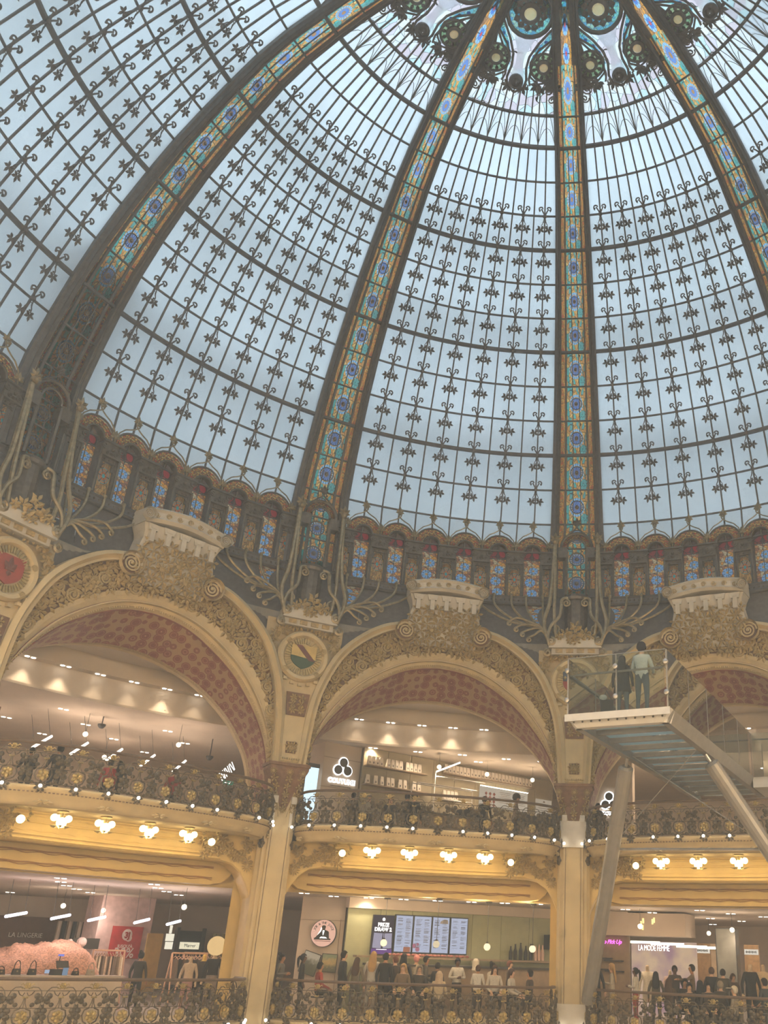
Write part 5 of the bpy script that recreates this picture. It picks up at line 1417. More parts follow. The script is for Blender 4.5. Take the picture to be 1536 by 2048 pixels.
def picture_mat(name,top,mid,low):
    m,nt,out=nodes(name); L=nt.links; b=N(nt,'BsdfPrincipled'); tc=N(nt,'TexCoord'); sx=N(nt,'SeparateXYZ'); L.new(tc.outputs['Object'],sx.inputs[0])
    nz=N(nt,'TexNoise'); nz.inputs['Scale'].default_value=14; L.new(tc.outputs['Object'],nz.inputs['Vector'])
    ma=N(nt,'Math',operation='MULTIPLY_ADD'); ma.inputs[1].default_value=.25; L.new(nz.outputs['Fac'],ma.inputs[0]); L.new(sx.outputs[2],ma.inputs[2])
    rp=N(nt,'ValToRGB'); e=rp.color_ramp.elements; e[0].position=.0;e[0].color=c4(low); e[1].position=.28;e[1].color=c4(top); q=e.new(.14); q.color=c4(mid); L.new(ma.outputs[0],rp.inputs[0]); L.new(rp.outputs[0],b.inputs['Base Color']); L.new(b.outputs[0],out.inputs[0]); return m
poster('framed_landscape','tilted framed landscape photo leaning on the pillar',(-5.62,1.28),.42,.52,R_(16),picture_mat('landscape',(.45,.48,.48),(.12,.13,.10),(.10,.11,.07)),M['dark'])
poster('framed_house','framed photo of a yellow house right of the landscape',(-5.10,1.30),.38,.42,R_(2),picture_mat('house',(.20,.25,.16),(.50,.36,.14),(.10,.11,.07)),M['dark'])
# screens
E_scr=emit('screen_lavender',(.60,.66,.86),.78); E_ink=mat('screen_ink',(.10,.10,.14),.6)
def screen(i,s0,s1,z0,z1,label):
    t=empty('menu_screen',label,'screen',plane(*CAFE,0,0,-.12),'menu screens of the juice bar'); b=MB(); b.box(((s0+s1)/2,.03,(z0+z1)/2),(s1-s0+.03,.06,z1-z0+.04)); b.build('screen_case',M['charcoal'],t)
    b=MB(); b.box(((s0+s1)/2,-.004,(z0+z1)/2),(s1-s0-.02,.01,z1-z0-.02)); b.build('screen_face',E_scr,t)
    r2=random.Random(i*5+1); b=MB(); wd=s1-s0
    for cc in (0,1):
        z=z1-.08
        while z>z0+.12:
            head=r2.random()<.18; ln=r2.uniform(.10,.19) if not head else .14
            b.box((s0+.06+cc*wd*.48+ln/2,-.011,z),(ln,.003,.016 if head else .006)); z-=.03 if head else .018
            if r2.random()<.15: z-=.04
    b.build('menu_print',E_ink,t); return t
LS=['lavender menu screen next to the prize poster','second lavender menu screen with pink fruit at its foot','third lavender menu screen with a sandwich at its top','fourth lavender menu screen, at the right end']
for i,(s0,s1) in enumerate(((1.36,1.87),(1.91,2.44),(2.48,3.00),(3.05,3.58))):
    t=screen(i,s0,s1,1.63,2.57,LS[i])
    if i==1:
        b=MB()
        for x,z,r in ((s0+.05,1.80,.06),(s0+.15,1.84,.04),(s0+.15,1.72,.065)): b.lathe([(r,.012),(.001,.013)],14,T(x,0,z)@X90,False)
        b.build('fruit_picture',emit('fruit_pink',(.70,.25,.35),.6),t)
    if i==0: b=MB(); b.box((s1-.13,-.011,1.70),(.2,.004,.13)); b.build('food_picture',emit('food_orange',(.65,.25,.14),.6),t)
    if i==2:
        b=MB(); b.prism([(s0+.22,2.40),(s1-.04,2.40),(s1-.06,2.50),(s0+.36,2.52),(s0+.24,2.46)],-.012,-.006); b.build('food_picture',emit('food_tan',(.62,.45,.30),.6),t)
t=empty('prize_screen','dark prize poster screen left of the lavender menus','screen',plane(*CAFE,0,0,-.12))
b=MB(); b.box((1.0,.03,2.05),(.62,.06,1.0)); b.build('screen_case',M['charcoal'],t); b=MB(); b.box((1.0,-.004,2.05),(.6,.01,.98)); b.build('screen_face',emit('prize_dark',(.055,.04,.05),1.0),t)
b=MB(); b.box((1.0,-.011,1.63),(.6,.004,.13)); b.build('purple_strip',emit('prize_purple',(.20,.08,.30),.8),t)
text('PRIZE',.13,E_white,t,T(1.0,-.014,2.30),bold=.006); text('DRAW 2',.13,E_white,t,T(1.0,-.014,2.18),bold=.006)
b=MB(); b.lathe([(.042,.012),(.001,.013)],14,T(1.0,0,2.44)@X90,False); b.build('round_badge',E_white,t)
for x,q,nm in ((.86,.05,'a'),(1.15,-.05,'b')):
    b=MB(); b.box((0,0,0),(.25,.004,.38)); b.build('photo_card',emit('photo_lilac_'+nm,(.50,.46,.60),.75),t,T(x,-.013,1.90)@Matrix.Rotation(q,4,'Y'))
b=MB(); b.box((1.0,-.014,1.68),(.3,.003,.012)); b.build('small_print',E_white,t)
# pendant globes
for i,(x,z) in enumerate(((-3.55,1.84),(-2.17,1.85),(-.84,1.83),(.35,1.82))):
    t=empty('pendant_globe','warm globe pendant, %s from the left over the juice bar'%LORD[i],'lamp',T(x,13.2,z),'globe pendants of the juice bar')
    b=MB(); b.sph((0,0,0),.088,14,10); b.build('globe',emit('pendant_glow_%d'%i,(1,.82,.52),1.5 if i!=1 else .85),t); b=MB(); b.tube([(0,0,.08),(0,0,1.09)],.008,5); b.build('cord',M['dark'],t); b=MB(); b.lathe([(.09,1.06),(.09,1.10)],12); b.build('canopy',M['dark'],t); b=MB(); b.lathe([(.03,.08),(.03,.12)],8); b.build('cap',M['dark'],t)
t=empty('juice_counter','dark juice bar counter below the menu screens','counter',plane(*CAFE,0,0,-.95))
b=MB(); b.box((3.4,0,.72),(6.0,.7,1.16)); b.build('counter_body',M['shelf'],t); b=MB(); b.box((3.4,0,1.32),(6.1,.8,.05)); b.build('worktop',M['dark'],t)
b=MB(); b.box((3.4,.65,1.50),(6.4,.3,.05)); b.build('back_ledge',M['shelf'],t)
t=empty('meat_tray','row of pink fillings along the back ledge of the juice bar','food')
t.matrix_world=plane(*CAFE,1.545,0,-.3)
for i in range(22):
    b=MB(); b.sph((0,0,.025),(.07,.06,.035),6,4); b.build('filling',M['pinkfood'] if 'pinkfood' in M else M.setdefault('pinkfood',mat('pink_filling',(.55,.22,.17),.5,0,.3,20)),t,T(1.2+.11*i,rnd.uniform(-.05,.05),0)@Matrix.Rotation(rnd.uniform(0,3),4,'Z'))
M['blk']=mat('black_cloth',(.035,.033,.035),.8)
t=empty('loudspeaker','black loudspeaker on the right wall of the juice bar','loudspeaker',plane(*CAFE,2.04,6.25,-.2)@Matrix.Rotation(.5,4,'Z'))
b=MB(); b.hexa([Vector((-.16,-.1,-.2)),Vector((.16,-.1,-.2)),Vector((.10,.1,-.2)),Vector((-.10,.1,-.2)),Vector((-.16,-.16,.2)),Vector((.16,-.16,.2)),Vector((.10,.1,.2)),Vector((-.10,.1,.2))]); b.build('cabinet',M['charcoal'],t); b=MB(); b.lathe([(.10,.14),(.04,.10)],12,X90,False); b.build('cone',M['dark'],t)
for i,(s,h,c) in enumerate(((5.1,.42,0),(5.28,.46,0),(5.45,.38,0),(5.62,.44,0),(5.78,.40,1),(5.90,.44,1),(6.02,.42,1),(4.95,.36,0))):
    b=MB(); b.lathe([(.05,0),(.055,h*.55),(.03,h*.72),(.022,h*.95),(.028,h)],10); o=b.build('bottle',M['blk'] if c==0 else mat('pink_cup',(.62,.42,.33),.6),None,plane(*CAFE,1.53,s,-.26)); tag(o,('dark bottle' if c==0 else 'pale pink cup stack')+(', number %s from the left on the back ledge near the loudspeaker'%(['two','three','four','five','one','two','three','one'][i])),'bottle' if c==0 else 'cup','bottles near the loudspeaker' if c==0 else 'cups near the loudspeaker')
# ================================================================== PEOPLE
SKEL={'pelvis':((0,0,.93),.135),'spine':((0,.01,1.10),.125),'chest':((0,.01,1.30),.150),'neck0':((0,.01,1.45),.062),'neck':((0,0,1.51),.056),'head':((0,-.01,1.60),.088),'crown':((0,0,1.66),.078),'nose':((0,-.105,1.60),.014)}
BONES=[('pelvis','spine'),('spine','chest'),('chest','neck0'),('neck0','neck'),('neck','head'),('head','crown'),('head','nose')]
def pose_joints(pose):
    J={k:(Vector(v[0]),v[1]) for k,v in SKEL.items()}; B=list(BONES)
    arms={'stand':((.26,.02,1.12),(.27,-.06,.88)),'phone':((.24,.0,1.12),(.12,-.26,1.18)),'fold':((.27,.02,1.14),(.05,-.22,1.16)),'reach':((.34,-.14,1.30),(.46,-.42,1.30)),'sit':((.24,-.02,1.12),(.16,-.28,1.02)),'rail':((.25,-.06,1.12),(.20,-.32,1.10))}[pose]
    for s,n in ((-1,'L'),(1,'R')):
        e,w=arms
        if pose=='reach' and s<0: e,w=((.26,.02,1.12),(.27,-.06,.88))
        if pose=='phone' and s<0: e,w=((.25,.02,1.12),(.20,-.18,.98))
        J['sh'+n]=(Vector((s*.165,.01,1.40)),.068); J['el'+n]=(Vector((s*e[0],e[1],e[2])),.046); J['wr'+n]=(Vector((s*w[0],w[1],w[2])),.033)
        d=(J['wr'+n][0]-J['el'+n][0]).normalized(); h=J['wr'+n][0]+d*.07; J['ha'+n]=(h,.034)
        B+=[('chest','sh'+n),('sh'+n,'el'+n),('el'+n,'wr'+n),('wr'+n,'ha'+n)]
        side=d.cross(Vector((0,1,0)) if abs(d.y)<.8 else Vector((0,0,1))).normalized()
        for q,(o,L) in enumerate(((-.030,.060),(-.010,.078),(.010,.072),(.030,.055))):
            k='f%d%s'%(q,n); J[k]=(h+d*L+side*o*1.1+d.cross(side)*.02,.0085); B.append(('ha'+n,k))
        k='th'+n; J[k]=(J['wr'+n][0]+d*.05+side*-.055,.010); B.append(('wr'+n,k))
        if pose=='sit':
            J['hip'+n]=(Vector((s*.095,-.02,.90)),.098); J['kn'+n]=(Vector((s*.13,-.42,.90)),.070); J['an'+n]=(Vector((s*.12,-.40,.50)),.045); J['to'+n]=(Vector((s*.13,-.54,.45)),.038)
        else:
            J['hip'+n]=(Vector((s*.095,.0,.86)),.098); J['kn'+n]=(Vector((s*.105,-.01,.48)),.066); J['an'+n]=(Vector((s*.11,.03,.09)),.045); J['to'+n]=(Vector((s*.13,-.13,.04)),.038)
        B+=[('pelvis','hip'+n),('hip'+n,'kn'+n),('kn'+n,'an'+n),('an'+n,'to'+n)]
    return J,B
def body_mesh(pose):
    J,B=pose_joints(pose); names=list(J); idx={n:i for i,n in enumerate(names)}
    me=bpy.data.meshes.new('body_skeleton'); me.from_pydata([tuple(J[n][0]) for n in names],[(idx[a],idx[b]) for a,b in B],[])
    o=bpy.data.objects.new('body_skeleton',me); COL.objects.link(o)
    md=o.modifiers.new('skin','SKIN'); md.use_smooth_shade=True
    sv=me.skin_vertices[0].data
    for n in names: r=J[n][1]; sv[idx[n]].radius=(r*(1.18 if n in('pelvis','spine','chest') else 1),r*(.82 if n in('pelvis','spine','chest') else 1)); sv[idx[n]].use_root=(n=='pelvis')
    sb=o.modifiers.new('sub','SUBSURF'); sb.levels=1; sb.render_levels=1
    dg=bpy.context.evaluated_depsgraph_get(); m2=bpy.data.meshes.new_from_object(o.evaluated_get(dg)); bpy.data.objects.remove(o); bpy.data.meshes.remove(me)
    m2.name='body_'+pose
    # clothing by nearest bone: 0 skin 1 top 2 legs 3 shoes
    segs=[]
    for a,b_ in B:
        if b_ in('neck','head','crown','nose') or b_[:2] in('ha','th') or (b_[0]=='f' and b_[1].isdigit()): c=0
        elif b_[:2]=='wr' : c=4
        elif b_[:2] in('hip','kn') or b_[:3]=='hip' or b_[:2]=='an': c=2
        elif b_[:2]=='to': c=3
        else: c=1
        segs.append((J[a][0],J[b_][0],c))
    for p in m2.polygons:
        ctr=p.center; best=9;bc=1
        for a,b_,c in segs:
            ab=b_-a; t=max(0,min(1,(ctr-a).dot(ab)/ab.length_squared)); d=(ctr-(a+ab*t)).length
            if d<best: best,bc=d,c
        p.material_index=bc
    m2.polygons.foreach_set('use_smooth',[True]*len(m2.polygons))
    for _ in range(5): m2.materials.append(None)
    return m2
def hair_mesh(kind):
    b=MB(); nu,nv=14,9; R=(.098,.112,.118); c=Vector((0,.008,1.625)); rows=[]
    for j in range(nv+1):
        th=math.pi/2-math.pi*.80*j/nv; row=[]
        for i in range(nu):
            q=2*math.pi*i/nu; front=max(0,-math.sin(q)); t=max(th,.42 if front>.25 else (.0 if front>.0 else -9)) if kind!='bald' else th
            if kind in('long','scarf') : t=max(th,.42 if front>.55 else -9)
            row.append(c+Vector((R[0]*math.cos(t)*math.cos(q),R[1]*math.cos(t)*math.sin(q),R[2]*math.sin(t))))
        rows.append(row)
    b.grid(rows,closed=True)
    if kind=='long':
        rows=[]
        for z,w,y,d in ((1.66,.085,.06,.05),(1.56,.105,.075,.05),(1.44,.125,.095,.05),(1.32,.13,.12,.045),(1.22,.10,.13,.03),(1.18,.06,.13,.02)):
            rows.append([Vector((w*math.cos(q),y+d*math.sin(q)*(1 if math.sin(q)>0 else .6),z)) for q in [2*math.pi*k/12 for k in range(12)]])
        b.grid(rows,closed=True)
    if kind=='scarf':
        rows=[]
        for z,w,d in ((1.66,.11,.12),(1.55,.115,.12),(1.46,.12,.11),(1.38,.17,.13)): rows.append([Vector((w*math.cos(q),.01+d*math.sin(q),z)) for q in [R_(-50+280*k/12) for k in range(13)]])
        b.grid(rows)
    if kind=='bun': b.sph((0,.10,1.73),.055,8,6)
    if kind=='tail': b.tube([(0,.11,1.66),(0,.16,1.58),(.02,.16,1.44),(.02,.14,1.32)],[.04,.045,.035,.012],7)
    if kind=='cap': b.prism([(-.085,0),(.085,0),(.06,.02),(-.06,.02)],-.22,-.08,T(0,0,1.655))
    if kind=='beanie': b.lathe([(.112,1.625),(.116,1.66),(.105,1.73),(.06,1.775),(.02,1.785)],14,T(0,.005,0)@S(1,1.1,1),False); b.lathe([(.118,1.615),(.122,1.64),(.118,1.668)],14,T(0,.005,0)@S(1,1.08,1),False)
    return b.mesh('hair',True)
_cl={}
def cloth(hexs,rough=.85):
    if hexs not in _cl: _cl[hexs]=mat('cloth_'+hexs,hx(hexs),rough,0,.12,30)
    return _cl[hexs]
SKIN={'l':cloth('c9a184',.5),'m':cloth('a87a58',.5),'d':cloth('5d4030',.5)}
HAIRC={'k':'1c1917','b':'4a3527','y':'b08d5c','g':'8d8272','r':'6a3c26','w':'d8cfc0','s':'b9a58e'}
EYE=mat('eye_dark',(.03,.025,.02),.3)
def person(label,x,y,h,face,pose,top,legs,hair,hc,skin='l',floor=.14,sleeve=True,group=None,seat=False,sc=None):
    """face: azimuth the person looks to (deg, 0=+Y, 180=towards the camera)"""
    sc=sc or (h/1.72); zb=floor
    if pose=='sit': sc=.83; zb=floor+h-(1.72)*sc
    M_=T(x,y,zb)@Matrix.Rotation(-R_(face)+math.pi,4,'Z')@S(sc)
    me=cached(('body',pose),lambda:body_mesh(pose)); t=empty('person',label,'person',M_,group)
    o=ob('body',me,None,t)
    cols=[SKIN[skin],cloth(top),cloth(legs),cloth('2a2624'),cloth(top) if sleeve else SKIN[skin]]
    for i,m in enumerate(cols): o.material_slots[i].link='OBJECT'; o.material_slots[i].material=m
    ho=ob('hat' if hair in('cap','beanie') else 'hair',cached(('hair',hair),lambda:hair_mesh(hair)),cloth('2b2622'),t)
    ho.material_slots[0].link='OBJECT'; ho.material_slots[0].material=cloth(HAIRC.get(hc,hc))
    def eyes():
        b=MB()
        for s in (-1,1): b.sph((s*.034,-.090,1.622),(.013,.008,.008),6,4)
        b.box((0,-.093,1.555),(.045,.008,.008)); return b.mesh('eyes')
    ob('face_features',cached('eyes',eyes),EYE,o)
    if pose=='sit':
        def stool():
            b=MB(); b.lathe([(.17,.79),(.17,.83),(.15,.84)],12); return b.mesh('stool_seat')
        st=empty('stool','bar stool under the '+label[:60].split(' ')[-1]+' sitter','stool') if False else None
        zs=zb+.79*sc; b=MB(); b.lathe([(.16,zs-.03),(.16,zs+.005)],12,T(x,y,0)); b.tube([(x,y,zs-.03),(x,y,floor+.03)],.03,6); b.lathe([(.16,floor),(.14,floor+.03)],12,T(x,y,0))
        so=b.build('stool',M['dark']); tag(so,'dark round stool under the '+label,'stool','stools behind the lower railing')
    return t
PE=[# label,x,y,h,face,pose,top,legs,hair,hc,skin
('dark-haired woman half hidden behind the left column',-6.17,12.15,1.30,90,'stand','3a3634','2c2a2a','long','k','m'),
('grey-clad person with a bun and glasses by the left column',-5.98,12.50,1.35,100,'fold','6b655c','3a3836','bun','k','m'),
('man in black with bushy hair beside the tilted picture',-5.46,12.60,1.37,80,'stand','292624','2c2a2a','tail','k','d'),
('person in a red top, low beside the house photo',-5.02,12.64,1.19,60,'sit','a2453c','2c2a2a','short','k','m'),
('man in a long dark coat facing right below the round sign',-4.46,12.73,1.47,60,'stand','2c2a29','2c2a2a','short','k','l'),
('woman in an olive puffer jacket seen from behind',-4.10,12.62,1.33,10,'stand','6d6350','4a4640','long','b','l'),
('blond woman in a white short shirt seen from behind',-3.72,12.80,1.48,5,'stand','b9b2a6','8e8578','long','y','l'),
('person in a black coat and hat right of the blond woman',-3.38,12.62,1.46,20,'stand','252322','252322','short','k','m'),
('red-haired person bending by the black coat',-3.20,13.15,1.39,-60,'fold','3c332e','2c2a2a','short','r','l'),
('dark-haired customer at the juice counter under the prize screen',-3.03,13.6,1.45,0,'stand','2e2b2a','2c2a2a','long','k','m'),
('customer with a pink cap at the juice counter',-2.70,13.7,1.43,10,'stand','b5a893','3b3735','cap','d98f8a','l'),
('dark-haired man facing right at the juice counter',-2.43,13.65,1.42,80,'phone','5b564f','2c2a2a','short','k','m'),
('seated blond woman facing the hall above a turquoise bag',-2.89,12.37,1.23,190,'sit','6c5c48','3b3735','long','y','l'),
('seated woman with grey-blond hair looking down',-2.50,12.55,1.21,175,'sit','3b3631','3b3735','long','g','l'),
('person in black with hooded jacket in the middle of the crowd',-2.10,13.30,1.27,20,'phone','26241f','252322','short','k','m'),
('person in a beige hood seated with the back turned',-2.00,12.64,1.08,0,'sit','b7a687','3b3735','scarf','s','l'),
('curly dark-haired man with white sleeves behind the counter',-1.61,13.80,1.39,160,'fold','c4beb4','3b3735','short','k','d'),
('woman in a pale striped headscarf',-1.13,13.95,1.39,70,'stand','a8937c','5a5048','scarf','c9bfae','l'),
('man in a white jacket with dark straps seen from behind',-1.03,12.90,1.25,15,'phone','c6c1b8','3b3735','short','b','m'),
('person in a cream top bending over a table',-.67,13.58,1.31,40,'reach','b9ac97','5a5048','bun','k','m'),
('seated woman with brown hair and white sleeves facing the hall',-.60,12.65,1.26,170,'sit','bdb5a8','3b3735','long','b','l'),
('person with auburn hair deep in the juice bar',-.22,14.0,1.37,100,'stand','544a40','3b3735','short','r','l'),
('woman in white seated right of the crowd',-.17,12.95,1.20,110,'sit','c2bbae','3b3735','long','b','l'),
('person in brown seated by the right column',.30,13.25,1.18,-70,'sit','4a3f34','3b3735','short','k','m'),
('man in a black suit seen from behind by the steel prop',1.98,12.95,1.45,20,'stand','201f21','201f21','short','r','l'),
('blond woman in a white robe and braid',2.40,13.05,1.40,-80,'fold','b8ac98','9d9382','long','y','l'),
('woman in a white shirt with a dark ponytail, arms crossed',3.01,13.00,1.32,-70,'fold','c9c2b6','a03a32','tail','k','d'),
('woman with long dark hair and an olive jacket seen from behind',3.50,12.75,1.25,10,'stand','5d5540','3b3735','long','k','m'),
('tall man in a brown suit facing the hall',4.07,13.25,1.40,180,'stand','403730','332d28','short','k','d'),
('seated woman with wavy brown hair left of the suited man',3.77,12.33,1.12,30,'sit','4a3d33','3b3735','long','b','l'),
('seated person in dark clothes in front of the brown suit',4.17,12.35,1.12,200,'sit','2d2a28','2c2a2a','short','k','m'),
('man in a tan shirt reaching out to the left',4.54,13.40,1.44,-80,'reach','6d5a43','3b3735','short','k','m'),
('seated woman with drawn-back hair facing the hall',4.20,11.95,1.04,180,'sit','2b2724','2c2a2a','tail','k','l'),
('man in a dark suit seen from behind beside the oak door',5.05,13.35,1.39,10,'stand','262423','262423','short','b','l'),
('man in a grey-green jacket beside the mirror pillar',5.30,13.15,1.36,5,'stand','47443a','3b3735','short','k','l'),
('woman in brown in front of the mirror pillar',5.62,13.40,1.26,160,'stand','5a4a3c','3b3735','long','b','l'),
('dark-haired sitter in the second row at right',4.53,12.30,1.09,10,'sit','2f2b28','2c2a2a','long','k','m'),
('seated woman with a fringe facing the hall',4.62,11.72,1.07,185,'sit','3d3732','3b3735','long','k','l'),
('seated person with grey hair turned away',4.97,11.95,1.10,20,'sit','3f3a34','3b3735','short','g','l'),
('seated person in a white baseball cap',5.22,11.60,1.01,-60,'sit','8e8474','3b3735','cap','c9c0b0','l'),
('man with dark hair cut by the right frame edge',5.96,11.60,1.20,-40,'sit','3b4347','3b3735','short','k','l'),
('person in black browsing the clothes racks',-9.31,11.9,1.29,0,'stand','33302c','2c2a2a','bun','k','m'),
]
for q in PE: person(*q)
PU=[('man in dark clothes behind the coffee counter',-3.95,15.05,1.50,170,'stand','2e2b29','2c2a2a','short','b','l'),
('hooded guest seen from behind at the coffee counter',-3.16,14.2,1.46,10,'stand','26241f','2c2a2a','beanie','1d1b1a','l'),
('dark-haired guest left at the coffee balcony',-4.68,12.85,1.23,30,'phone','2d2a28','2c2a2a','short','k','m'),
('barista in a beanie and beige apron looking right',-.20,14.7,1.62,95,'fold','8e7c68','3b3735','beanie','3a332c','l'),
('light-haired guest left of the hooded one at the coffee balcony',-4.30,13.2,1.26,150,'stand','8d8578','3b3735','short','g','l'),
('black-haired guest in front of the menu board',-1.10,13.5,1.36,20,'stand','242221','2c2a2a','short','k','m'),
('dark guest in front of the steel frame',-3.28,13.5,1.36,0,'stand','2b2826','2c2a2a','short','k','m'),
('guest with black hair at the left upper balcony, taller of two',-10.72,8.28,1.36,-45,'rail','38332f','2c2a2a','short','k','m'),
('guest at the far left of the upper balcony',-11.1,7.8,1.20,-50,'rail','2d2a28','2c2a2a','short','k','m'),
('guest in red behind the left upper railing',-9.95,9.3,1.26,-45,'stand','a33a36','2c2a2a','short','k','l'),
('guest with dark hair right of the red one',-9.85,9.62,1.30,-40,'stand','2d2a28','2c2a2a','long','k','m'),
('guest in a red scarf at the bend of the left upper railing',-8.75,10.3,1.27,-40,'stand','8c2f2e','2c2a2a','short','b','l'),
('woman with dark hair right of the right column on the upper balcony',2.06,13.0,1.21,150,'stand','2b2826','2c2a2a','long','k','m')]
for q in PU: person(*q,floor=4.34)
# ================================================================== LOWER LEFT SHOP
aLA=-47.73; LA=lambda R:((R*math.sin(R_(aLA)),R*math.cos(R_(aLA))),(math.cos(R_(aLA)),-math.sin(R_(aLA))))
t=empty('lingerie_wall','dark brown shop front with thin grey capital lettering at far left','shop front',plane(*LA(26)))
b=MB(); b.box((2.6,.2,1.25),(5.4,.3,2.1)); b.build('front_panel',mat('umber_panel',(.13,.07,.045),.7),t); text('LA LINGERIE',.20,mat('letter_silver',(.75,.70,.64),.5),t,T(4.1,-.0,1.72),bold=.0)
t=empty('pink_pillar','pale pink pillar behind the red sale poster','pillar',plane(*LA(22)))
b=MB(); b.box((5.5,.5,1.55),(1.78,1.0,2.82)); b.build('pillar_body',mat('pale_pink_paint',(.60,.44,.43),.7),t)
t=empty('sale_poster','red sale poster with white percent lettering on the pink pillar','poster',plane(*LA(22),0,0,-.04))
b=MB(); b.box((5.60,0,1.62),(1.02,.02,.93)); b.build('poster_sheet',mat('sale_red',(.50,.05,.06),.5),t)
WHT=mat('poster_white',(.80,.72,.70),.6)
b=MB(); b.lathe([(.17,.012),(.001,.013)],18,T(5.60,0,1.84)@X90,False); b.lathe([(.10,.012),(.001,.013)],18,T(5.68,0,1.74)@X90,False); b.build('badge',WHT,t); text('3J',.24,cloth('9c2026'),t,T(5.61,-.016,1.82),bold=.012)
text("JUSQU'À",.13,WHT,t,T(5.60,-.014,1.50),bold=.002); text('30%',.40,WHT,t,T(5.60,-.014,1.30),bold=.004)
t=empty('studio_sign','cream light box sign with thin black lettering left of the pink pillar','sign',plane(*LA(22)))
b=MB(); b.box((4.35,.04,1.55),(.80,.08,.26)); b.build('sign_box',emit('sign_cream',(1,.92,.72),1.2),t); text('Acne Studios',.125,E_black,t,T(4.35,-.006,1.55))
b=MB(); b.box((4.35,.02,1.55),(.84,.06,.30)); b.build('sign_frame',M['dark'],t)
t=empty('striped_partition','slatted dark and light partition beside the brown shop front','partition',plane(*LA(25)))
for i in range(7): b=MB(); b.box((4.75+.17*i,.1,1.45),(.10,.1,1.5)); b.build('slat',M['charcoal'] if i%2 else M['shopwall'],t)
# pink sand mound
def mound():
    b=MB(); nx,ny=110,44; rows=[]; r2=random.Random(2)
    from mathutils import noise
    for j in range(ny+1):
        row=[]
        for i in range(nx+1):
            u=i/nx; v=j/ny; x=lin(-3.6,2.45,u); y=lin(-1.0,1.6,v)
            prof=interp(x,[-3.6,-2.0,-1.0,-.2,.55,.85,1.25,1.55,1.85,2.1,2.45],[.8,.98,1.25,1.36,1.50,1.66,1.62,1.55,1.25,.75,.14])
            env=math.sin(math.pi*min(1,max(0,v)))**.35
            n=noise.fractal(Vector((x*1.6,y*1.6,0)),1,2,5)*.16+noise.noise(Vector((x*7,y*7,3)))*.06+noise.noise(Vector((x*17,y*17,5)))*.03
            row.append(Vector((x,y,.14+(max(0,prof-.14)+n)*env)))
        rows.append(row)
    b.grid(rows); return b
t=mound().build('sand_mound',mat('pink_sand',(.50,.27,.175),.95,0,.35,22,.9),None,plane(*LA(16.2)),True); tag(t,'rough pink sand-like display mound at the left behind the railing','display mound')
for i,(s,r) in enumerate(((1.72,.12),(1.42,.07))):
    b=MB(); b.sph((0,0,0),r,12,8); o=b.build('stone_ball',mat('stone_ball%d'%i,(.55,.42,.36),.8),None,plane(*LA(16.6),1.60,s+.05,0)); tag(o,('large' if i==0 else 'small')+' round stone ball on top of the pink mound','ball')
# counter with handbags and till
t=empty('display_counter','low display counter with handbags behind the left lower railing','counter',plane(*LA(14.0)))
b=MB(); b.box((.2,.1,.52),(2.9,.45,.76)); b.build('counter_body',M['shopwall'],t); b=MB(); b.box((.2,.1,.915),(3.0,.5,.03)); b.build('counter_top',mat('counter_top',(.5,.42,.36),.5),t)
def handbag(s,wd,h,hh,col,label):
    t=empty('handbag',label,'handbag',plane(*LA(14.0),.93,s,.05),'handbags on the counter'); b=MB(); b.hexa([Vector((-wd,-.05,0)),Vector((wd,-.05,0)),Vector((wd,.05,0)),Vector((-wd,.05,0)),Vector((-wd*.86,-.03,h)),Vector((wd*.86,-.03,h)),Vector((wd*.86,.03,h)),Vector((-wd*.86,.03,h))]); b.build('bag_body',cloth(col),t)
    b=MB(); b.tube([(wd*.75*math.cos(q),0,h+hh*math.sin(q)) for q in [math.pi*k/10 for k in range(11)]],.010,5); b.build('bag_handle',cloth(col),t); b=MB(); b.box((0,-.052,h*.6),(.03,.01,.03)); b.build('clasp',M['brass'],t)
for a in ((-.98,.085,.10,.06,'38312c','small dark handbag at the left end of the counter'),(-.66,.085,.12,.16,'3a342e','dark handbag with a tall round handle, left of the till'),(-.33,.085,.12,.16,'33302b','dark handbag with a tall round handle, next to the till'),(.62,.07,.085,.06,'2a2623','small black handbag right of the till'),(.96,.09,.12,.14,'9c9284','grey handbag with a thin handle at the right of the counter')): handbag(*a)
t=empty('cash_till','till with tilted screen and small blue customer display','till',plane(*LA(14.0),.93,.22,.0))
b=MB(); b.box((0,.05,.06),(.28,.2,.12)); b.build('till_base',M['charcoal'],t); b=MB(); b.box((0,0,0),(.27,.02,.16)); b.build('till_screen',M['dark'],t,T(.04,-.02,.22)@Matrix.Rotation(R_(-35),4,'X')); b=MB(); b.tube([(0,.08,.1),(0,.08,.38)],.012,5); b.build('till_pole',M['dark'],t); b=MB(); b.box((0.01,.07,.40),(.12,.03,.04)); b.build('customer_display',emit('display_blue',(.25,.30,.9),.9),t); b=MB(); b.box((.12,-.06,.07),(.11,.02,.16)); b.build('blue_card',emit('card_blue',(.35,.5,.7),.5),t); b=MB(); b.box((-.26,-.02,.07),(.09,.03,.07)); b.build('card_reader',emit('reader_screen',(.5,.65,.9),.7),t)
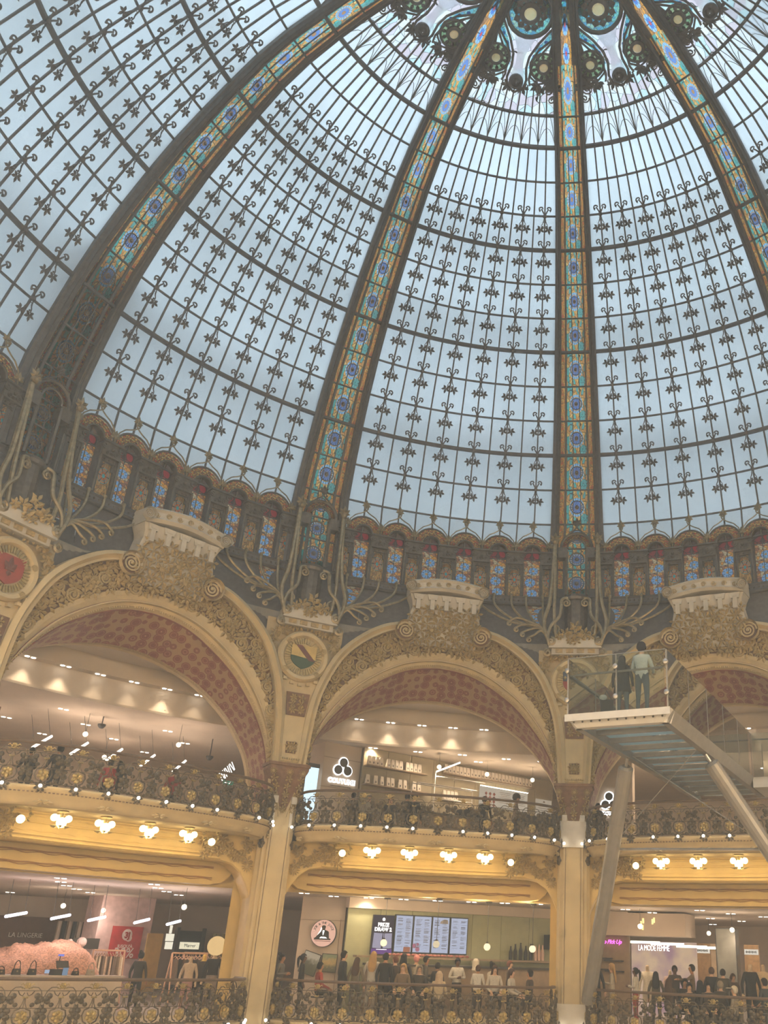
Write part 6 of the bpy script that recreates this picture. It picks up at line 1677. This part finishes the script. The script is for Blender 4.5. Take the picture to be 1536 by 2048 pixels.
# clothes racks
def rack(s0,s1,R,n,label,cols,grp):
    t=empty('clothes_rack',label,'clothes rack',plane(*LA(R))); zt=1.42
    b=MB(); b.tube([(s0,0,zt),(s1,0,zt)],.024,6); b.build('rail',M['wood2'],t)
    for s in (s0,s1):
        for q in (-.22,.22): b=MB(); b.tube([(s,0,zt),(s+ (0.0),q,.16)],.022,5); b.build('leg',M['wood2'],t)
    r2=random.Random(n)
    for i in range(n):
        s=lin(s0+.1,s1-.1,i/(n-1)); col=cols[r2.randrange(len(cols))]
        g=empty('hanging_garment','%s garment, %s from the left on the %s'%({'d8':'cream','b0':'tan','6b':'brown','3a':'dark','4b':'olive','2c':'black','c2':'beige'}.get(col[:2],'pale'),ORDS[i],label.split(' clothes rack')[0]+' rack'),'garment',plane(*LA(R),0,s,0)@Matrix.Rotation(r2.uniform(-.25,.25),4,'Z'),grp)
        b=MB(); L=r2.uniform(.55,.9)
        b.hexa([Vector((-.03,-.20,zt-.1-L)),Vector((.03,-.20,zt-.1-L)),Vector((.04,.2,zt-.1-L)),Vector((-.03,.2,zt-.1-L)),Vector((-.02,-.13,zt-.14)),Vector((.02,-.13,zt-.14)),Vector((.02,.13,zt-.14)),Vector((-.02,.13,zt-.14))]); b.build('cloth',cloth(col),g)
        b=MB(); b.tube([(0,-.15,zt-.15),(0,0,zt-.07),(0,.15,zt-.15)],.010,4); b.tube([(0,0,zt-.07),(0,0,zt-.01),(0,.03,zt+.02)],.006,4); b.build('hanger',M['wood2'],g)
M['wood2']=mat('pink_wood',(.60,.36,.22),.6)
rack(2.5,3.35,17.4,10,'long wooden clothes rack right of the pink mound',['d8c7a8','b09a78','6b5a48','3a342f','c2a888'],'garments on the long rack')
rack(3.75,4.75,15.6,9,'short wooden clothes rack in front of the sale poster',['4b4438','2c2a28','b09a78','6b5a48'],'garments on the short rack')
rack(5.0,6.6,17.2,12,'back clothes rack near the mannequins',['6b5a48','b09a78','3a342f','d8c7a8'],'garments on the back rack')
# mannequins
def mannequin(label,x,y,h,face,top,legs,head,hr=.088,ball=None,floor=.14,skinc='c9b193'):
    t=person(label,x,y,h,face,'stand',top,legs,'short','w','l',floor); t.name='mannequin'; t['category']='mannequin'; t['group']='shop mannequins'
    for c in list(t.children):
        if c.name.startswith('hair'): bpy.data.objects.remove(c)
        elif c.name.startswith('body'):
            c.material_slots[0].material=cloth(skinc)
            for d in list(c.children): bpy.data.objects.remove(d)
    if ball:
        b=MB(); b.sph((0,0,1.64+ball*.6),ball,20,14); b.build('ball_head',emit('ball_glow',(1,.66,.28),.85),t)  # head's brightness is put into an emissive colour
    return t
mannequin('headless mannequin in a pink and cream dress',-8.06,11.85,1.28,170,'b9a48c','a98078','none')
mannequin('dark mannequin with a small yellow head',-7.86,12.25,1.34,170,'3c3228','3c3228','none',skinc='e8c66a')
mannequin('mannequin in a black jacket with a big paper ball head',-7.52,11.95,1.42,160,'232122','8f7f74','none',ball=.27)
mannequin('mannequin in a black sleeveless dress at the right edge',5.92,12.75,1.57,170,'232122','232122','none')
mannequin('cream mannequin in a white draped dress at the right edge',6.30,12.95,1.57,190,'c9b38f','c9b38f','none')
mannequin('pale mannequin in a hooded top before the lilac panel',3.55,14.6,1.45,200,'c9bda8','c9bda8','none')
mannequin('pale mannequin with a pink cap before the lilac panel',4.15,14.5,1.34,190,'c4a9a0','c9bda8','none')
# LED tubes, lower and upper left shops
M['tube_led']=emit('tube_lilac',(.86,.82,1.0),4.0); M['tube_warm']=emit('tube_warm',(1,.90,.76),3.2)
def led(label,R,s,z,L,tilt,m,nseg,ztop,grp,e,col):
    t=empty('led_tube',label,'lamp',plane(*LA(R),z,s,0)@Matrix.Rotation(R_(38),4,'Z')@Matrix.Rotation(R_(tilt),4,'Y'),grp)
    for i in range(nseg): b=MB(); x0=-L/2+L*i/nseg; b.tube([(x0+.02,0,0),(x0+L/nseg-.02,0,0)],.035,8); b.build('tube',m,t)
    for q in (-.4,.4): b=MB(); b.tube([(q*L,0,0),(q*L+math.sin(R_(tilt))*(ztop-z)*0,0,ztop-z)],.006,4); b.build('wire',M['dark'],t)
    l=bpy.data.lights.new('tube_light','POINT'); l.energy=e; l.color=col; l.shadow_soft_size=.1; o=bpy.data.objects.new('tube_light',l); COL.objects.link(o); o.parent=t; o.location=(0,-.12,-.15)
for i,(s,) in enumerate(((-.2,),(.85,),(1.75,),(2.95,),(3.85,))): led('lilac LED tube, %s from the left in the lower left shop'%(['first','second','third','fourth','fifth'][i]),16.0,s,2.15,.85,-8,M['tube_led'],3,2.96,'lilac LED tubes',22,(1,.82,.82))
for i,s in enumerate((-.05,.95,1.95,2.95,3.95)): led('white LED tube, %s from the left in the upper left shop'%(['first','second','third','fourth','fifth'][i]),17.5,s,6.45,.9,-32,M['tube_warm'],1,7.32,'white LED tubes',16,(1,.76,.58))
t=empty('neon_sign','tilted white neon lettering hung at the right of the upper left shop','neon sign',plane(*LA(17.5),6.55,5.55,0)@Matrix.Rotation(R_(-40),4,'Y')@Matrix.Rotation(R_(25),4,'Z'))
for i in range(9): b=MB(); b.tube([(-.42+.1*i,0,-.13),(-.38+.1*i,0,.13)] if i%3!=1 else [(-.42+.1*i,0,.13),(-.36+.1*i,0,-.13)],.014,5); b.build('neon_stroke',E_white,t)
t=empty('exit_sign','green running-man exit sign right of the neon lettering','exit sign',plane(*LA(18),6.30,5.95,0))
b=MB(); b.box((0,0,0),(.34,.03,.12)); b.build('sign_plate',emit('exit_green',(.05,.30,.16),.6),t); b=MB(); b.prism([(.02,-.03),(.08,-.01),(.06,.04),(.0,.02)],-.02,-.016); b.box((-.09,-.018,0),(.10,.004,.03)); b.build('sign_figure',E_white,t)
for s,z in ((1.2,7.05),(4.6,6.75)):
    b=MB(); b.lathe([(.11,.05),(.10,0),(.05,-.06),(.001,-.07)],14,None,False); b.tube([(0,0,.05),(0,0,7.32-z)],.015,5); o=b.build('camera_dome',M['charcoal'],None,plane(*LA(17),z,s,0)); tag(o,'black dome camera hanging in the upper left shop, '+('left one' if s<2 else 'right one'),'camera')
# ================================================================== LOWER RIGHT SHOP
aBC=24.27; BC=lambda R:((R*math.sin(R_(aBC)),R*math.cos(R_(aBC))),(math.cos(R_(aBC)),-math.sin(R_(aBC))))
t=empty('fashion_panel','glowing lilac and peach backdrop panel with white capital lettering','display panel',plane(*BC(17)))
def lilac_panel():
    m,nt,out=nodes('lilac_peach_backdrop'); L=nt.links; tc=N(nt,'TexCoord'); nz=N(nt,'TexNoise'); nz.inputs['Scale'].default_value=1.6; L.new(tc.outputs['Object'],nz.inputs['Vector']); rp=N(nt,'ValToRGB'); e=rp.color_ramp.elements; e[0].position=.35; e[0].color=(.55,.32,.36,1); e[1].position=.62; e[1].color=(.95,.66,.42,1); L.new(nz.outputs['Fac'],rp.inputs[0]); em=N(nt,'Emission'); em.inputs['Strength'].default_value=.62; L.new(rp.outputs[0],em.inputs[0]); L.new(em.outputs[0],out.inputs[0]); return m
b=MB(); b.box((-2.92,.06,1.15),(1.98,.1,2.02)); b.build('backdrop',lilac_panel(),t)
text('LA MODE FEMME',.22,E_white,t,T(-3.20,-.03,1.975)@S(.62,1,1),bold=.0,spacing=.92)
for i,(s,wd,z) in enumerate(((-3.4,.9,2.13),(-2.7,1.0,2.10),(-2.0,.9,2.05),(-1.5,.6,2.03))): b=MB(); b.box((s,-.25-.1*(i%2),z),(wd,.06,.07)); b.build('light_bar',emit('bar_cream%d'%i,(1,.95,.80),2.0),t)
t=empty('neon_script','magenta neon script sign on the brown wall right of the column','neon sign',plane(*BC(16.6)))
text('App Pick Up',.155,emit('neon_magenta',(1,.12,.75),2.6),t,T(-4.42,-.10,2.11),shear=.35,bold=.004,spacing=.92); b=MB(); b.box((-4.5,.05,1.2),(1.3,.1,2.2)); b.build('brown_wall',mat('brown_nook',(.25,.18,.11),.7),t)
for i,(s,z) in enumerate(((-4.65,1.66),(-4.3,1.60),(-4.6,1.36),(-4.28,1.32))): b=MB(); b.box((s,-.10,z),(.55,.2,.03)); b.build('nook_shelf',M['charcoal'],t)
t=empty('corner_bulkhead','beige boxed bulkhead with small glowing warm slots above the lilac panel','bulkhead',plane(*BC(16.2)))
b=MB(); b.box((-2.9,.6,2.60),(1.75,1.2,.62)); b.build('bulkhead_box',M['shopwall'],t); b=MB()
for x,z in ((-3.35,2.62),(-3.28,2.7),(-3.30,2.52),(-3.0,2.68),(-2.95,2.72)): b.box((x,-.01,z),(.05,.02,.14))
b.build('warm_slots',emit('warm_slot_glow',(1,.75,.3),1.6),t)  # small emissive boxes set on the bulkhead face
b=MB(); b.box((-4.6,.6,2.62),(1.7,1.2,.66)); b.build('side_box',M['shopwall'],t)
t=empty('oak_front','oak shop doors with cream name boards behind the crowd','shop front',plane(*BC(17.3)))
for s,wd in ((-1.80,.44),(-.38,.42)):
    b=MB(); b.box((s,.05,1.15),(wd,.1,2.0)); b.build('oak_panel',M['wood'],t); b=MB(); b.box((s,-.01,1.96),(wd*.95,.03,.14)); b.build('name_board',emit('board_cream%d'%int(s*-10),(1,.93,.80),.8),t)
    b=MB()
    for q in range(7): b.box((s-.14+.045*q,-.03,1.96),(.03,.006,.045 if q%2 else .06))
    b.build('board_letters',M['dark'],t)
b=MB(); b.box((-1.28,.05,1.15),(.58,.1,2.0)); b.build('cream_panel',mat('warm_cream_panel',(.70,.52,.34),.7),t)
t=empty('mirror_pillar','grey mirrored pillar with dark frame among the right crowd','pillar',plane(*BC(16.6)))
b=MB(); b.box((-.95,.2,1.35),(.56,.5,2.4)); b.build('mirror_body',mat('grey_mirror',(.20,.20,.18),.35,.2),t)
for x in (-1.235,-.665): b=MB(); b.box((x,-.05,1.35),(.02,.04,2.42)); b.build('mirror_edge',M['charcoal'],t)
b=MB(); b.box((-.95,-.05,2.55),(.58,.04,.02)); b.build('mirror_edge',M['charcoal'],t)
# pendants added below the shop ceilings as fill light
def add_fill_pendant(R,a,z,zt,e,col,label,grp):
    p=P(R,a,z); t=empty('fill_pendant',label,'lamp',T(*p),grp); b=MB(); b.sph((0,0,0),.07,10,7); b.build('globe',M['globe2'],t); b=MB(); b.tube([(0,0,.06),(0,0,zt-z)],.006,4); b.build('cord',M['dark'],t)
    l=bpy.data.lights.new('pendant_fill','POINT'); l.energy=e; l.color=col; l.shadow_soft_size=.12; o=bpy.data.objects.new('pendant_fill',l); COL.objects.link(o); o.parent=t; o.location=(0,0,-.25)
M['globe2']=emit('small_globe',(1,.86,.62),3)
# ================================================================== GLASS WALKWAY
WF=Vector((.78,4.88)); WR=Vector((2.54,4.03)); we=(WR-WF).normalized(); wd=Vector((-we.y,we.x)); WW=(WR-WF).length; WLEN=9.4; ZB=5.76; ZF=6.0
def WM(s,l,z): p=WF+we*s+wd*l; return Vector((p.x,p.y,z))
WX=Matrix(((we.x,wd.x,0,WF.x),(we.y,wd.y,0,WF.y),(0,0,1,0),(0,0,0,1)))     # local x across, y along (away from camera), z up
t=empty('glass_walkway','glass and steel walkway jutting into the hall with two visitors','walkway',WX)
M['fascia']=mat('white_fascia',(.74,.72,.69),.4,0,.05); M['steel']=mat('grey_steel',(.34,.32,.29),.4,.3,.08); M['floorglass']=frosted('walkway_floor_glass',(.52,.70,.70),(.60,.78,.78),1.0,.30)
b=MB(); b.hexa([Vector((0.1,.12,ZB)),Vector((WW-.1,.12,ZB)),Vector((WW,.3,ZB)),Vector((0,.3,ZB)),Vector((-.08,-.05,ZF)),Vector((WW+.08,-.05,ZF)),Vector((WW+.08,.3,ZF)),Vector((-.08,.3,ZF))]); b.box((WW/2,-.06,ZF-.07),(WW+.18,.03,.14)); b.build('front_fascia',M['fascia'],t)
b=MB()
for i in range(11): b.sph((.08+(WW-.16)*i/10,-.0,ZB+.09),.022,6,4)
b.build('fascia_bolts',M['dark'],t)
for s,x in ((-1,0.0),(1,WW)):
    b=MB(); b.hexa([Vector((x-s*.16,.2,ZB)),Vector((x-s*.16,WLEN,ZB)),Vector((x-s*.02,WLEN,ZB)),Vector((x-s*.02,.2,ZB)),Vector((x-s*.06,.2,ZF)),Vector((x-s*.06,WLEN,ZF)),Vector((x+s*.08,WLEN,ZF)),Vector((x+s*.08,.2,ZF))]); b.build('side_beam',M['steel'],t)
for i in range(12):
    b=MB(); b.box((WW/2,.43+.78*i,ZF-.11),(WW-.2,.07,.09)); b.build('cross_beam',M['steel'],t)
for i in range(12):
    b=MB(); b.grid([[Vector((.12,.47+.78*i,ZF-.05)),Vector((WW-.12,.47+.78*i,ZF-.05))],[Vector((.12,1.17+.78*i,ZF-.05)),Vector((WW-.12,1.17+.78*i,ZF-.05))]]); b.build('floor_glass',M['floorglass'],t)
# glass balustrade
def gpanel(p0,p1,z0,z1,name='glass_panel'):
    d=(Vector(p1)-Vector(p0)); n=Vector((-d.y,d.x,0)).normalized()*.008; p0=Vector(p0);p1=Vector(p1)
    b=MB(); b.hexa([Vector((p0.x,p0.y,z0))+n,Vector((p1.x,p1.y,z0))+n,Vector((p1.x,p1.y,z0))-n,Vector((p0.x,p0.y,z0))-n,Vector((p0.x,p0.y,z1))+n,Vector((p1.x,p1.y,z1))+n,Vector((p1.x,p1.y,z1))-n,Vector((p0.x,p0.y,z1))-n]); return b.build(name,M['glass2'],t)
def glass2():
    m,nt,out=nodes('balustrade_glass'); L=nt.links; tr=N(nt,'BsdfTransparent'); tr.inputs[0].default_value=(.90,.94,.92,1); gl=N(nt,'BsdfGlossy'); gl.inputs['Roughness'].default_value=.02; df=N(nt,'BsdfDiffuse'); df.inputs[0].default_value=(.45,.47,.44,1)
    lw=N(nt,'LayerWeight'); lw.inputs[0].default_value=.25; m1=N(nt,'MixShader'); L.new(lw.outputs['Fresnel'],m1.inputs[0]); L.new(tr.outputs[0],m1.inputs[1]); L.new(gl.outputs[0],m1.inputs[2]); m2=N(nt,'MixShader'); m2.inputs[0].default_value=.05; L.new(m1.outputs[0],m2.inputs[1]); L.new(df.outputs[0],m2.inputs[2]); L.new(m2.outputs[0],out.inputs[0]); return m
M['glass2']=glass2()
H1,H2=1.14,.80
for i in range(2): gpanel((WW*i/2+.01,-.04,0),(WW*(i+1)/2-.01,-.04,0),ZF-.02,ZF+H1)
for i in range(6):
    y0,y1=.0+1.5*i,1.48+1.5*i
    gpanel((-.04,y0,0),(-.04,y1,0),ZF-.02,ZF+H1); gpanel((WW+.04,y0,0),(WW+.04,y1,0),ZF-.02,ZF+H1)
b=MB(); b.tube([(-.04,-.04,ZF+H1),(WW+.04,-.04,ZF+H1)],.010,4); b.build('top_edge',M['chrome'],t)
b=MB(); b.tube([(.06,.02,ZF+H2),(WW-.06,.02,ZF+H2)],.022,6); b.build('handrail',M['steel'],t)
for x in (.0,WW): b=MB(); b.tube([(x,.02,ZF+H2),(x,WLEN-.6,ZF+H2)],.022,6); b.build('handrail',M['steel'],t)
for x,y in ((-.04,-.05),(WW/2,-.05),(WW+.04,-.05)):
    b=MB(); b.box((x,y+.03,ZF+H1/2),(.03,.03,H1)); b.build('post',M['steel'],t)
    for z in (.28,.88): b=MB(); b.lathe([(.05,.0),(.05,.05),(.02,.06)],10,T(x,y,ZF+z)@X90); b.build('glass_clamp',M['chrome'],t)
for i in range(1,7):
    for x in (-.04,WW+.04): b=MB(); b.box((x,1.49*i,ZF+H1/2),(.025,.04,H1)); b.build('post',M['steel'],t)
# side branch at the far right
b=MB(); b.box((WW+2.0,WLEN-1.0,ZF-.14),(3.9,2.0,.26)); b.build('branch_deck',M['fascia'],t)
for i in range(3): gpanel((WW+.1+1.2*i,WLEN-2.05,0),(WW+1.25+1.2*i,WLEN-2.05,0),ZF-.02,ZF+1.1)
b=MB(); b.tube([(WW+.1,WLEN-1.95,ZF+.95),(WW+3.8,WLEN-1.95,ZF+.95)],.022,6); b.build('handrail',M['steel'],t)
# raking steel props
def prop(p0,p1,r,label):
    t=empty('steel_prop',label,'steel prop'); p0,p1=Vector(p0),Vector(p1); d=(p1-p0).normalized(); b=MB(); b.tube([p0+d*.25,p1],r,14); b.build('tube',M['steel'],t); b=MB(); b.tube([p0,p0+d*.3],.035,8); b.build('pin',M['chrome'],t); b=MB(); b.tube([p0+d*.2,p0+d*.27],[r*.6,r*1.02],14); b.build('cap',M['steel'],t)
    return t
p1=WM(.10,3.15,ZB); p2=WM(WW-.1,3.2,ZB)
pa=P(11.6,8.29,.72); prop(p1,pa,.17,'long grey steel prop leaning beside the right column')
pb=Vector((p2.x+2.7,p2.y+5.0,2.2)); pb=P(11.6,41.5,.6); prop(p2,pb,.17,'grey steel prop slanting out of the frame at right')
for q,(a,b_,r,lb) in enumerate(((p1.lerp(pa,.36),p2.lerp(pb,.36),.03,'thin horizontal steel tie between the two props'),(WM(.12,3.4,ZB+.1),p2.lerp(pb,.34),.010,'thin steel cable running down to the right prop'),(WM(WW-.2,3.0,ZB+.1),p1.lerp(pa,.34),.010,'thin steel cable running down to the left prop'))):
    b=MB(); b.tube([a,b_],r,6); o=b.build('steel_tie',M['chrome']); tag(o,lb,'steel tie')
# the two visitors
def on_walk(s,l): p=WF+we*s+wd*l; return p.x,p.y
x,y=on_walk(1.36,.42); person('man in a black beanie, white shirt and blue jeans on the walkway, seen from behind',x,y,1.44,24,'rail','c8ccc8','4d5b68','beanie','26262a','l',floor=ZF,sleeve=True)
x,y=on_walk(.88,.62); wo=person('woman with long black hair, black coat and jeans on the walkway',x,y,1.30,20,'stand','25262a','55636f','long','k','l',floor=ZF)
b=MB(); rows=[[Vector((w*math.cos(q),d*math.sin(q)+.01,z)) for q in [2*math.pi*k/16 for k in range(16)]] for z,w,d in ((1.40,.14,.11),(1.25,.19,.14),(1.05,.19,.14),(.85,.22,.17),(.72,.25,.19),(.70,.23,.17))]; b.grid(rows,closed=True); b.build('coat',cloth('26272b'),wo)
sc=1.30/1.72; px,py=on_walk(.60,.50)
t2=empty('tote_bag','black tote bag with a white scarf held by the woman on the walkway','bag',T(px,py,ZF+.12)); b=MB(); b.hexa([Vector((-.13,-.05,0)),Vector((.11,-.05,0)),Vector((.11,.05,0)),Vector((-.13,.05,0)),Vector((-.15,-.04,.26)),Vector((.12,-.04,.26)),Vector((.12,.04,.26)),Vector((-.15,.04,.26))]); b.build('bag_body',cloth('1d1d20'),t2); b=MB(); b.tube([(-.08,0,.26),(-.02,0,.46),(.08,0,.26)],.012,5); b.build('strap',cloth('1d1d20'),t2); b=MB(); b.sph((-.09,-.03,.30),(.08,.06,.06),8,5); b.build('white_scarf',cloth('c9ccc8'),t2)
p=WX@Vector((WW+2.35,WLEN-1.2,0)); person('visitor in a dark padded jacket cut by the right frame edge',p.x,p.y,1.42,200,'rail','2f3236','2c2e32','short','k','m',floor=ZF)
# upper right: a second backlit drops sign on a beige wall
aS=12; SG2=((14.7*math.sin(R_(aS)),14.7*math.cos(R_(aS))),(math.cos(R_(aS)),-math.sin(R_(aS))))
t=empty('drops_sign_wall','beige wall with a second backlit drops logo beside the steel prop','sign',plane(*SG2))
b=MB(); b.box((-.45,.5,5.83),(1.15,.9,2.96)); b.build('wall_block',M['shopwall'],t)
for cx,cz in ((-.55,5.98),(-.66,5.75),(-.42,5.75)):
    b=MB(); b.lathe([(.15,.02),(.001,.021)],20,T(cx,0,cz)@X90,False); g=b.build('logo_glow',E_halo,t)
    b=MB(); b.lathe([(.115,.045),(.001,.046)],20,T(cx,0,cz)@X90,False); b.build('logo_drop',M['drop'],g)
text('COUTUME',.15,E_halo,t,T(-.54,-.03,5.50),bold=.014)
# far clutter of the lower left shop
t=empty('hanging_cards','stack of lit white cards hanging behind the racks','sign',plane(*LA(19)))
for x,z,w_,h_ in ((5.45,2.02,.08,.22),(5.46,1.80,.26,.20),(5.47,1.58,.24,.20)): b=MB(); b.box((x,0,z),(w_,.02,h_)); b.build('card',emit('card_white%d'%int(z*100),(1,.93,.74),1.0),t)
t=empty('far_name_board','cream name board over a dark doorway behind the mannequins','sign',plane(*LA(23)))
b=MB(); b.box((8.45,.02,1.58),(.72,.05,.22)); b.build('board',emit('board_far',(1,.92,.66),.9),t); text('Marrer',.15,E_black,t,T(8.45,-.01,1.58)); b=MB(); b.box((8.45,.2,1.1),(1.0,.1,1.9)); b.build('doorway',M['charcoal'],t)
for x in (7.95,8.95): b=MB(); b.box((x,.05,1.15),(.10,.12,2.0)); b.build('door_post',M['dark'],t)
t=empty('olive_curtain','pleated olive curtain at the right end of the lower left shop','curtain',plane(*LA(18)))
for i in range(9): b=MB(); b.tube([(6.35+.09*i,0,.2),(6.35+.09*i,0,1.95)],.05,6); b.build('pleat',cloth('6f6748'),t)
t=empty('mustard_panel','mustard shop panel beside the hanging cards','panel',plane(*LA(20)))
b=MB(); b.box((5.55,.05,1.1),(.5,.06,1.6)); b.build('panel_sheet',mat('mustard',(.45,.28,.09),.7),t)
# ================================================================== ADDED FILL PENDANTS THAT LIGHT THE SHOPS
for i,(R,a) in enumerate(((16.5,-60),(19,-52),(17,-45),(20,-40),(16.3,-37))): add_fill_pendant(R,a,6.75,7.32,26,(1,.74,.56),'added fill pendant in the upper left shop, %s counted from the left end'%ORDS[i],'fill pendants upstairs')
for i,(R,a) in enumerate(((16.0,-9.5),(16.8,-4),(17.5,1))): add_fill_pendant(R,a,6.9,7.32,30,(1,.76,.52),'added fill pendant above the coffee counter, %s from the left'%ORDS[i],'fill pendants upstairs')
for i,(R,a) in enumerate(((16,16),(17.5,24),(16.5,33))): add_fill_pendant(R,a,6.75,7.32,45,(1,.76,.52),'added fill pendant in the upper right shop, %s from the left'%ORDS[i],'fill pendants upstairs')
for i,(R,a) in enumerate(((20,-60),(21,-52),(19.5,-41),(22,-36),(15,-35))): add_fill_pendant(R,a,2.5,2.96,26,(1,.78,.62),'added fill pendant in the lower left shop, %s counted from the left'%ORDS[i],'fill pendants downstairs')
for i,(R,a) in enumerate(((15,13),(20,18),(16,22),(19,27),(15.5,31))): add_fill_pendant(R,a,2.5,2.96,30,(1,.77,.56),'added fill pendant in the lower right shop, %s from the left'%ORDS[i],'fill pendants downstairs')
for i,x in enumerate((-3.9,-2.5,-1.1,.2)):
    l=bpy.data.lights.new('bar_fill','POINT'); l.energy=22; l.color=(1,.78,.5); l.shadow_soft_size=.1; o=bpy.data.objects.new('bar_fill',l); COL.objects.link(o); o.location=(x,13.4,2.75)  # bare fill lights without fixtures, added to brighten the juice bar
# ================================================================== ADDED HAZE, LIFTS DARK TONES
b=MB(); b.lathe([(13.1,-8.9),(13.1,24.5)],24)
m,nt,out=nodes('lift_haze'); v=N(nt,'VolumeScatter'); v.inputs['Density'].default_value=.0092; v.inputs['Anisotropy'].default_value=.2; v.inputs['Color'].default_value=(.88,.95,1,1)
nt.links.new(v.outputs[0],out.inputs['Volume']); o=b.build('haze',m); tag(o,'scattering haze volume added through the hall to lift its dark tones','haze',None,'structure')
